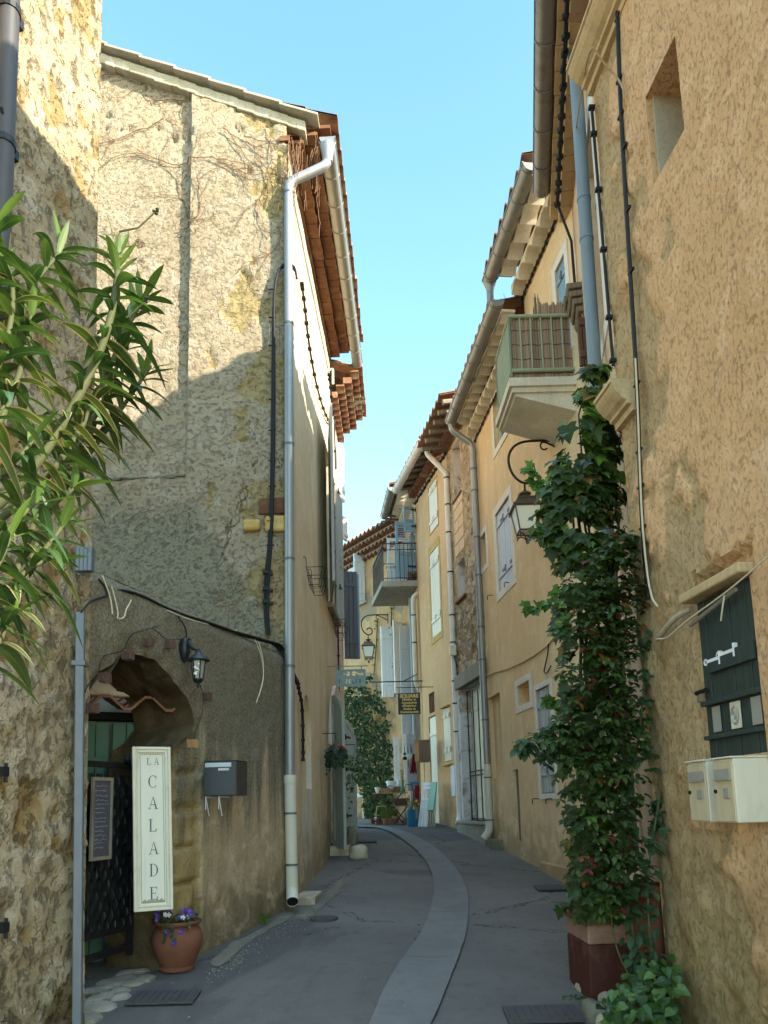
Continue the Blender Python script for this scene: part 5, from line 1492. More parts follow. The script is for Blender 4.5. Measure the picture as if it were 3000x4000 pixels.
mb = MB(); facade(mb, WE, 0, WE.L, 0, zEa, ops=[e1_ + (.12,), e2_ + (.12,)], res=.07, disp=d_far); body(mb, WE, 0, WE.L, 0, zEa, 5, ends=(0, 1)); mb.build('wall', M['far'], root, smooth=60)
window(WE, e1_, .11, M['shut_white'], M['glass'], root, 1, 3); window(WE, e2_, .11, M['shut_white'], M['glass'], root, 1, 3)
leaf_panel(WE.P(e1_[0], e1_[2] - .05, .03), WE.n * .98 + WE.u * .1, .30, e1_[3] - e1_[2] + .25, .05, M['shut_white'], root, 'plank', out=-WE.u)
leaf_panel(WE.P(e1_[1], e1_[2] - .05, .03), WE.u, .35, e1_[3] - e1_[2] + .05, .05, M['shut_white'], root, 'plank', out=WE.n)
mb = MB()
for i in range(6):
    aa = e1_[0] + .03 + (e1_[1] - e1_[0] - .06) * i / 5; mb.tube([WE.P(aa, e1_[2], .03), WE.P(aa, e1_[2] + .62, .03)], .012, 5)
mb.tube([WE.P(e1_[0], e1_[2] + .62, .03), WE.P(e1_[1], e1_[2] + .62, .03)], .014, 5); mb.build('window_rail', M['shut_white'], root)
leaf_panel(WE.P(e2_[0], e2_[2], .03), WE.n * .95 - WE.u * .3, .35, e2_[3] - e2_[2], .05, M['shut_white'], root, 'plank', out=-WE.u)
leaf_panel(WE.P(e2_[1], e2_[2], .03), WE.n * .9 + WE.u * .42, .28, e2_[3] - e2_[2], .05, M['shut_white'], root, 'plank', out=-WE.u)
mb = MB(); mb.wbox(WE, e1_[0] - .1, e1_[1] + .1, e1_[2] - .1, e1_[2] - .02, -.02, .07); mb.build('sill', M['stone'], root, bevel=.01)
genoise(WE, 0, WE.L, zEa + .16, 3, tl[3], root, .12, .13, .17, m2=tl[2])
roof(WE, -.2, WE.L, zEa + .22, .46, 6.0, .3, tl, root, period=.19)
a, z = WE.px(1410, 3110); mb = MB(); mb.wbox(WE, aE(1446, 3105), aE(1408, 3105), z - .03, z + .06, 0, .22)
mb.build('trough', M['shut_lav'], root, bevel=.01)
mb = MB(); q = WE.P(aE(1424, 2900), 0, .06)
zq = WE.px(1424, 2690)[1]; mb.tube([V((q.x, q.y, zq)), V((q.x, q.y, gz(17)))], .035, 8); mb.build('downspout', M['pvc'], root, smooth=60)

# ------------------------------------------------------------------ street lamps
def scroll(): 
    P = [(.50, .515), (.30, .522), (.10, .522), (.0, .512), (-.09, .47), (-.15, .39), (-.168, .30), (-.155, .20), (-.115, .11), (-.06, .05), (.0, .022), (.045, .022), (.085, .045), (.105, .09), (.10, .145), (.07, .185), (.03, .195), (-.01, .18), (-.03, .145)]
    return chaikin([V((x, 0, z)) for x, z in P], 2)
def lantern(loc, label, group):
    root = thing('street_lamp', label, 'street lamp', loc, group)
    O = V(loc)
    def B(mb, name, mat, smooth=40, parent=None, bevel=0):
        mb.v = [p + O for p in mb.v]; return mb.build(name, mat, parent or root, smooth=smooth, bevel=bevel)
    mb = MB(); mb.tube(scroll(), .0145, 8)
    mb.tube(chaikin([V((.50, 0, .37)), V((.34, 0, .46)), V((.25, 0, .505)), V((.215, 0, .50)), V((.20, 0, .46)), V((.215, 0, .42)), V((.25, 0, .41)), V((.275, 0, .43))], 2), .010, 6)
    mb.tube([V((.50, 0, .545)), V((.50, 0, .30))], .016, 8)
    B(mb, 'bracket', M['iron'])
    mb = MB(); mb.lathe([(.012, .02), (.012, -.05), (.018, -.055), (.018, -.065), (.012, -.07), (.012, -.085)], V((0, 0, 0)), 10); B(mb, 'hanger', M['iron'])
    mb = MB(); mb.lathe([(.02, -.082), (.055, -.09), (.068, -.10), (.066, -.112), (.05, -.12), (.036, -.135), (.036, -.15), (.055, -.165), (.062, -.172)], V((0, 0, 0)), 18); B(mb, 'finial', M['lampbronze'], 60)
    def fr(mb, h0, z0, h1, z1):
        mb.add([V((sx * h0, sy * h0, z0)) for sx, sy in ((-1, -1), (1, -1), (1, 1), (-1, 1))] + [V((sx * h1, sy * h1, z1)) for sx, sy in ((-1, -1), (1, -1), (1, 1), (-1, 1))],
               [(0, 1, 2, 3), (7, 6, 5, 4), (0, 4, 5, 1), (1, 5, 6, 2), (2, 6, 7, 3), (3, 7, 4, 0)])
    mb = MB(); fr(mb, .10, -.166, .098, -.178); fr(mb, .092, -.179, .150, -.262); fr(mb, .162, -.263, .160, -.278)
    for sx in (-1, 1):
        for sy in (-1, 1): mb.cbox(V((sx * .158, sy * .158, -.285)), (.018, .018, .05)); mb.cbox(V((sx * .095, sy * .095, -.165)), (.01, .01, .03))
    B(mb, 'cap', M['lampbronze'], 30)
    mb = MB(); fr(mb, .140, -.280, .094, -.545); B(mb, 'glass', M['opal'], 30)
    mb = MB()
    for sx in (-1, 1):
        for sy in (-1, 1): mb.tube([V((sx * .143, sy * .143, -.275)), V((sx * .095, sy * .095, -.55))], .008, 6)
    for h, z, r in ((.145, -.285, .008), (.096, -.548, .009)):
        for i in range(4):
            c = [(-1, -1), (1, -1), (1, 1), (-1, 1)]; p, q = c[i], c[(i + 1) % 4]; mb.tube([V((p[0] * h, p[1] * h, z)), V((q[0] * h, q[1] * h, z))], r, 6)
    B(mb, 'frame', M['lampbronze'])
    mb = MB()
    for sx in (-1, 1):
        for sy in (-1, 1):
            mb.tube(chaikin([V((sx * .096, sy * .096, -.545)), V((sx * .094, sy * .094, -.60)), V((sx * .075, sy * .075, -.575)), V((sx * .04, sy * .04, -.59)), V((sx * .01, sy * .01, -.64))], 2), .008, 6)
            mb.lathe([(.003, -.618), (.009, -.606), (.003, -.595)], V((sx * .094, sy * .094, 0)), 6)
    mb.lathe([(.004, -.685), (.020, -.672), (.024, -.655), (.014, -.638), (.012, -.625)], V((0, 0, 0)), 12)
    B(mb, 'basket', M['lampbronze'])
    return root
LY = 7.85
l1 = lantern(at(2049, 1895, LY), 'bronze and opal street lamp on a black scroll bracket beside the ivy', 'scroll bracket street lamps')
def copy_tree(o, parent=None):
    c = o.copy(); COL.objects.link(c)
    if parent: c.parent = parent
    for ch in list(o.children): copy_tree(ch, c)
    return c
l2 = copy_tree(l1); l2.location = at(1438, 2483, 17.84)
l2['label'] = 'small distant street lamp hanging in front of the vine covered house at the bend'
# black coach lamp on the garden wall
a, z = WG.px(715, 2535)
c = at(775, 2545, WG.P(a, 0, .16).y - .1); O = c
root = thing('coach_lamp', 'small black coach lamp with a spiral bulb on the dark garden wall', 'wall lamp', c)
wpt = WG.P(WG.px(712, 2530)[0], z + .0, .02)
mb = MB(); mb.lathe([(.004, -.11), (.03, -.08), (.045, -.03), (.045, .03), (.03, .07), (.004, .09)], wpt, 10); mb.build('backplate', M['lampblack'], root, smooth=60)
mb = MB(); mb.tube(chaikin([wpt, wpt + V((.03, -.02, .05)), c + V((-.05, 0, .02)), c + V((0, 0, .015)), c + V((.012, 0, .0))]), .011, 8)
mb.tube(chaikin([wpt + V((.01, -.01, .04)), wpt + V((.05, -.02, .085)), c + V((-.04, 0, .035))]), .006, 6); mb.build('arm', M['lampblack'], root, smooth=60)
mb = MB(); mb.lathe([(.012, .02), (.016, -.005), (.03, -.02), (.052, -.04), (.085, -.062), (.086, -.07), (.05, -.064)], c, 18); mb.build('cap', M['lampblack'], root, smooth=50)
mb = MB(); mb.lathe([(.050, -.072), (.050, -.085), (.034, -.205), (.034, -.21)], c, 6); mb.build('glass', M['clear'], root)
mb = MB()
for i in range(6):
    t_ = 2 * math.pi * i / 6; mb.tube([c + V((.053 * math.cos(t_), .053 * math.sin(t_), -.07)), c + V((.036 * math.cos(t_), .036 * math.sin(t_), -.21))], .005, 5)
mb.lathe([(.04, -.205), (.042, -.215), (.03, -.23), (.01, -.24), (.009, -.262), (.003, -.275)], c, 10); mb.build('frame', M['lampblack'], root, smooth=50)
mb = MB(); mb.tube([c + V((.016 * math.cos(t_), .016 * math.sin(t_) - .045, -.10 - .012 * t_ / 1.6)) for t_ in [i * .45 for i in range(26)]], .007, 6); mb.build('bulb', M['bulb'], root, smooth=60)

# ================================================================== THINGS IN THE STREET
def text_mesh(body_, size, bold=0.0, ext=.002):
    c = bpy.data.curves.new('lettering', 'FONT'); c.body = body_; c.size = size; c.offset = bold; c.extrude = ext
    c.align_x = 'CENTER'; c.resolution_u = 4
    ob = bpy.data.objects.new('lettering', c); COL.objects.link(ob)
    dg = bpy.context.evaluated_depsgraph_get(); dg.update()
    me = bpy.data.meshes.new_from_object(ob.evaluated_get(dg))
    vs = [v.co.copy() for v in me.vertices]; fs = [tuple(p.vertices) for p in me.polygons]
    bpy.data.objects.remove(ob); bpy.data.curves.remove(c); bpy.data.meshes.remove(me)
    return vs, fs
def add_text(mb, body_, size, o, ux, uz, un, bold=0.0, m=0, sx=1.0):
    vs, fs = text_mesh(body_, size, bold)
    mb.add([V(o) + ux * (v.x * sx) + uz * v.y + un * v.z for v in vs], fs, m)

# ------------------------------------------------------------------ iron gate with menu board
GO = .36
u_, n_ = WG.u, WG.n
ga0, ga1 = WG.px(250, 3400, -.30)[0], WG.px(530, 3400, -.30)[0]
gzb = ghh(WG.P(ga0, 0).x, WG.P(ga0, 0).y)
gb0 = WG.px(430, 3735, -.30)[1]; gtop = WG.px(400, 2985, -.30)[1]
root = thing('iron_gate', 'black iron gate covered with rows of scale shaped plates inside the archway', 'gate', WG.P(ga0, gb0, -.32))
mb = MB()
for z in (gb0 + .02, gb0 + .16, gtop): mb.wbox(WG, ga0, ga1, z - .02, z + .02, -.345, -.305)
for a in (ga0, ga1 - .035): mb.wbox(WG, a, a + .035, gb0 - .04, gtop, -.343, -.307)
mb.build('gate_frame', M['iron'], root)
mb = MB(); z = gb0 + .20; row = 0
while z < gtop - .06:
    a = ga0 + .05 + (row % 2) * .042
    while a < ga1 - .07:
        w = .036; c = WG.P(a + w, z, -.318)
        tl_ = R(-.012, .018); vs = [c + u_ * (-w) + V((0, 0, .06)), c + u_ * w + V((0, 0, .06))]
        for i in range(7):
            t_ = math.pi * i / 6; vs.append(c + u_ * (w * math.cos(t_)) + V((0, 0, -.045 * math.sin(t_))) + n_ * (tl_ + .014))
        mb.add(vs, [(0, 1, 2, 3, 4, 5, 6, 7, 8)]); a += .084
    z += .070; row += 1
mb.build('scale_plates', flat('gate_iron', (.014, .017, .019), .42, .3, .5), root)
mb = MB(); mb.lathe([(.004, -.04), (.035, -.03), (.045, .0), (.035, .03), (.004, .04)], WG.P(ga1 - .10, gtop + .05, -.30), 10); mb.lathe([(.003, -.03), (.025, -.01), (.02, .02), (.003, .03)], WG.P(ga1 - .16, gtop + .05, -.28), 8); mb.build('latch', M['iron'], root, smooth=60)
def board(px_tl, px_tr, px_bl, yd, yd2): 
    return at(*px_tl, yd), at(*px_tr, yd2), at(*px_bl, yd)
# menu board: slate with chalk lines
p, q, r_ = board((350, 3035), (430, 3045), (345, 3365), WG.P(WG.px(350, 3200, -.25)[0], 0, -.22).y, WG.P(WG.px(430, 3200, -.25)[0], 0, -.22).y)
ux = V((q.x - p.x, q.y - p.y, 0)); w_ = ux.length; ux.normalize(); un = V((ux.y, -ux.x, 0)); h_ = p.z - r_.z
root = thing('menu_board', 'narrow slate menu board with rows of faint chalk writing hung on the gate', 'menu board', r_)
mb = MB()
for (a, b, c_, d_) in ((0, .022, 0, h_), (w_ - .022, w_, 0, h_), (.022, w_ - .022, 0, .025), (.022, w_ - .022, h_ - .025, h_)):
    mb.obox(r_ + ux * a + V((0, 0, c_)), ux * (b - a), un * .02, V((0, 0, d_ - c_)))
mb.build('board_frame', M['greywood'], root, bevel=.003)
mb = MB(); mb.obox(r_ + ux * .02 + V((0, 0, .02)) + un * .004, ux * (w_ - .04), un * .008, V((0, 0, h_ - .04))); sb = mb.build('slate', M['slate'], root)
mb = MB()
z = h_ - .06
while z > .07:
    x = .03 + R(0, .01); pts = []
    while x < w_ - .035 - (R(0, .05) if random.random() < .4 else 0):
        pts.append(r_ + ux * x + V((0, 0, z + R(-.007, .007))) + un * .0135); x += .006
    if len(pts) > 3: mb.tube(pts, .0011, 3, cap=False)
    z -= R(.022, .036)
mb.build('chalk_writing', M['chalk'], sb)

# ------------------------------------------------------------------ tall framed sign LA CALADE
yA = 5.05
tlp, trp, blp, brp = at(512, 2930, yA), at(664, 2918, yA + .10), at(522, 3562, yA), at(672, 3562, yA + .10)
ux = (trp - tlp + brp - blp) / 2; ux.z = 0; w_ = ux.length; ux.normalize(); uz = ((tlp - blp) + (trp - brp)); h_ = uz.length / 2; uz.normalize(); un = ux.cross(uz); un = -un if un.y > 0 else un
O = blp
root = thing('shop_sign', 'tall cream framed sign with green letters down it beside the gate', 'sign', O)
mb = MB(); fw = w_ * .16
def fbox(mb, x0, x1, z0, z1, o0, o1, m=0): mb.obox(O + ux * x0 + uz * z0 + un * o0, ux * (x1 - x0), uz * (z1 - z0), un * (o1 - o0), m)
for k, (ins, ww, oo) in enumerate(((0, .020, .030), (.018, fw - .030, .020), (fw - .014, .014, .026))):
    for (x0, x1, z0, z1) in ((ins, ins + ww, ins, h_ - ins), (w_ - ins - ww, w_ - ins, ins, h_ - ins), (ins + ww, w_ - ins - ww, ins, ins + ww), (ins + ww, w_ - ins - ww, h_ - ins - ww, h_ - ins)):
        fbox(mb, x0, x1, z0, z1, -.02, oo + .0008 * k)
mb.build('sign_frame', M['sign_frame'], root, bevel=.004)
mb = MB(); fbox(mb, .01, w_ - .01, .01, h_ - .01, -.018, .008); pn = mb.build('panel', M['sign_cream'], root)
mb = MB(); g_ = fw + .010
for (x0, x1, z0, z1) in ((g_, g_ + .0025, g_, h_ - g_), (w_ - g_ - .0025, w_ - g_, g_, h_ - g_), (g_, w_ - g_, g_, g_ + .0025), (g_, w_ - g_, h_ - g_ - .0025, h_ - g_)): fbox(mb, x0, x1, z0, z1, .0078, .0092)
mb.build('rule', M['teal'], pn)
def serif(ch):
    """strokes of a roman capital in a unit box, as quads / arcs (x,z)"""
    T, t = .13, .05; out = []
    bar = lambda x0, z0, x1, z1: out.append([(x0, z0), (x1, z0), (x1, z1), (x0, z1)])
    if ch == 'L':
        bar(.12, 0, .12 + T, 1); bar(.02, .96, .36, 1); bar(.02, 0, .72, .045); out.append([(.60, .04), (.72, .04), (.75, .26), (.72, .26)])
    if ch == 'A':
        out.append([(.06, 0), (.06 + t, 0), (.46, .95), (.44, 1)]); out.append([(.68, 0), (.68 + T * 1.15, 0), (.48, 1), (.43, 1)])
        bar(.18, .32, .66, .37); bar(-.04, 0, .24, .04); bar(.58, 0, .94, .04)
    if ch == 'E':
        bar(.12, 0, .12 + T, 1); bar(.02, .955, .70, 1); bar(.02, 0, .74, .045); bar(.24, .49, .56, .535)
        out.append([(.62, .96), (.70, .96), (.70, .78), (.68, .78)]); out.append([(.62, .04), (.74, .04), (.77, .26), (.74, .26)]); bar(.54, .42, .565, .61)
    if ch in 'CD':
        n = 18
        for i in range(n):
            if ch == 'C': t0, t1 = rad(42 + 276 * i / n), rad(42 + 276 * (i + 1) / n); cx, rx, rz, k = .46, .44, .51, -1
            else: t0, t1 = rad(-90 + 180 * i / n), rad(-90 + 180 * (i + 1) / n); cx, rx, rz, k = .30, .52, .5, 1
            def pt(t_, inner):
                th = (.035 + .10 * abs(math.cos(t_))) if inner else 0
                return (cx + (rx - th * 1.0) * math.cos(t_), .5 + (rz - (.045 if inner else 0)) * math.sin(t_))
            out.append([pt(t0, 1), pt(t0, 0), pt(t1, 0), pt(t1, 1)])
        if ch == 'C': bar(.755, .70, .785, .96); 
        else: bar(.12, 0, .12 + T, 1); bar(.0, .955, .36, 1); bar(.0, 0, .36, .045)
    return out
mb = MB()
def letter(ch, xc, zc, s):
    for q in serif(ch):
        vs = [O + ux * (xc + (x - .42) * s * .82) + uz * (zc + (z - .5) * s) + un * .0095 for x, z in q]
        vs += [v - un * .002 for v in vs]
        mb.add(vs, [(0, 1, 2, 3), (4, 7, 6, 5), (0, 4, 5, 1), (1, 5, 6, 2), (2, 6, 7, 3), (3, 7, 4, 0)])
cx = w_ * .52
zc = lambda py: h_ * (3562 - py) / (3562 - 2925)
letter('L', cx - .020, zc(2983), .048); letter('A', cx + .026, zc(2983), .048)
for ch, py in (('C', 3063), ('A', 3147), ('L', 3235), ('A', 3323), ('D', 3408), ('E', 3497)): letter(ch, cx, zc(py), .083)
mb.build('lettering', M['teal'], pn)
mb = MB(); k = 16; pts = [O + ux * (g_ + .004 + (w_ - 2 * g_ - .008) * i / k) + uz * (g_ + .012 + .016 * abs(N3(i * .8, 1, 5)) + .006 * (i % 3)) + un * .0105 for i in range(k + 1)]
base = [O + ux * (g_ + .004 + (w_ - 2 * g_ - .008) * i / k) + uz * (g_ + .003) + un * .0105 for i in range(k + 1)]
for i in range(k): mb.add([base[i], base[i + 1], pts[i + 1], pts[i]], [(0, 1, 2, 3)])
mb.build('peeled_edge', M['peeled'], pn)

# ------------------------------------------------------------------ flower pot
pc = gnd(676, 3806); pc.y += .10; pc.z = ghh(pc.x, pc.y)
root = thing('flower_pot', 'round terracotta pot of purple and white pansies under the tall cream sign', 'flower pot', pc)
mb = MB(); mb.lathe([(.09, 0), (.118, .004), (.122, .022), (.112, .034), (.135, .075), (.168, .15), (.180, .205), (.172, .255), (.145, .298), (.138, .306), (.160, .318), (.168, .334), (.160, .344), (.140, .340), (.13, .30), (.03, .295)], pc, 36, jit=.006)
mb.build('pot', M['terra'], root, smooth=50)

# ------------------------------------------------------------------ mailboxes
def box_thing(name, label, loc): return thing(name, label, 'mailbox', loc)
# charcoal one, door facing down the street
yM = 5.72
a_ = WG.px(985, 3040)[0]; wq = WG.P(a_, 0)
p = at(795, 2975, yM); q = at(912, 2975, yM); b = at(795, 3110, yM); h_ = p.z - b.z; w_ = q.x - p.x + .02
root = box_thing('mailbox', 'charcoal metal mailbox on thin brackets on the garden wall', b)
dpt = .22
dv = V((.20, .98, 0)) * dpt
mb = MB(); mb.obox(b, (w_, 0, 0), dv, (0, 0, h_)); mb.obox(b + V((-.004, -.008, h_ + .0005)), (w_ + .008, 0, 0), dv * 1.04, (0, 0, .006)); mb.build('body', M['box_brown'], root, bevel=.004)
mb = MB(); mb.obox(b + V((.004, -.007, .004)), (w_ - .008, 0, 0), (0, .006, 0), (0, 0, h_ - .012)); dr_ = mb.build('door', M['box_dark'], root, bevel=.002)
mb = MB(); mb.obox(b + V((.012, -.014, h_ - .046)), (w_ * .80, 0, 0), (0, .008, 0), (0, 0, .034)); mb.build('slot_flap', M['label'], dr_, bevel=.002)
mb = MB(); mb.obox(b + V((w_ * .45, -.010, h_ - .072)), (w_ * .33, 0, 0), (0, .004, 0), (0, 0, .018)); mb.build('name_plate', M['label'], dr_)
mb = MB(); mb.tube([b + V((.022, -.013, h_ * .62)), b + V((.022, -.004, h_ * .62))], .007, 8); mb.build('lock', M['iron'], dr_)
mb = MB()
for xx in (.012, w_ * .45):
    s_ = b + V((xx, .01, -.002)); mb.obox(s_, (.004, 0, 0), dv * .9, (0, 0, -.012)); mb.tube([s_ + V((.002, .004, -.004)), s_ + V((.006, .10, -.15))], .004, 5); mb.tube([s_ + V((.002, .004, -.10)), s_ + V((.002, .004, -.006))], .0035, 5)
mb.build('bracket', M['whitepaint'], root)
# two cream ones on the roadside house
for i, (pxl, pxr, o1, lb) in enumerate(((2683, 2756, .155, 'cream mailbox farther from the viewer, next to the rose stems, of the pair below the green shutter'), (2783, 2862, .185, 'cream mailbox nearer the viewer, its white side showing, of the pair below the green shutter'))):
    a0, a1 = WN.px(pxr, 2975, o1)[0], WN.px(pxl, 2975, o1)[0]
    zt, zb = WN.px(2780, 2970, o1)[1], WN.px(2800, 3212, o1)[1]
    if i == 1: amid = a1
    a0, a1 = min(a0, a1), max(a0, a1)
    root = box_thing('mailbox', ('cream mailbox next to the rose stems, farther of the two under the green shutter', 'cream mailbox showing its broad white side, nearer of the two under the green shutter')[i], WN.P(a0, zb))
    mb = MB(); mb.wbox(WN, a0, a1, zb, zt, -.02, o1); mb.build('body', M['box_white'], root, bevel=.005)
    mb = MB(); mb.wbox(WN, a0 + .006, a1 - .006, zb + .005, zt - .012, o1 - .001, o1 + .008); d_ = mb.build('door', M['box_beige'], root, bevel=.003)
    mb = MB(); mb.obox(WN.P(a0 - .004, zt + .0005, -.02), WN.u * (a1 - a0 + .008), WN.n * (o1 + .034), V((0, 0, .008))); mb.build('lid', M['box_white'], root, bevel=.003)
    w_ = a1 - a0
    mb = MB(); mb.wbox(WN, a0 + w_ * .10, a1 - w_ * .14, zt - .085, zt - .045, o1 + .008, o1 + .014); mb.wbox(WN, a0 + w_ * .10, a1 - w_ * .14, zt - .093, zt - .086, o1 + .008, o1 + .022); mb.build('slot_flap', M['slot'], d_)
    mb = MB(); c = (zb + zt) / 2 - .012; mb.wbox(WN, a0 + w_ * .20, a0 + w_ * .50, c - .022, c + .022, o1 + .008, o1 + .012); mb.wbox(WN, a0 + w_ * .24, a0 + w_ * .46, c - .016, c + .016, o1 + .0121, o1 + .0135); mb.build('name_plate', M['slot'], d_, bevel=.001)
    mb = MB(); mb.tube([WN.P(a1 - w_ * .12, c + .01, o1 + .006), WN.P(a1 - w_ * .12, c + .01, o1 + .014)], .009, 10); mb.build('lock', M['iron'], d_)

# ------------------------------------------------------------------ hanging signs
# pierced grey blue metal sign on the left
yS = 10.3
c0, c1 = at(1312, 2684, yS), at(1428, 2613, yS)
W_, H_ = c1.x - c0.x, c1.z - c0.z
root = thing('pierced_sign', 'grey blue metal sign with cut out letters and scrolls hanging over the left doorway', 'sign', c0)
FONT5 = {'L': ['1000', '1000', '1000', '1000', '1111'], 'E': ['1111', '1000', '1110', '1000', '1111'], 'Z': ['1111', '0001', '0110', '1000', '1111'], 'F': ['1111', '1000', '1110', '1000', '1000'], 'T': ['1111', '0110', '0110', '0110', '0110']}
gw, gh = 72, 42
hole = set()
for k, ch in enumerate("LEZELFT"):
    x0 = 8 + k * 8
    for r, row in enumerate(FONT5[ch]):
        for c_, bit in enumerate(row):
            if bit == '1':
                for yy in range(2): hole.add((x0 + c_ + (0), 8 + (4 - r) * 2 + yy))
def blob(cx_, cy_, rx, ry, cut=None):
    for i in range(gw):
        for j in range(gh):
            if ((i - cx_) / rx) ** 2 + ((j - cy_) / ry) ** 2 < 1 and not (cut and ((i - cut[0]) / cut[2]) ** 2 + ((j - cut[1]) / cut[3]) ** 2 < 1): hole.add((i, j))
blob(11, 29, 3.2, 2.4); blob(19, 30, 2.4, 2); blob(29, 31, 4.6, 5.4, (26, 32, 2.6, 2.2)); blob(43, 31, 5, 5.6, (41.5, 31, 1.6, 1.6)); blob(62, 29, 3.6, 3.4, (58, 30, 1.6, 1.6))
for k in range(12): blob(48 + k * .95, 34 - k * .55, 1.6, 1.5)
mb = MB(); dx, dz = W_ / gw, H_ / gh; tt = .004
for j in range(gh):
    i = 0
    while i < gw:
        if (i, j) in hole: i += 1; continue
        k = i
        while k < gw and (k, j) not in hole: k += 1
        mb.obox(c0 + V((i * dx, 0, j * dz)), ((k - i) * dx, 0, 0), (0, tt, 0), (0, 0, dz)); i = k
mb.build('plate', M['sign_blue'], root)
mb = MB(); zb = at(1370, 2602, yS).z; xl = WH1.P(WH1.L, 0).x - .02; mb.tube([V((xl, yS + .002, zb)), V((c1.x + .03, yS + .002, zb))], .007, 6); mb.build('bar', M['sign_blue'], root)
mb = MB()
for f in (.12, .86): mb.tube([c0 + V((W_ * f, .002, H_ - .02)), V((c0.x + W_ * f, yS + .002, zb + .004))], .004, 5)
mb.build('hook', M['iron'], root)
# black board with gold lettering
yS = 14.5
c0, c1 = at(1556, 2791, yS), at(1641, 2706, yS); W_, H_ = c1.x - c0.x, c1.z - c0.z
root = thing('shop_sign', 'square black sign with gold lettering hanging from an iron bar at the bend', 'sign', c0)
mb = MB(); mb.obox(c0, (W_, 0, 0), (0, .02, 0), (0, 0, H_)); bd = mb.build('board', M['sign_black'], root, bevel=.002)
mb = MB(); X, ZZ, YN = V((1, 0, 0)), V((0, 0, 1)), V((0, -1, 0))
add_text(mb, 'SQUARE', H_ * .225, c0 + V((W_ / 2, -.002, H_ * .785)), X, ZZ, YN, .006, sx=1.02)
for k, s_ in enumerate(('Mobilier et', 'Accessoires', "d'Extérieur", 'Ancien et', 'Contemporain')):
    add_text(mb, s_, H_ * .150, c0 + V((W_ / 2, -.002, H_ * (.645 - k * .146))), X, ZZ, YN, .003, sx=.98)
mb.build('lettering', M['gold'], bd)
mb = MB(); zb = at(1600, 2685, yS).z; xr = WC.P(1.43, 0).x + .03; mb.tube([V((c0.x - .03, yS + .01, zb)), V((xr, yS + .01, zb))], .008, 6)
mb.build('bar', M['iron'], root)
mb = MB()
for f in (.06, .93): mb.tube([c0 + V((W_ * f, .01, H_ - .01)), V((c0.x + W_ * f, yS + .01, zb))], .006, 5)
mb.build('chain', M['iron'], root)
# long bracket with a chain and hanging liner pot
yB = 15.3
zb = at(1520, 2663, yB).z; xl, xr = at(1452, 2663, yB).x, WC.P(2.2, 0).x + .05
root = thing('plant_bracket', 'long iron bar carrying a chain above the green vine, left of the black sign', 'bracket', V((xr, yB, zb)))
mb = MB(); mb.tube([V((xl, yB, zb)), V((xr, yB, zb))], .012, 6); mb.tube([V((at(1575, 2668, yB).x, yB, zb)), V((at(1632, 2640, yB).x, yB, zb + .15))], .010, 6); mb.build('bar', M['iron'], root)
mb = MB(); xk = at(1471, 2680, yB).x
for k in range(7):
    z = zb - .03 - k * .045; ax = V((1, 0, 0)) if k % 2 else V((0, 1, 0))
    mb.tube([V((xk, yB, z)) + ax * (.014 * math.cos(t_)) + V((0, 0, .028 * math.sin(t_))) for t_ in [2 * math.pi * i / 12 for i in range(13)]], .004, 4, cap=False)
mb.tube([V((xk, yB, zb - .33)), V((xk, yB, zb - .62))], .004, 4)
mb.build('chain', M['iron'], root)
pcx = at(1474, 2800, yB)
root = thing('hanging_pot', 'straw lined hanging pot on a chain in front of the green vine', 'hanging pot', pcx)
mb = MB(); mb.lathe([(.06, -.07), (.085, -.02), (.095, .04), (.09, .05), (.06, .03)], pcx, 16, jit=.08); mb.build('liner', M['coconut'], root, smooth=60)
mb = MB()
for k in range(20): t_ = R(0, 6.28); mb.tube([pcx + V((.08 * math.cos(t_), .08 * math.sin(t_), 0)), pcx + V((.07 * math.cos(t_), .07 * math.sin(t_), -R(.1, .2)))], .003, 3)
mb.build('straw', M['coconut'], root)

# ------------------------------------------------------------------ wire baskets on the left front
def wire_basket(px0, py0, w, lb, wall, ln=.5):
    a, z = wall.px(px0, py0, .05)
    root = thing('wire_basket', lb, 'wire basket', wall.P(a, z, .05), 'empty wire window box holders')
    mb = MB()
    P_ = lambda s, o, h: wall.P(a + s, z + h, .04 + o)
    for h, o0, o1 in ((.0, 0, .19), (-.10, .01, .17), (-.21, .03, .14)):
        mb.tube([P_(0, o0, h), P_(0, o1, h), P_(ln, o1, h), P_(ln, o0, h), P_(0, o0, h)], .0045, 5)
    for s in (0, ln / 3, 2 * ln / 3, ln):
        mb.tube([P_(s, .19, 0), P_(s, .14, -.21), P_(s, .03, -.21), P_(s, 0, 0)], .004, 5)
    for s in (0, ln):
        mb.tube(chaikin([P_(s, 0, 0), P_(s, -.0, .10), P_(s, -.02, .13), P_(s, -.05, .11), P_(s, -.055, 0)]), .0045, 5)
    mb.build('wire_frame', M['iron'], root)
wire_basket(1200, 2215, .2, 'empty black wire box holder on the cream wall beside the nearest grey shutter', WH1, .45)
wire_basket(1303, 2420, .2, 'empty black wire box holder under the sill, farther along the cream wall', WH1, .5)

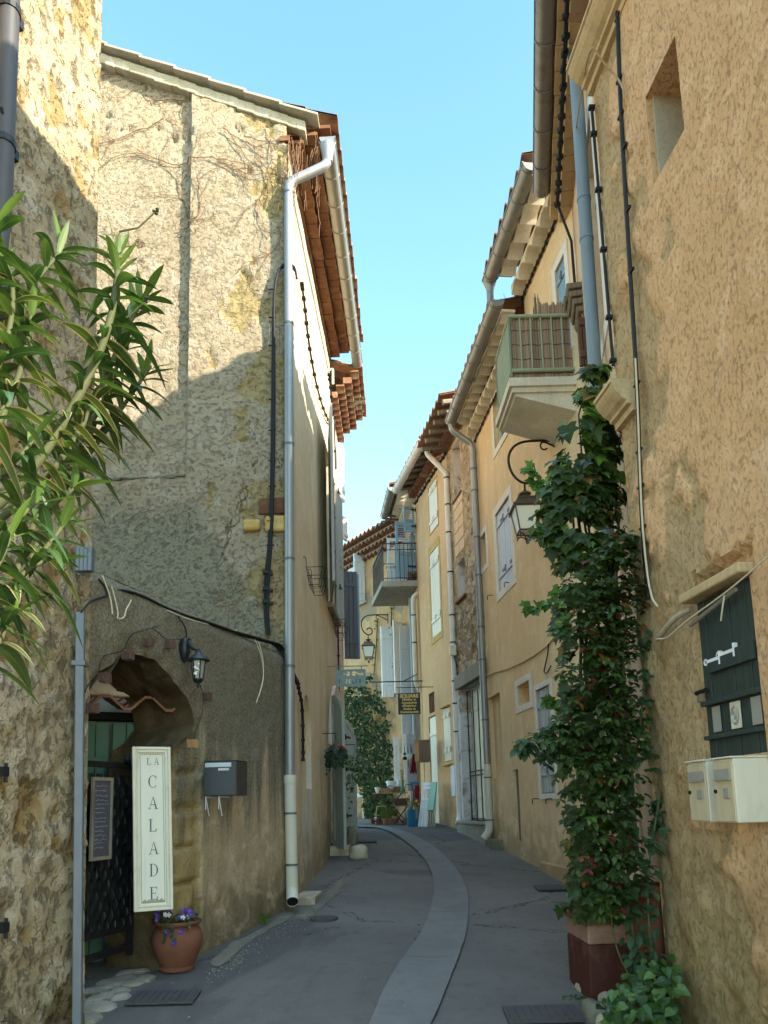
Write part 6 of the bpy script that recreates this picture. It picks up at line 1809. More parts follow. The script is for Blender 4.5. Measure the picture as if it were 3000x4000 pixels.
# ------------------------------------------------------------------ stones by the left doorway
def rock(name, c, sx, sy, sz, label, mat=None, seed=0):
    bm = bmesh.new(); bmesh.ops.create_icosphere(bm, subdivisions=3, radius=1)
    mb = MB()
    for v in bm.verts:
        p = v.co.copy(); p = V((math.copysign(abs(p.x) ** .7, p.x), math.copysign(abs(p.y) ** .7, p.y), math.copysign(abs(p.z) ** .7, p.z)))
        k = 1 + .22 * N3(p.x * 1.4 + seed, p.y * 1.4, p.z * 1.4) + .08 * N3(p.x * 4, p.y * 4 + seed, p.z * 4)
        mb.v.append(V(c) + V((p.x * sx * k, p.y * sy * k, p.z * sz * k)))
    for f in bm.faces: mb.f.append([v.index for v in f.verts]); mb.m.append(0); mb.c.append(None)
    bm.free()
    return tag(mb.build(name, mat or M['stone'], loc=V(c), smooth=50), label, 'stone')
c = gnd(1405, 3358); rock('stone', c + V((-.02, .12, .08)), .13, .15, .11, 'low pale rough stone at the road edge by the left doorway', seed=3)
c = gnd(1388, 3335); rock('stone', c + V((-.06, .32, .17)), .085, .11, .21, 'upright mossy stone block behind the low pale one by the left doorway', M['ledge'], 5)

# ------------------------------------------------------------------ shop goods at the far right bend
def G(px, py, dy=0): 
    g_ = gnd(px, py); return V((g_.x, g_.y + dy, ghh(g_.x, g_.y + dy)))
YB = 14.55
def on(px, py, y=YB): return at(px, py, y)
potmesh = {}
def flowerpot(px, w, lb, y, mt, h=1.0):
    c = on(px, 3212, y); c.z = ghh(c.x, y); r = w / 2
    root = thing('clay_pot', lb, 'plant pot', c, 'clay pots along the shop front')
    mb = MB(); mb.lathe([(r * .62, 0), (r * .92, 1.5 * r * h), (r * .93, 1.52 * r * h), (r * 1.06, 1.53 * r * h), (r * 1.08, 1.95 * r * h), (r * .95, 1.95 * r * h), (r * .9, 1.6 * r * h), (.01, 1.6 * r * h)], c, 16); mb.build('pot', M[mt], root, smooth=40)
    return root, c + V((0, 0, 1.6 * r * h))
pots = [(1457, .115, 'dark clay pot at the left end of the row under the shop table', 'terra', 14.75), (1476, .12, 'clay pot with a white tag, second in the row under the shop table', 'terra', 14.6), (1493, .11, 'small clay pot, third from the left in the row under the shop table', 'terra', 14.7),
        (1504, .12, 'clay pot, fourth from the left in the row under the shop table', 'terra2', 14.55), (1522, .115, 'mossy pale clay pot in the middle of the row under the shop table', 'terra2', 14.6), (1545, .16, 'widest clay pot, with grass in it, in the row under the shop table', 'terra2', 14.65),
        (1579, .09, 'small clay pot beside the widest gap, next to the blue bin', 'terra', 14.5), (1590, .10, 'clay pot touching the tall blue bin', 'terra', 14.4)]
POTS = [flowerpot(px, w, lb, y, mt) for px, w, lb, mt, y in pots]
tg = MB(); q = POTS[1][1] + V((-.07, -.06, -.01)); tg.obox(q, (.05, 0, .01), (0, .02, .01), (.0, -.02, .04)); tg.build('price_tag', M['whitepaint'], POTS[1][0])
# folding table
tz = on(1520, 3096, 15.0).z; xl, xr = on(1456, 3100, 15.0).x, on(1592, 3090, 15.0).x
gt = gz(15.0)
root = thing('folding_table', 'old folding wooden table on crossed legs loaded with baskets at the shop front', 'table', V(((xl + xr) / 2, 15.0, gt)))
mb = MB()
for k in range(4): mb.obox(V((xl, 14.85 + k * .10, tz - .02)), (xr - xl, 0, 0), (0, .092, 0), (0, 0, .018))
mb.build('tabletop', M['pine'], root, bevel=.003)
for yy in (14.90, 15.18):
    for s_ in (1, -1):
        mb = MB(); xa, xb = (xl + .08, xr - .12) if s_ > 0 else (xr - .12, xl + .08)
        mb.tube([V((xa, yy + s_ * .012, gt)), V((xb, yy + s_ * .012, tz - .02))], .014, 6); mb.build('leg', M['brownpaint'], root)
# things on the table
def loaf(cx, cz, y, rx, ry, rz, name, label, mat, cat, bx=None):
    mb = MB(); mb.lathe([(rx * .6, 0), (rx, rz * .8), (rx * 1.04, rz), (rx * .95, rz), (rx * .8, rz * .35), (.01, rz * .3)], V((0, 0, 0)), 16)
    mb.v = [V((cx + p.x, y + p.y * ry / rx, cz + p.z)) for p in mb.v]
    return tag(mb.build(name, mat, loc=V((cx, y, cz)), smooth=50), label, cat)
q = on(1475, 3096, 14.95); loaf(q.x, tz, 14.95, .055, .055, .11, 'enamel_pot', 'small white pot with a plant at the left end of the shop table', M['whitepaint'], 'plant pot'); P_white = V((q.x, 14.95, tz + .1))
q = on(1497, 3096, 15.05); loaf(q.x, tz, 15.05, .055, .055, .09, 'clay_bowl', 'pale clay bowl beside the white pot on the shop table', M['terra2'], 'bowl')
q = on(1518, 3092, 14.98); loaf(q.x, tz, 14.98, .13, .09, .085, 'wicker_tray', 'wicker tray of odds and ends in the middle of the shop table', M['wicker'], 'basket')
q = on(1552, 3085, 15.08); mb = MB(); mb.obox(V((q.x - .13, 15.0, tz)), (.26, 0, .0), (0, .18, 0), (0, 0, .12)); tag(mb.build('crate', M['wood'], loc=V((q.x, 15.05, tz)), bevel=.006), 'dark wooden box at the right end of the shop table', 'box')
mb = MB(); q = on(1524, 3082, 14.93); mb.lathe([(.004, 0), (.05, .002), (.068, .012), (.066, .016), (.045, .006), (.004, .005)], V((0, 0, 0)), 18)
rt = Matrix.Rotation(rad(55), 3, 'X'); mb.v = [rt @ p + V((q.x, 14.94, tz + .09)) for p in mb.v]; tag(mb.build('plate', M['pewter'], loc=V((q.x, 14.94, tz + .09)), smooth=60), 'round pewter plate leaning on the wicker tray on the shop table', 'plate')
q = on(1527, 3062, 15.2); c = V((q.x, 15.2, tz + .02)); mb = MB(); mb.lathe([(.075, 0), (.085, .17), (.10, .172), (.10, .215), (.09, .215), (.08, .17), (.01, .16)], c, 18)
tag(mb.build('planter_pot', M['whitepaint'], loc=c, smooth=40), 'big white ribbed pot standing at the back of the shop table', 'plant pot')
q = on(1556, 3065, 14.9); mb = MB(); c = V((q.x, 14.9, tz + .12)); mb.lathe([(.02, 0), (.028, .02), (.022, .06), (.03, .1), (.01, .12)], c, 10); tag(mb.build('pitcher', M['whitepaint'], loc=c, smooth=60), 'little white pitcher on the dark wooden box', 'jug')
q = on(1573, 3092, 14.85); c = V((q.x, 14.85, tz)); mb = MB(); mb.lathe([(.03, 0), (.045, .03), (.03, .12), (.026, .2), (.04, .24), (.036, .24), (.02, .2)], c, 14); vase = tag(mb.build('vase', M['green3'], loc=c, smooth=60), 'slender green vase with pale flowers at the end of the shop table', 'vase'); VASE = c + V((0, 0, .24))
# lower stand with a brown trough
xl, xr = on(1532, 3150, 14.55).x, on(1596, 3150, 14.55).x; sz = on(1560, 3146, 14.55).z; gt = gz(14.55)
root = thing('folding_stand', 'low folding stand on crossed dark legs in front of the shop table', 'stand', V(((xl + xr) / 2, 14.55, gt)))
mb = MB(); mb.obox(V((xl, 14.42, sz - .015)), (xr - xl, 0, 0), (0, .26, 0), (0, 0, .014)); mb.build('top', M['wood'], root, bevel=.003)
for yy in (14.45, 14.64):
    for s_ in (1, -1):
        mb = MB(); xa, xb = (xl + .02, xr - .02) if s_ > 0 else (xr - .02, xl + .02); mb.tube([V((xa, yy + s_ * .01, gt)), V((xb, yy + s_ * .01, sz - .015))], .010, 6); mb.build('leg', M['iron'], root)
mb = MB(); h_ = .135; w_ = xr - xl
b0 = [(.05, 14.46), (w_ - .02, 14.46), (w_ - .02, 14.62), (.05, 14.62)]; b1 = [(0, 14.43), (w_ + .01, 14.43), (w_ + .01, 14.65), (0, 14.65)]
mb.add([V((xl + x, y, sz)) for x, y in b0] + [V((xl + x, y, sz + h_)) for x, y in b1], [(3, 2, 1, 0), (4, 5, 6, 7), (0, 1, 5, 4), (1, 2, 6, 5), (2, 3, 7, 6), (3, 0, 4, 7)])
tag(mb.build('trough', M['brownpaint'], loc=V((xl, 14.55, sz)), bevel=.006), 'tapered dark brown trough standing on the low folding stand', 'trough')
# mustard metal stool
xl, xr = on(1472, 3150, 14.9).x, on(1506, 3150, 14.9).x; sz = on(1490, 3146, 14.9).z; gt = gz(14.9)
root = thing('metal_stool', 'mustard tubular metal stool standing behind the clay pots', 'stool', V(((xl + xr) / 2, 14.9, gt)))
mb = MB(); mb.obox(V((xl - .005, 14.82, sz - .012)), (xr - xl + .01, 0, 0), (0, .2, 0), (0, 0, .016)); mb.build('seat', M['wood'], root, bevel=.004)
for yy in (14.82, 15.0):
    mb = MB(); mb.tube(bends([V((xl - .03, yy, gt)), V((xl, yy, sz - .02)), V((xr, yy, sz - .02)), V((xr + .03, yy, gt))], .03), .009, 8); mb.tube([V((xl - .015, yy, gt + .16)), V((xr + .015, yy, gt + .16))], .007, 6); mb.build('leg_frame', M['yellowpaint'], root, smooth=60)
# tall blue bin with sticks, blue can
c = on(1607, 3215, 14.1); c.z = ghh(c.x, 14.1)
root = thing('umbrella_bin', 'tall turquoise blue bin with sticks in it, standing before the white folding chairs', 'bin', c)
mb = MB(); mb.lathe([(.075, 0), (.08, .01), (.082, .30), (.088, .315), (.08, .315), (.075, .29), (.01, .28)], c, 20); mb.build('bin', M['bluepot'], root, smooth=40)
for k in range(7):
    mb = MB(); t_ = k * .9; mb.tube([c + V((.03 * math.cos(t_), .03 * math.sin(t_), .25)), c + V((.06 * math.cos(t_) - .02, .05 * math.sin(t_), .52 + .03 * (k % 3)))], .009, 6); mb.build('stick', M['wood'], root)
c = on(1626, 3190, 14.25); c.z = ghh(c.x, 14.25)
mb = MB(); mb.lathe([(.05, 0), (.06, .12), (.065, .125), (.055, .12), (.01, .11)], c, 16); tag(mb.build('watering_can', M['bluecan'], loc=c, smooth=40), 'small bright blue can half hidden behind the tall blue bin', 'can')
# bundle of white folding chairs leaning on the wall, each a chair
def folded_chair(px, y, lb, lean):
    b = on(px, 3208, y); b.z = ghh(b.x, y)
    root = thing('folding_chair', lb, 'folding chair', b, 'white folding chairs leaning folded on the wall')
    H_ = .86; D_ = V((lean, .25, 1)).normalized(); X_ = V((.92, -.38, 0)).normalized() * .17
    for s_ in (0, 1):
        mb = MB(); mb.tube([b + X_ * s_, b + X_ * s_ + D_ * H_], .011, 6); mb.build('leg', M['whitepaint'], root)
        mb = MB(); mb.tube([b + X_ * s_ * .8 + V((.02, -.03, .0)), b + X_ * (s_ * .8 + .1) + D_ * H_ * .62 + V((0, -.025, 0))], .010, 6); mb.build('leg', M['whitepaint'], root)
    mb = MB()
    for k in range(4): 
        q = b + D_ * (H_ * (.42 + .055 * k)) + V((0, -.034, 0)); mb.obox(q - X_ * .02, X_ * 1.04, D_ * .036, V((0, -.012, 0)))
    mb.build('seat', M['whitepaint'], root, bevel=.003)
    mb = MB()
    for k in range(2): q = b + D_ * (H_ * (.84 + .085 * k)); mb.obox(q, X_, D_ * .055, V((0, -.014, 0)))
    mb.build('backrest', M['whitepaint'], root, bevel=.003)
for k, (px, y, l_) in enumerate(((1634, 14.02, .16), (1644, 13.98, .14), (1654, 13.94, .11), (1663, 13.9, .09))):
    folded_chair(px, y, ('white folded chair at the left of the leaning bundle, beside the blue bin', 'white folded chair, second from the left in the leaning bundle', 'white folded chair, third from the left in the leaning bundle', 'white folded chair at the right of the leaning bundle, against the green table')[k], l_)
# green folded table
p, q, b, r_ = on(1700, 3054, 13.85), on(1662, 3054, 13.6), on(1676, 3165, 13.5), on(1705, 3165, 13.7)
tl_, tr_, bl_, br_ = on(1684, 3056, 13.95), on(1706, 3054, 13.75), on(1668, 3165, 13.75), on(1692, 3165, 13.55)
root = thing('folded_table', 'green folded table top leaning on edge against the orange wall', 'table', V((bl_.x, 13.7, gz(13.7))))
n__ = (tr_ - tl_).cross(bl_ - tl_).normalized() * .018
mb = MB(); mb.add([tl_, tr_, br_, bl_, tl_ + n__, tr_ + n__, br_ + n__, bl_ + n__], [(0, 1, 2, 3), (7, 6, 5, 4), (0, 4, 5, 1), (1, 5, 6, 2), (2, 6, 7, 3), (3, 7, 4, 0)]); mb.build('tabletop', M['green3'], root, bevel=.003)
for (k1, k2) in ((.25, .1), (.75, .95), (.5, .6)):
    mb = MB(); s_ = bl_.lerp(br_, k1) + V((.02, .04, .06)); e_ = bl_.lerp(br_, k2) + V((.02, .06, 0)); e_.z = ghh(e_.x, e_.y); mb.tube([s_, e_], .011, 6); mb.build('leg', M['greywood'], root)
# goods hung on the shop front
def wallbox(pxs, y, depth): 
    x0, yt, x1, yb = pxs; p = on(x0, yb, y); q = on(x1, yt, y); return p, V((q.x - p.x, 0, 0)), V((0, depth, 0)), V((0, 0, q.z - p.z))
o_, a_, d_, h_ = wallbox((1623, 2900, 1640, 2980), 14.15, .3)
root = thing('wall_cabinet', 'little pine cupboard hung on the orange wall above the chairs', 'cabinet', o_)
sd = V((.20, .10, 0)); fr_ = V((.085, -.03, 0))
o2 = on(1621, 2978, 14.25); H_ = on(1621, 2894, 14.25).z - o2.z
mb = MB(); mb.add([o2, o2 + fr_, o2 + fr_ + V((.21, .0, 0)), o2 + V((.21, .18, 0)), o2 + V((0, 0, H_)), o2 + fr_ + V((0, 0, H_)), o2 + fr_ + V((.21, 0, H_)), o2 + V((.21, .18, H_))], [(3, 2, 1, 0), (4, 5, 6, 7), (0, 1, 5, 4), (1, 2, 6, 5), (2, 3, 7, 6), (3, 0, 4, 7)]); mb.build('carcass', M['wood'], root, bevel=.004)
mb = MB(); mb.obox(o2 + V((0, 0, .01)) + V((.002, -.006, 0)), fr_ * .96, V((-.003, -.008, 0)), V((0, 0, H_ - .02))); mb.obox(o2 + V((-.01, -.02, H_ + .001)), fr_ + V((.22, 0, 0)), V((0, .2, 0)), V((0, 0, .015))); mb.build('door', M['pine'], root, bevel=.003)
q = on(1601, 2955, 14.7); mb = MB(); mb.lathe([(.004, -.004), (.085, -.004), (.095, .004), (.085, .010), (.004, .010)], V((0, 0, 0)), 24)
mb.v = [V((q.x + p.x * .62, 14.7 - p.z * 1, q.z + p.y * 2.6)) for p in mb.v]; tag(mb.build('oval_mirror', M['pewter'], loc=q, smooth=40), 'long oval mirror hung on the grey blue door leaf', 'mirror')
q0, q1 = on(1592, 3050, 14.85), on(1624, 2868, 14.85)
leaf_o = leaf_panel(V((q0.x, 14.85, q0.z - .2)), V((1, 0, 0)), q1.x - q0.x, q1.z - q0.z + .2, .03, M['shut_lav2'], None, 'plank', name='door_leaf', out=V((0, -1, 0)))
tag(leaf_o, 'grey blue door leaf of the shop standing open behind the mirror', 'door')
for (x0, y0, x1, y1, lb) in ((1540, 2878, 1560, 3060, 'white open shutter at the left of the shop doorway'), (1579, 2868, 1588, 3045, 'narrow white door leaf between the shop doorway and the mirror')):
    q0, q1 = on(x0, y1, 15.4), on(x1, y0, 15.4)
    tag(leaf_panel(V((q0.x, 15.4, q0.z - .15)), V((1, 0, 0)), q1.x - q0.x, q1.z - q0.z + .15, .03, M['shut_white'], None, 'plank', name='shop_shutter', out=V((0, -1, 0))), lb, 'shutter')
q = on(1581, 2955, 14.8); root = thing('bell_lantern', 'small dark hanging lantern left of the oval mirror', 'lantern', q)
mb = MB(); mb.lathe([(.012, .06), (.045, .045), (.048, .0), (.045, -.005), (.012, -.01)], q + V((0, 0, -.06)), 12); mb.lathe([(.01, .02), (.035, .0), (.038, -.02), (.01, -.03)], q + V((0, 0, .06)), 10); mb.tube([q + V((0, 0, -.02)), q + V((0, 0, .20))], .006, 5); mb.build('lantern_body', M['iron'], root, smooth=50)
# red cloth
mb = MB(); nx_, nz_ = 10, 14; p0_ = on(1616, 2945, 14.35)
for j in range(nz_ + 1):
    for i in range(nx_ + 1):
        t_ = j / nz_; w = (.045 + .10 * t_) * (i / nx_ - .5) - .02 * t_; mb.v.append(p0_ + V((w, .025 * math.sin(i * 1.9 + j * .2) * (0.4 + t_), -.34 * t_ - .05 * t_ * abs(math.sin(i * .9)))))
for j in range(nz_):
    for i in range(nx_): k = j * (nx_ + 1) + i; mb.f.append([k, k + 1, k + nx_ + 2, k + nx_ + 1]); mb.m.append(0); mb.c.append(None)
tag(mb.build('red_cloth', M['redcloth'], loc=p0_, smooth=60), 'bright red cloth hanging in folds beside the pine cupboard', 'cloth')
# cushions, blue stool
q = on(1630, 3100, 14.45)
mb = MB(); mb.obox(V((q.x - .06, 14.45, q.z - .18)), (.09, .02, 0), (0, .04, 0), (.02, 0, .34)); tag(mb.build('deck_chair_canvas', M['redcloth'], loc=q, bevel=.012), 'folded red canvas standing behind the white chairs', 'canvas')
q = on(1622, 3110, 14.6); mb = MB(); mb.obox(V((q.x - .07, 14.6, q.z - .22)), (.10, .02, 0), (0, .04, 0), (.03, 0, .36)); tag(mb.build('deck_chair_canvas', M['shut_dark'], loc=q, bevel=.012), 'folded black canvas standing beside the red one', 'canvas')
q = on(1619, 3056, 14.75); g_ = gz(14.75); root = thing('bar_stool', 'bright blue high stool behind the folded canvases', 'stool', V((q.x, 14.75, g_)))
mb = MB(); mb.obox(V((q.x - .09, 14.68, q.z - .02)), (.18, 0, 0), (0, .18, 0), (0, 0, .03)); mb.build('seat', M['bluecan'], root, bevel=.005)
for sx_ in (-1, 1):
    for sy_ in (-1, 1):
        mb = MB(); mb.tube([V((q.x + sx_ * .1, 14.77 + sy_ * .09, g_)), V((q.x + sx_ * .06, 14.77 + sy_ * .06, q.z - .02))], .010, 6); mb.build('leg', M['bluecan'], root)
q = on(1598, 3085, 14.6); mb = MB(); mb.tube(bends([V((q.x - .08, 14.6, gz(14.6) + .4)), V((q.x - .08, 14.6, q.z + .1)), V((q.x + .07, 14.6, q.z + .1)), V((q.x + .07, 14.6, gz(14.6) + .4))], .04), .006, 6)
mb.tube([V((q.x - .08, 14.6, gz(14.6) + .42)), V((q.x + .07, 14.6, gz(14.6) + .42))], .006, 6)
for s_ in (-.08, .07): mb.tube([V((q.x + s_, 14.6, gz(14.6) + .4)), V((q.x + s_ * 1.2, 14.62, gz(14.6)))], .006, 6)
tag(mb.build('wire_chair', M['iron'], loc=V((q.x, 14.6, gz(14.6)))), 'slim dark metal chair back between the vase and the blue bin', 'chair')

# ------------------------------------------------------------------ grey cable trunking on the wall corner
a0 = WG.px(300, 3000, .06)[0]
a0 = WT.px(301, 3200, .085)[0]; yq = WT.P(a0, 0, .085).y
p = at(310, 2390, yq); b = at(299, 3990, yq); b.z = ghh(b.x, yq) - .02
root = thing('cable_trunking', 'long galvanised cable trunking down the corner between the stone wall and the archway', 'conduit', b)
mb = MB(); mb.obox(V((b.x - .020, yq - .01, b.z)), (.046, .02, 0), (-.012, .045, 0), V((p.x - b.x, 0, p.z - b.z)) * 1.0); mb.build('trunking', M['steel'], root, bevel=.006)
mb = MB(); q = at(306, 2590, yq - .015); mb.obox(q + V((-.042, -.004, -.012)), (.076, .02, 0), (-.014, .06, 0), (0, 0, .03)); mb.build('bracket', M['steel'], root, bevel=.004)
mb = MB(); q = at(330, 2190, yq - .02); 
for k in range(4): mb.obox(q + V((-.055 + k * .024, .0, -.06)), (.022, .008, 0), (0, .05, 0), (0, 0, .15))
tag(mb.build('meter_box', M['steel'], loc=q, bevel=.004), 'small grey cable box on the corner above the trunking, behind oleander leaves', 'junction box')

# ================================================================== PLANTS AND CABLES
def blade(mb, b, d, up, L, W, n=5, prof=None, droop=.2, fold=.25, col=(.05, .1, .03), mid=None, edge=None, curl=0, m=0):
    d = V(d).normalized(); s = d.cross(up)
    s = s.normalized() if s.length > 1e-4 else d.orthogonal().normalized()
    u = s.cross(d).normalized()
    offs = (-1, -.72, -.05, .05, .72, 1) if (edge or mid) else (-1, 0, 1)
    k = len(mb.v); no = len(offs)
    for i in range(n + 1):
        t_ = i / n; w = W * (prof(t_) if prof else math.sin(math.pi * min(1, .06 + t_ * .94)) ** .7)
        p = b + d * (L * t_) - V((0, 0, droop * L * t_ * t_)) + s * (curl * L * t_ * t_)
        for o in offs: mb.v.append(p + s * (w * o) + u * (w * abs(o) * fold))
    for i in range(n):
        for j in range(no - 1):
            mb.f.append([k + i * no + j, k + i * no + j + 1, k + (i + 1) * no + j + 1, k + (i + 1) * no + j]); mb.m.append(m)
            c = col
            if no == 6:
                if j == 2 and mid: c = mid
                if j in (0, 4) and edge and (j == 0 or L > .13): c = edge
            mb.c.append(c)
IVY = [(0, 0), (.22, -.10), (.50, .02), (.40, .25), (.62, .48), (.30, .52), (.0, 1.0), (-.30, .52), (-.62, .48), (-.40, .25), (-.50, .02), (-.22, -.10)]
HEART = [(0, 0), (.22, -.08), (.42, .08), (.44, .32), (.26, .65), (0, 1.0), (-.26, .65), (-.44, .32), (-.42, .08), (-.22, -.08)]
def ivyleaf(mb, b, d, nrm, L, col, shape=IVY, cup=.12, m=0):
    d = V(d).normalized(); s = d.cross(V(nrm)); s = s.normalized() if s.length > 1e-4 else d.orthogonal().normalized(); u = s.cross(d)
    k = len(mb.v); mb.v.append(b + d * (L * .32) - u * (L * cup * .6))
    c2 = tuple(x * 1.22 for x in col)
    for x, y in shape: mb.v.append(b + s * (x * L) + d * (y * L) + u * (L * (cup * (abs(x) - .2) - .16 * y * y)))
    n = len(shape)
    for i in range(n): mb.f.append([k, k + 1 + i, k + 1 + (i + 1) % n]); mb.m.append(m); mb.c.append(col if i % 2 else c2)
def rv(): 
    v = V((R(-1, 1), R(-1, 1), R(-1, 1))); return v.normalized() if v.length > .05 else V((0, 0, 1))
def green(lo, hi, yel=0.0):
    t_ = random.random(); b = [lo[i] + (hi[i] - lo[i]) * t_ for i in range(3)]
    k = R(.8, 1.2); return tuple(x * k for x in b)

# ------------------------------------------------------------------ oleander at the left
root = thing('oleander_bush', 'oleander with long narrow leaves, some scorched at the edge, leaning in from the left', 'shrub', V((-1.5, 2.2, gz(2.2))))
stems = [([(-60, 2010), (120, 1850), (300, 1570), (420, 1310), (462, 1080), (455, 960)], 2.2, .020),
         ([(-60, 2080), (200, 1860), (360, 1600), (430, 1430), (520, 1230), (575, 1150)], 2.45, .015),
         ([(150, 2000), (330, 1700), (440, 1500), (480, 1330)], 2.62, .013), ([(200, 1980), (400, 1700), (500, 1560), (590, 1430)], 2.7, .012),
         ([(-60, 1760), (60, 1520), (110, 1330), (125, 1200)], 2.05, .014), ([(-80, 1560), (20, 1380), (60, 1150), (20, 1010)], 2.0, .012),
         ([(-60, 1420), (110, 1130), (215, 1010), (245, 970)], 2.25, .011), ([(-80, 1250), (-20, 1000), (-10, 860)], 2.0, .010),
         ([(-100, 2450), (60, 2280), (190, 2130), (262, 2030)], 2.15, .013), ([(-120, 2500), (0, 2330), (110, 2220), (200, 2180)], 2.05, .012),
         ([(-120, 2620), (-10, 2480), (60, 2400)], 1.95, .011), ([(-120, 2250), (20, 2080), (140, 1960)], 1.98, .012), ([(-100, 1950), (40, 1830), (130, 1720)], 2.0, .011), ([(-120, 2380), (0, 2200), (40, 2100)], 1.9, .010),
         ([(-90, 1700), (-20, 1640), (30, 1560)], 1.9, .010), ([(-60, 2120), (150, 2020), (300, 1900)], 2.3, .010)]
mw = MB(); ml = MB()
prof_o = lambda t_: (math.sin(math.pi * min(1, .04 + t_ * .96)) ** .75) * (1.05 - .25 * t_)
base = V((-1.5, 2.2, gz(2.2)))
for si, (pp, y, r_) in enumerate(stems):
    P_ = chaikin([at(px, py, y + .04 * i) for i, (px, py) in enumerate(pp)], 2)
    full = [base + V((R(-.1, .1), R(-.1, .1), 0)), base.lerp(P_[0], .5) + V((-.12, 0, .1))] + P_
    full = full[:1] + chaikin(full[:4], 1)[1:-1] + P_[1:]
    n = len(full); mw.tube(full, [r_ * (1.15 - .75 * i / n) for i in range(n)], 8)
    # whorls of three
    L_ = [0]
    for a, b in zip(P_, P_[1:]): L_.append(L_[-1] + (b - a).length)
    tot = L_[-1]; s = tot * .16; w = 0
    while s <= tot + .001:
        i = max(0, min(len(P_) - 2, sum(1 for x in L_ if x < s) - 1)); f_ = (s - L_[i]) / max(1e-6, L_[i + 1] - L_[i])
        p = P_[i].lerp(P_[i + 1], f_); t_ = (P_[i + 1] - P_[i]).normalized()
        e = t_.orthogonal().normalized(); g_ = t_.cross(e)
        fr = s / tot; tip = fr > .86
        for k in range(3):
            if not tip and random.random() < .12: continue
            th = 2.1 * k + w * 1.05 + R(-.35, .35)
            outv = e * math.cos(th) + g_ * math.sin(th)
            el = (.75 if not tip else 1.5 * R(.7, 1.4)) 
            d = (outv + t_ * el + V((0, 0, -.25 if not tip else .15)) + rv() * .18).normalized()
            LL = R(.135, .205) * (1 if not tip else R(.7, 1.0)); old = fr < .7 and random.random() < .32
            c = green((.018, .050, .016), (.045, .092, .022)) if not old else green((.030, .066, .016), (.068, .11, .024))
            if tip: c = green((.05, .105, .018), (.095, .155, .028))
            blade(ml, p, d, V((0, 0, 1)) + rv() * .3, LL, LL * R(.088, .12) * (1.2 if old else 1), 8, prof_o, R(.35, 1.0) if not tip else R(.05, .35), R(.1, .3), c,
                  mid=(.11, .145, .055), edge=(.30, .225, .14) if old and random.random() < .8 else None, curl=R(-.12, .12))
        s += .056 if fr < .8 else .030; w += 1
for (pp, y) in (([(465, 905), (540, 890), (610, 825)], 2.3), ([(430, 1290), (520, 1220), (575, 1170)], 2.4)):
    P_ = [at(px, py, y) for px, py in pp]; mw.tube(P_, [.004, .003, .003], 5)
    for k in range(6): mw.lathe([(.001, -.006), (.006, 0), (.001, .006)], P_[-1] + rv() * .008, 6)
mw.build('stem', M['stem'], root, smooth=60); ml.build('foliage', M['leaf'], root, smooth=60)

# ------------------------------------------------------------------ ivy and rose on the corner of the roadside house
YI = 4.75
ivy_rows = [(1430, 2330, 34), (1520, 2322, 62), (1600, 2310, 90), (1680, 2305, 118), (1780, 2298, 135), (1880, 2280, 150), (1980, 2262, 178), (2060, 2262, 185), (2140, 2285, 150), (2260, 2310, 118), (2400, 2295, 135), (2600, 2300, 130), (2800, 2310, 125), (3000, 2320, 120), (3150, 2320, 120), (3300, 2330, 125), (3450, 2330, 125), (3570, 2330, 110)]
def rowat(rows, py):
    for (y0, c0, h0), (y1, c1, h1) in zip(rows, rows[1:]):
        if y0 <= py <= y1: f_ = (py - y0) / (y1 - y0); return c0 + (c1 - c0) * f_, h0 + (h1 - h0) * f_
    return rows[-1][1:]
root = thing('ivy', 'tall dark ivy climbing from a brick red planter up the corner of the ochre house', 'ivy', V((1.45, YI + .2, gz(YI))))
ml = MB(); mw = MB()
cx_ = []
for i in range(5):
    pp = [at(rowat(ivy_rows, y)[0] + 40 * N3(y * .004, i * 3.3, 1) + (i - 2) * 14, y, YI + .14) for y in range(3600, 1480, -90)]
    mw.tube(pp, [.016 * (1 - .7 * j / len(pp)) for j in range(len(pp))], 6)
mw.build('stem', M['stem'], root, smooth=60)
for k in range(4200):
    py = 1430 + 2150 * random.random() ** 1.3
    c, h = rowat(ivy_rows, py)
    if N3(py * .013, R(0, .6), 77) < -.22: continue
    if py > 2350 and random.random() < .45: continue
    cl = N3(py * .006, k % 7, 2)
    th = R(-math.pi, math.pi); rr = math.sqrt(R(.2, 1)) * (1 + .38 * N3(py * .011, math.cos(th) * 1.5, 7))
    px = c + h * rr * math.cos(th); yy = YI - .02 + .20 * rr * math.sin(th)
    if N3(px * .010, py * .009, 57) < -.24: continue
    p = at(px, py, yy)
    outw = V((math.cos(th), math.sin(th) * 1.0, .25)).normalized()
    d = (V((0, 0, -1)) * R(.5, 1.3) + outw * R(.2, .8) + rv() * .45)
    young = random.random() < (.30 if py < 1800 else .14)
    L = R(.055, .10) * (1.4 if (1500 < py < 2150 and random.random() < .35) else 1) * (.8 if rr > .9 else 1)
    col = green((.022, .046, .011), (.050, .084, .018)) if not young else green((.07, .15, .022), (.13, .23, .035))
    if random.random() < .03: col = green((.16, .09, .03), (.22, .15, .05))
    ivyleaf(ml, p, d, outw + V((0, -.5, .5)) + rv() * .35, L * R(.7, 1.2), col)
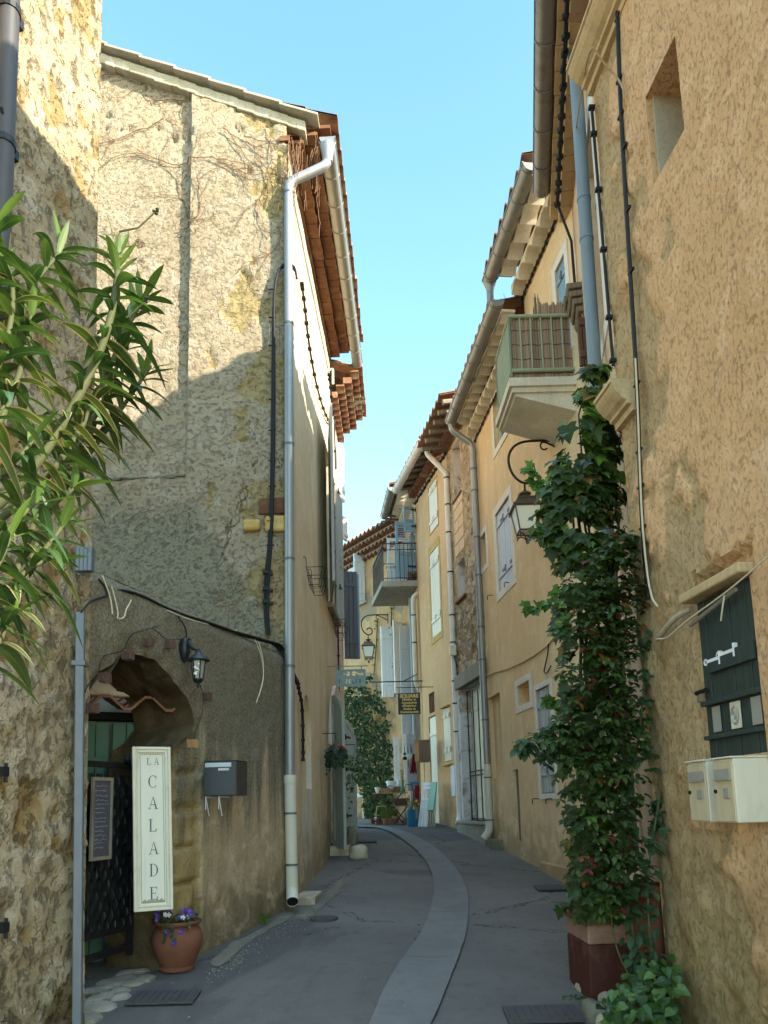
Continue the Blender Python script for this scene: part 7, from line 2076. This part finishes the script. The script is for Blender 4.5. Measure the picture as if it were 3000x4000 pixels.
# loose shoots
for (pp) in ([(2190, 1990), (2120, 1930), (2095, 1850), (2060, 1830)], [(2200, 2000), (2140, 1880), (2090, 1880)], [(2190, 2300), (2140, 2360), (2085, 2385), (2065, 2370)], [(2200, 2180), (2130, 2080), (2110, 2060)], [(2215, 2800), (2170, 2760), (2150, 2740)]):
    P_ = chaikin([at(px, py, YI - .05) for px, py in pp], 2); mq = MB()
    for q in P_[2:]:
        for _ in range(2): ivyleaf(ml, q + rv() * .02, V((R(-1, .3), -.3, R(-1, .4))), V((0, -1, .4)) + rv() * .3, R(.04, .075), green((.05, .12, .025), (.10, .19, .04)))
ml.build('foliage', M['gloss_leaf'], root)

rose_rows = [(2080, 2440, 40), (2180, 2410, 120), (2300, 2380, 190), (2450, 2365, 205), (2600, 2370, 185), (2750, 2360, 185), (2900, 2310, 230), (3000, 2340, 190), (3150, 2370, 150), (3300, 2370, 140), (3450, 2370, 130), (3560, 2380, 80)]
root = thing('climbing_rose', 'rambling rose with small leaves and a few red ones, tangled over the ivy', 'rose', V((1.62, 4.45, gz(4.4))))
mw = MB(); ml = MB()
for i, (pp, r_) in enumerate([([(2560, 3990), (2470, 3650), (2420, 3300), (2440, 2900), (2430, 2500), (2470, 2250)], .010), ([(2530, 3960), (2440, 3600), (2400, 3350), (2500, 2900), (2530, 2450), (2560, 2250), (2590, 2100)], .009), ([(2570, 3900), (2520, 3500), (2560, 3200), (2620, 2900), (2640, 2700)], .007),
     ([(2400, 3500), (2420, 3200), (2460, 2950), (2380, 2700)], .008), ([(2480, 3850), (2400, 3700), (2380, 3500)], .006), ([(2400, 2900), (2250, 2830), (2130, 2860), (2030, 2920)], .005), ([(2380, 2950), (2220, 2900), (2120, 2960)], .004), ([(2500, 2700), (2600, 2650), (2630, 2560)], .005), ([(2540, 2300), (2600, 2180), (2700, 2140)], .004), ([(2560, 2330), (2620, 2260), (2680, 2320)], .004), ([(2550, 3300), (2590, 3100), (2620, 3050)], .005)]):
    P_ = chaikin([at(px, py, 4.45 - .02 * (i % 3) - .12 * (abs(px - 2450) < 130)) for px, py in pp], 2); mw.tube(P_, [r_ * (1 - .5 * j / len(P_)) for j in range(len(P_))], 6)
    if i > 4 or i in (1, 2):
        for q in P_[3:]:
            for _ in range(4 if i < 8 else 3):
                e = rv(); 
                for s_ in range(R(2, 5).__int__()): 
                    blade(ml, q + e * .03 + rv() * .03, V((R(-1, 1), -.5, R(-.9, .25))), V((0, -.3, 1)) + rv() * .4, R(.045, .075), R(.016, .023), 3, None, .2, .2, green((.034, .078, .036), (.08, .13, .06)))
mw.build('cane', M['stem2'], root, smooth=60)
for k in range(2300):
    py = R(2090, 3580); c, h = rowat(rose_rows, py)
    if py > 3050 and random.random() < .35: continue
    rr = math.sqrt(random.random()) * (1 + .3 * N3(py * .012, k % 3, 9)); th = R(-math.pi, math.pi)
    px = c + h * rr * math.cos(th); yy = 4.40 + .18 * math.sin(th) * rr - .05
    if px > 2500 and random.random() < .72: continue
    if N3(px * .011, py * .011, 31) < -.20: continue
    p = at(px, py, yy)
    ax = V((R(-1, 1), -.7, R(-.5, .3))).normalized()
    col = green((.030, .060, .014), (.066, .104, .028)); r_ = random.random()
    if r_ < .035: col = green((.20, .05, .02), (.28, .11, .03))
    elif r_ < .06: col = green((.18, .02, .03), (.10, .02, .02))
    elif r_ < .10: col = green((.08, .15, .03), (.13, .19, .05))
    nl = 3 if random.random() < .6 else 5
    for j in range(nl):
        sgn = (j % 2) * 2 - 1; q = p + ax * (.018 * (j // 2 + 1) if j else .05)
        sd = ax.cross(V((0, 0, 1))).normalized() * sgn if j else V((0, 0, 0))
        blade(ml, q, ax * .6 + sd + rv() * .3 + V((0, 0, -.25)), V((0, -.35, 1)) + rv() * .35, R(.034, .055), R(.012, .018), 3, None, .25, .2, tuple(x * R(.85, 1.15) for x in col))
ml.build('foliage', M['gloss_leaf'], root)

# planter and urn
bl, br_ = gnd(2312, 3905), gnd(2500, 3905)
yP = 4.62; bl = at(2308, 3850, yP); w_ = at(2505, 3850, yP).x - bl.x; zt = at(2400, 3585, yP).z; g_ = gz(yP) - .03
root = thing('brick_planter', 'square brick red planter with a faded top band and tile coping under the ivy', 'planter', V((bl.x + w_ / 2, yP + .2, g_)))
zm = at(2400, 3690, yP).z; zk = at(2400, 3612, yP).z
mb = MB(); mb.obox(V((bl.x, yP, g_)), (w_, .02, 0), (-.02, .46, 0), (0, 0, zm - g_)); mb.build('base', M['redbox'], root, bevel=.012)
mb = MB(); mb.obox(V((bl.x + .002, yP + .004, zm + .0005)), (w_ - .004, .02, 0), (-.02, .45, 0), (0, 0, zk - zm)); mb.build('band', M['pinkbox'], root, bevel=.012)
mb = MB(); mb.obox(V((bl.x - .03, yP - .03, zk + .001)), (w_ + .05, .02, 0), (-.02, .52, 0), (0, 0, zt - zk)); mb.build('coping', M['terra'], root, bevel=.008)
mb = MB(); mb.obox(V((bl.x + .02, yP + .02, zt + .0005)), (w_ - .06, .02, 0), (-.02, .4, 0), (0, 0, .02)); mb.build('soil', M['soil'], root)
c = at(2530, 3600, 4.50); zr_ = at(2530, 3455, 4.5).z; zc_ = at(2530, 3500, 4.5).z
root = thing('clay_urn', 'wide rimmed terracotta urn standing behind the planter against the ochre house', 'plant pot', V((c.x + .02, 4.56, gz(4.5))))
mb = MB(); hh_ = zr_ - gz(4.5); mb.lathe([(.07, 0), (.09, .02), (.10, hh_ * .5), (.115, hh_ - .09), (.135, hh_ - .07), (.14, hh_ - .005), (.128, hh_), (.11, hh_ - .05), (.01, hh_ - .05)], V((c.x + .02, 4.56, gz(4.5))), 24); mb.build('urn', M['terra'], root, smooth=40)

# low ivy and stones at the wall foot
root = thing('ground_ivy', 'bright green low ivy spilling over stones at the bottom right', 'ivy', V((1.55, 4.15, gz(4.1))))
ml = MB()
for k in range(520):
    px, py = R(2350, 2650), R(3640, 4090)
    edge_ = 2350 + max(0, (3960 - py)) * .75
    if px < edge_ - 30 * random.random(): continue
    yy = R(3.75, 4.45); p = at(px, py, yy)
    if p.z < gz(yy) - .02 or p.z > gz(yy) + .40: continue
    young = random.random() < .6
    ivyleaf(ml, p, V((R(-1, .6), R(-1, .2), R(-.8, .2))), V((-.2, -.5, 1)) + rv() * .3, R(.04, .075), green((.04, .095, .02), (.08, .15, .03)) if young else green((.025, .06, .02), (.05, .10, .03)), HEART)
ml.build('foliage', M['leaf'], root)
for i, (px, py, sx_, sy_, sz_, lb) in enumerate([(2300, 3875, .065, .07, .04, 'small pale stone at the front corner of the brick red planter'), (2370, 3920, .07, .08, .07, 'pale stone under the edge of the bright green ivy'), (2330, 3985, .07, .10, .085, 'mossy rounded stone at the bottom edge left of the flat one'), (2450, 4000, .16, .10, .06, 'flat pale stone at the bottom edge in front of the bright green ivy')]):
    c = gnd(px, py); rock('stone', c + V((0, .04, .01)), sx_, sy_, sz_, lb, M['stone'] if i != 2 else M['ledge'], 7 + i)
def tuft(name, c, n, h, lb, spread=.08, col=((.05, .10, .02), (.11, .17, .04)), w=.006, flop=.35):
    mb = MB()
    for k in range(n):
        blade(mb, V(c) + V((R(-spread, spread), R(-spread, spread) * .5, 0)), V((R(-.5, .5), R(-.5, .3), 1)), V((0, -1, .2)), h * R(.5, 1), w * R(.7, 1.3), 4, lambda t_: 1 - t_ * .95, flop, .2, green(*col))
    return tag(mb.build(name, M['leaf'], loc=V(c)), lb, 'weed')
c = gnd(2265, 3790); tuft('weed', c, 22, .18, 'thin grassy weed at the left side of the brick red planter', .05)
c = gnd(2240, 3900); tuft('weed', c, 26, .08, 'low flat weed in the road left of the brick red planter', .09, w=.009, flop=1.2)
c = gnd(1035, 3610); tuft('weed', c, 9, .20, 'green plant with broad upright leaves at the foot of the garden wall', .03, w=.014)
c = gnd(515, 3850); tuft('weed', c, 14, .05, 'tiny green weed between the paving stones by the gate', .04)

# pansies in the pot
ml = MB(); c0 = pc + V((0, 0, .32)); PO = [o for o in bpy.data.objects if o.name == 'flower_pot'][0]
for k in range(260):
    th = R(0, 6.28); rr = .16 * math.sqrt(random.random()); p = c0 + V((rr * math.cos(th), rr * math.sin(th), R(0, .07) + .05 * N3(th, rr * 9, 1)))
    blade(ml, p, V((math.cos(th), math.sin(th), R(-.3, 1.2))) + rv() * .4, V((0, 0, 1)), R(.025, .045), R(.007, .011), 3, None, .3, .2, green((.025, .06, .02), (.07, .13, .035)))
for k in range(8):
    th = R(-2.6, -.6); p = c0 + V((.12 * math.cos(th), .17 * math.sin(th), .02)); 
    for s_ in range(10): blade(ml, p + V((R(-.02, .02), -.01, -.012 * s_)), V((R(-1, 1), -.7, -.3)), V((0, -1, .4)), .03, .008, 3, None, .3, .2, green((.025, .06, .02), (.06, .11, .03))) if abs(th + 1.6) < .5 else None
ml.build('foliage', M['leaf'], PO)
mf = MB()
for k in range(20):
    th = R(-3.0, -.1); rr = R(.06, .16); p = c0 + V((rr * math.cos(th), rr * math.sin(th) - .01, R(.03, .11)))
    if k in (0, 1, 2): p = c0 + V((-.02 + .05 * k, -.19, -.03 - .035 * (k % 2) - (.04 if k == 1 else 0)))
    colp = (.70, .68, .72) if k % 5 == 3 else green((.08, .05, .38), (.16, .08, .50))
    for j in range(5):
        a = 2 * math.pi * j / 5 + R(-.2, .2); ivyleaf(mf, p, V((math.cos(a), -.35, math.sin(a))), V((0, -1, .2)), .022, colp if j != 3 else tuple(x * .6 for x in colp), HEART)
mf.build('blossoms', M['leaf'], PO)

# ------------------------------------------------------------------ far vine on the house at the bend
root = thing('climbing_vine', 'big green climbing vine hanging on the house front at the end of the street', 'vine', WE.P(1.4, gz(17)))
ml = MB(); mw = MB()
rows_v = [(2640, 1450, 12), (2690, 1440, 60), (2750, 1440, 85), (2850, 1450, 90), (2950, 1460, 88), (3050, 1490, 62), (3130, 1500, 50), (3200, 1505, 44)]
for k in range(4200):
    py = R(2640, 3205); c, h = rowat(rows_v, py); rr = R(-1, 1) * (1 + .35 * N3(py * .02, 1, 3))
    px = c + h * rr
    if py < 2720 and N3(px * .03, py * .03, 5) < -.1: continue
    if N3(px * .035, py * .028, 8) < -.32: continue
    a, z = WE.px(px, py); p = WE.P(a, z, .08 + .38 * random.random() * (1 - .5 * abs(rr)))
    hi = random.random() < .25
    ivyleaf(ml, p, V((R(-.8, .8), -.4, -1)) + rv() * .3, V((0, -1, .45)) + rv() * .4, R(.05, .085), green((.014, .034, .009), (.032, .062, .014)) if not hi else green((.06, .10, .018), (.10, .135, .03)), HEART)
for (pp) in ([(1480, 2420), (1475, 2530), (1465, 2640)], [(1535, 2380), (1533, 2500), (1538, 2640)], [(1500, 2830), (1505, 3000), (1500, 3190)], [(1460, 2840), (1490, 3000), (1510, 3190)]):
    P_ = [WE.P(*WE.px(px, py), .04) for px, py in pp]; P_ = chaikin(P_, 2); mw.tube(P_, .014, 5)
    for q in P_:
        for _ in range(2):
            if q.z > gz(17) + 2.4: ivyleaf(ml, q + rv() * .06, rv() + V((0, -.3, -.5)), V((0, -1, .4)), R(.04, .075), green((.08, .14, .02), (.16, .21, .04)), HEART)
mw.build('stem', M['stem'], root, smooth=60); ml.build('foliage', M['leaf'], root)
# leafy pots and flowers of the shop
for i, hgt in ((2, .35), (3, .38), (4, .30), (5, .22), (7, .12)):
    r_, top = POTS[i]; ml = MB()
    for k in range(26 if i != 5 else 60): blade(ml, top + V((R(-.03, .03), R(-.03, .03), 0)), V((R(-.35, .35), R(-.35, .35), 1)), V((0, -1, 0)), hgt * R(.5, 1), .006, 3, lambda t_: 1 - .9 * t_, R(0, .3), .2, green((.06, .10, .02), (.12, .16, .04)))
    ml.build('foliage', M['leaf'], r_)
mf = MB()
for k in range(16):
    p = VASE + V((R(-.05, .03), R(-.03, .03), R(.05, .24))); colf = random.choice([(.62, .58, .30), (.55, .40, .5), (.7, .66, .5)])
    mf.tube([VASE + V((0, 0, -.02)), p], .003, 4, 0, False, (.06, .1, .03))
    for j in range(5): a = 1.256 * j; ivyleaf(mf, p, V((math.cos(a), -.3, math.sin(a))), V((0, -1, .2)), .028, colf, HEART)
tag(mf.build('cut_flowers', M['leaf'], loc=VASE), 'pale yellow and mauve flowers in the slender green vase', 'flowers')
ml = MB()
for k in range(50): blade(ml, P_white + V((R(-.03, .06), R(-.03, .03), 0)), V((R(-.8, 1), R(-.6, .4), .8)), V((0, 0, 1)), R(.06, .13), .010, 3, None, .4, .2, green((.06, .13, .02), (.12, .2, .04)))
tag(ml.build('pot_plant', M['leaf'], loc=P_white), 'small green plant growing from the white pot on the shop table', 'plant')
mf = MB(); q0 = on(1616, 3140, 14.3)
for k in range(46):
    p = q0 + V((R(-.03, .14), R(-.05, .05), R(-.10, .10))); colf = random.choice([(.6, .5, .08), (.30, .02, .05), (.24, .015, .04), (.06, .12, .03)])
    for j in range(4): a = 1.57 * j; ivyleaf(mf, p, V((math.cos(a), -.3, math.sin(a))), V((0, -1, .2)), .03, colf, HEART)
c = V((q0.x + .05, 14.3, ghh(q0.x, 14.3))); 
rt = thing('flower_bucket', 'bucket of yellow and dark red flowers between the blue bin and white chairs', 'bucket', c)
mf.build('blossoms', M['leaf'], rt); mb = MB(); mb.lathe([(.06, 0), (.08, q0.z - c.z - .06), (.07, q0.z - c.z - .06), (.01, .02)], c, 14); mb.build('bucket', M['pewter'], rt, smooth=50)
# balcony plants
for i, (px, lb, mt) in enumerate(((1600, 'terracotta pot with a feathery plant on the concrete balcony', 'terra'), (1625, 'dark green pot with a plant on the concrete balcony, next to the wall', 'green'))):
    c = at(px, 2262, 15.6); c.z = zs_ + .06; rt = thing('balcony_pot', lb, 'plant pot', c)
    mb = MB(); mb.lathe([(.06, 0), (.085, .16), (.09, .17), (.075, .17), (.01, .14)], c, 14); mb.build('pot', M[mt], rt, smooth=50)
    ml = MB()
    for k in range(70): blade(ml, c + V((R(-.05, .05), R(-.05, .05), .15)), V((R(-.9, .6) - (.4 if i == 0 else 0), R(-.6, .6), 1)), V((0, -1, .3)), R(.08, .22), .010, 3, None, R(.2, .7), .2, green((.08, .13, .03), (.17, .21, .06)))
    ml.build('foliage', M['leaf'], rt)
# hanging baskets by the left doorway
for (px, py, y, lb, rr, tr) in ((1312, 2948, 9.7, 'dark leafy hanging basket with a few red flowers at the left doorway', .14, .25), (1388, 2985, 10.6, 'variegated trailing hanging basket just right of the darker one', .17, .65)):
    c = at(px, py, y); rt = thing('hanging_basket', lb, 'hanging basket', c, 'hanging baskets by the left doorway')
    mb = MB(); mb.lathe([(.02, -.10), (.08, -.07), (.10, .0), (.105, .015), (.09, .01), (.01, -.02)], c, 14); mb.build('basket', M['shut_dark'], rt, smooth=60)
    mb = MB(); wq = WH1.P((y - 7.42) / .999, c.z + .28, .02); mb.tube([wq, V((c.x, c.y, c.z + .28)), V((c.x, c.y, c.z + .22))], .006, 5)
    for k in range(3): a = 2.1 * k; mb.tube([V((c.x, c.y, c.z + .22)), c + V((.10 * math.cos(a), .10 * math.sin(a), .01))], .003, 4)
    mb.build('bracket', M['iron'], rt)
    ml = MB()
    for k in range(620):
        v = rv(); p = c + V((v.x * rr, v.y * rr, v.z * rr * .75 + .02)) * R(.5, 1.0)
        if k > 380: 
            a = R(0, 6.28); p = c + V((math.cos(a) * rr * R(.5, 1.05), math.sin(a) * rr * .8, -tr * random.random() * (.4 + .6 * abs(N3(a * 2, 1, px)) * 2)))
        pale = i and tr > .5 and random.random() < .55
        ivyleaf(ml, p, v + V((0, -.3, -.8)), V((0, -1, .4)) + rv() * .4, R(.025, .045), green((.016, .045, .024), (.04, .08, .04)) if not pale else green((.14, .19, .10), (.28, .32, .2)), HEART)
    if tr < .4:
        for k in range(7):
            p = c + V((R(-.1, .12), -.1, R(.05, .13)))
            for j in range(5): a = 1.256 * j; ivyleaf(ml, p, V((math.cos(a), -.3, math.sin(a))), V((0, -1, .2)), .018, (.4, .02, .04), HEART)
    ml.build('foliage', M['leaf'], rt)
# roof weeds
def sprig(c, n, h, lb):
    mb = MB()
    for k in range(n):
        p = V(c) + V((R(-.10, .10), R(-.2, .2), 0)); q = p + V((R(-.06, .06), R(-.06, .06), h * R(.5, 1))); mb.tube([p, p.lerp(q, .5) + rv() * .02, q], .0025, 3, 0, False, (.10, .11, .06))
        for j in range(5): blade(mb, p.lerp(q, .4 + .14 * j), rv() + V((0, 0, .6)), V((0, -1, .2)), .03, .006, 2, None, .1, .1, green((.10, .13, .07), (.16, .18, .10)))
    return tag(mb.build('roof_weed', M['leaf'], loc=V(c)), lb, 'weed')
c = at(1408, 1600, 11.9); sprig(c, 12, .22, 'wispy weed growing on the tiled cornice of the left corner house')
c = at(1985, 1232, 9.6); sprig(c, 12, .25, 'wispy weed on the yellow house roof behind the balcony rail')
c = at(1905, 1330, 10.1); sprig(c, 9, .22, 'wispy weed on the yellow house roof by the lower gutter')

# ------------------------------------------------------------------ bare vine on the gable
mb = MB()
def walk(a, z, da, dz, n, r, branch, o0=.10):
    pts = []
    for i in range(n):
        pts.append(WGA.P(a, z, (.098 if (a > a_band or z < z_ledge) else .022) + .012 * N3(a * 9, z * 9, 4)))
        ang = math.atan2(dz, da) + R(-.38, .38); sp = .035; da, dz = math.cos(ang), math.sin(ang); a += da * sp; z += dz * sp
        if a < .2 or a > WGA.L - .02 or z > rake(a) - .10: break
        if branch and random.random() < .13: walk(a, z, da + R(-.9, .9), dz + R(-.9, .9), int(n * .55), r * .6, branch - 1)
    if len(pts) > 2: mb.tube(pts, [r * (1 - .6 * i / len(pts)) for i in range(len(pts))], 4)
for (px, py, dx, dz) in ((740, 860, -.3, 1), (735, 560, .6, .6), (700, 900, 1, .35), (700, 650, .9, .5), (720, 400, -1, .3), (720, 400, 1, -.2), (900, 420, 1, -.3), (1000, 640, .8, -.7), (1050, 700, .3, -1), (560, 330, -1, .2), (450, 300, -1, .2), (640, 470, -.8, -.4), (880, 530, .6, -.6), (1090, 900, 0, -1), (700, 650, -.9, .1), (830, 640, 1, -.1), (960, 560, .8, -.4), (1050, 520, .5, -.8)):
    a, z = WGA.px(px, py); walk(a, z, dx, dz, 26, .0062, 2)
for (px, py, dx, dz, n) in ((920, 2330, -.3, 1, 14), (900, 2440, .3, 1, 16), (960, 1900, .1, -1, 18), (970, 2150, .0, -1, 22), (500, 2050, 1, .1, 12), (850, 2380, .8, .5, 12)):
    a, z = WGA.px(px, py); walk(a, z, dx, dz, n, .0055, 1)
tag(mb.build('bare_vine', M['twig'], loc=WGA.P(a_band, z_ledge + 2)), 'leafless creeper twigs spread over the sunlit cream gable', 'creeper')
mb = MB()
for k in range(26):
    y = R(7.2, 7.75); x = -.93 + R(.02, .34); z = zE + R(-.15, .05); pts = []
    for i in range(int(R(8, 24))):
        pts.append(V((x, y, z))); x += R(-.014, .010); y += R(-.01, .01); z -= R(.03, .05)
        x = max(x, -.91)
    mb.tube(pts, .0035, 4)
for k in range(10):
    x = -.93 + R(-.06, .05); z = zE + R(-.3, .0); pts = []
    for i in range(int(R(30, 70))): pts.append(V((x, 7.30 + .03 * N3(i * .2, k, 1), z))); x += R(-.010, .010); x = min(max(x, -1.02), -.84); z -= .05
    mb.tube(pts, .0035, 4)
tag(mb.build('dry_creeper', M['twig'], loc=V((-.9, 7.3, zE))), 'dry brown creeper strands hanging under the red tile eave and along the downspout', 'creeper')

# ------------------------------------------------------------------ cables
def cable(name, pts, r, mat, lb, cat='cable', clips=0, it=2):
    P_ = chaikin(pts, it); mb = MB(); mb.tube(P_, r, 6)
    if clips:
        for p in P_[::clips]: mb.cbox(p, (r * 4.2, r * 3, r * 2.2))
    return tag(mb.build(name, mat, loc=pts[len(pts) // 2]), lb, cat)
def g_(px, py, o=.11): return WGA.P(*WGA.px(px, py, o), o)
mb = MB()
for k in range(3):
    o = .115 + .012 * k; pp = [g_(1160, 1090, .14 + .01 * k), g_(1152, 1048 - 4 * k, .16), g_(1120, 1036 - 4 * k, .15), g_(1085, 1055 - 3 * k, o), g_(1068, 1150, o), g_(1064 + 4 * k, 1400, o), g_(1062 + 5 * k, 1700, o), g_(1056 + 5 * k, 2000, o), g_(1048 + 5 * k, 2150, o), g_(1034 + 8 * k, 2260, o), g_(1034 + 6 * k, 2400, o), g_(1042 + 5 * k, 2480, o)]
    mb.tube(chaikin(pp, 2), .0125, 6)
for py in (1130, 1240, 1350, 1450, 1560, 1680, 1800, 1900, 2035, 2130):
    q = g_(1062 - (py > 1900) * 6, py, .125); mb.tube([q - V((.035, 0, 0)), q + V((.042, 0, 0))], .008, 5)
for py in (2235, 2300, 2350): q = g_(1040, py, .13); mb.cbox(q, (.07, .05, .035)); mb.cbox(q + V((.05, 0, -.02)), (.03, .04, .03))
tag(mb.build('riser_cable', M['cable'], loc=g_(1060, 1700, .11)), 'thick black cable bundle looping over by the silver downspout and down the gable corner', 'cable')
gp = lambda px, py, o=.02: WG.P(WG.px(px, py)[0], WG.px(px, py)[1], o)
mb = MB()
for k in range(4):
    pp = [gp(455, 2305, -.02)] + [WG.P(WG.px(px, py, .0)[0], WG.px(px, py, .0)[1] + .03 + .02 * N3(px * .02, k * 5, 1), -.01 - .02 * k) for px, py in ((500, 2322), (570, 2350), (650, 2388), (740, 2420), (830, 2450), (920, 2478), (1000, 2500), (1060, 2515), (1110, 2530))] + [V((-.90, 7.33, 2.95 - .02 * k)), V((-.86, 7.5, 2.86))]
    mb.tube(chaikin(pp, 2), .010, 6)
pp = [V((-.88, 7.44, 2.88)), WH1.P(.30, 2.82, .03), WH1.P(.50, 2.70, .03), WH1.P(.52, 2.35, .03), WH1.P(.52, 2.1, .03)]
mb.tube(chaikin(pp, 2), .016, 6)
for p in chaikin(pp, 2)[::2]: mb.cbox(p, (.04, .03, .03))
tag(mb.build('ledge_cable', M['cable'], loc=gp(740, 2420)), 'tangle of black cables lying along the top of the garden wall', 'cable')
mb = MB()
for pp in ([(420, 2290), (432, 2330), (448, 2400), (440, 2418), (470, 2418), (478, 2380), (492, 2360), (497, 2345)], [(385, 2250), (400, 2290), (418, 2340), (424, 2400)], [(640, 2385), (720, 2420), (800, 2440)], [(985, 2500), (1010, 2560), (1020, 2640), (1005, 2700), (990, 2745)], [(1000, 2510), (1018, 2580), (1018, 2660), (1000, 2720)]):
    mb.tube(chaikin([gp(px, py, .03) for px, py in pp], 2), .0045, 5)
tag(mb.build('loose_wire', M['rope'], loc=gp(900, 2500)), 'loose pale wires dangling over the face of the garden wall', 'wire')
cable('lamp_wire', [gp(700, 2395, .0), gp(680, 2410, .03), gp(712, 2450, .03), gp(716, 2500, .03), gp(705, 2530, .03)], .006, M['cable'], 'thin black wire dropping to the small black coach lamp')
cable('lamp_wire', [WT.P(WT.px(305, 2395, .07)[0], WT.px(305, 2395, .07)[1], .09), gp(335, 2350, .03), gp(385, 2335, .03), gp(412, 2330, .02), gp(405, 2290, .01), gp(385, 2262, .0)], .007, M['cable'], 'thin black wire arching from the grey trunking to the top of the garden wall')
# string of cage lights round the arch
cages = [(471, 2562, -6), (378, 2650, 8), (329, 2768, 3), (551, 2512, 5), (636, 2520, -4), (783, 2722, 6), (725, 2906, 3)]
lb = ['cage light hanging at the crown of the arch', 'cage light on the left curve of the arch', 'cage light lowest on the left jamb of the arch', 'cage light right of the one at the crown of the arch', 'cage light over the right shoulder of the arch', 'cage light just below the small coach lamp', 'paler cage light above the tall cream sign']
for (px, py, tw), l_ in zip(cages, lb):
    c = gp(px, py, .06); mb = MB(); s_ = .026
    for i in range(5):
        for (fx, fy) in ((-1 + .5 * i, -1), (-1 + .5 * i, 1)): mb.cbox(c + u_ * (fx * s_) + n_ * (fy * s_), (.006, .004, .062), Matrix.Rotation(rad(tw), 3, n_))
    for i in range(3):
        for fx in (-1, 1): mb.cbox(c + u_ * (fx * s_) + n_ * ((-.5 + .5 * i) * s_), (.004, .006, .062))
    for dz in (-.022, .022): mb.tube([c + u_ * (a_ * s_) + n_ * (b_ * s_) + V((0, 0, dz)) for a_, b_ in ((-1, -1), (1, -1), (1, 1), (-1, 1), (-1, -1))], .0025, 4)
    tag(mb.build('cage_light', M['pine'] if py == 2906 else M['brownpaint'], loc=c), l_, 'cage light', 'string of little cage lights round the arch')
mb = MB()
for pp in ([(300, 2735), (330, 2665), (365, 2640), (380, 2565), (420, 2555), (465, 2545), (492, 2480), (540, 2465), (575, 2455), (610, 2445)], [(575, 2455), (600, 2470), (630, 2500), (660, 2500), (700, 2498)], [(757, 2650), (770, 2690), (780, 2710), (776, 2790), (755, 2840), (740, 2890)]):
    mb.tube(chaikin([gp(px, py, .035) for px, py in pp], 1), .0035, 4)
tag(mb.build('light_string', M['cable'], loc=gp(500, 2500)), 'thin dark wire of the cage lights strung round the arch', 'wire')
# right side cables
wn = lambda px, py, o=.035: WN.P(*WN.px(px, py, o), o)
pp = [(2410, -30), (2416, 200), (2424, 400), (2440, 700), (2452, 900), (2470, 1200), (2486, 1450), (2494, 1650), (2500, 1850), (2506, 2000), (2516, 2150), (2532, 2340)]
mb = MB(); P_ = chaikin([wn(*p) for p in pp], 2); mb.tube(P_, .012, 6); mb.tube([p + WN.u * .012 + V((0, 0, 0)) for p in P_], .008, 6)
for px, py in ((2413, 65), (2418, 310), (2424, 450), (2438, 575), (2452, 820), (2465, 1060), (2488, 1500), (2497, 1760), (2503, 1900), (2510, 2060)): q = wn(px, py); mb.tube([q - WN.u * .03, q + WN.u * .03], .011, 6)
tag(mb.build('wall_cable', M['cable'], loc=wn(2486, 1450)), 'black cable running down the rough ochre wall to the ivy', 'cable')
cable('wall_cable', [wn(px, py, .05) for px, py in ((2482, 1400), (2492, 1600), (2500, 1850), (2512, 2100), (2540, 2330), (2570, 2370))], .006, M['rope'], 'pale wire beside the black cable on the rough ochre wall')
cable('wall_cable', [WN.P(WN.L - .02, WN.px(px, py)[1], .03) for px, py in ((2345, 380), (2352, 500), (2362, 700), (2372, 900), (2380, 1100), (2392, 1350), (2398, 1450))], .010, M['cable'], 'black cable hugging the far corner edge of the rough ochre wall', clips=5)
cable('wall_cable', [V((1.75, 5.6, 7.2)), wn(2300, 150, .25), wn(2350, 240, .16), wn(2415, 305, .05), wn(2440, 360, .05), wn(2436, 420, .04)], .006, M['wicker'], 'thin brown wire crossing in front of the upper stone moulding')
pp = [WI.P(WI.L - 2.4 + i * .145, zI - .12 + .03 * N3(i * .9, 3, 3), .16) for i in range(17)]
mb = MB(); mb.tube(chaikin(pp, 1), .02, 6)
for p in pp: mb.cbox(p, (.05, .05, .045), Matrix.Rotation(R(0, 1), 3, 'Z'))
mb.tube([pp[-1], WI.P(WI.L - .12, zI - .6, .05), WI.P(WI.L - .12, zI - 1.6, .04)], .014, 6)
tag(mb.build('wall_cable', M['cable'], loc=pp[8]), 'thick black cable bundle under the block cornice beside the blue grey downspout', 'cable')
pp = [WH1.P(.25 + .02 * i, zE - .9 - .30 * i, .035) for i in range(5)] + [WH1.P(.75 + .20 * i, zE - 2.1 - .10 * i, .04) for i in range(6)]
pp = [WH1.P(WH1.px(px, py)[0], WH1.px(px, py)[1], .035) for px, py in ((1168, 1110), (1180, 1200), (1190, 1300), (1205, 1400), (1225, 1500), (1250, 1590), (1272, 1640), (1285, 1655), (1290, 1600), (1283, 1520), (1276, 1460))]
mb = MB(); P_ = chaikin(pp, 2); mb.tube(P_, .015, 6)
for p in P_[::2]: mb.cbox(p, (.05, .06, .02))
tag(mb.build('wall_cable', M['cable'], loc=pp[5]), 'black clipped cable looping along the cream house front under its eave', 'cable')
tag((lambda m_: (m_.tube(bends([WH1.P(WH1.px(1276, 1450)[0], WH1.px(1276, 1450)[1], .02), WH1.P(WH1.px(1276, 1450)[0], WH1.px(1276, 1445)[1] + .02, .10), WH1.P(WH1.px(1276, 1480)[0], WH1.px(1276, 1500)[1], .10)], .05), .018, 8), m_.build('cable_inlet', M['pvc'], loc=WH1.P(WH1.px(1276, 1450)[0], WH1.px(1276, 1450)[1])))[1])(MB()), 'cream cable inlet pipe where the black cable enters the cream house', 'pipe')
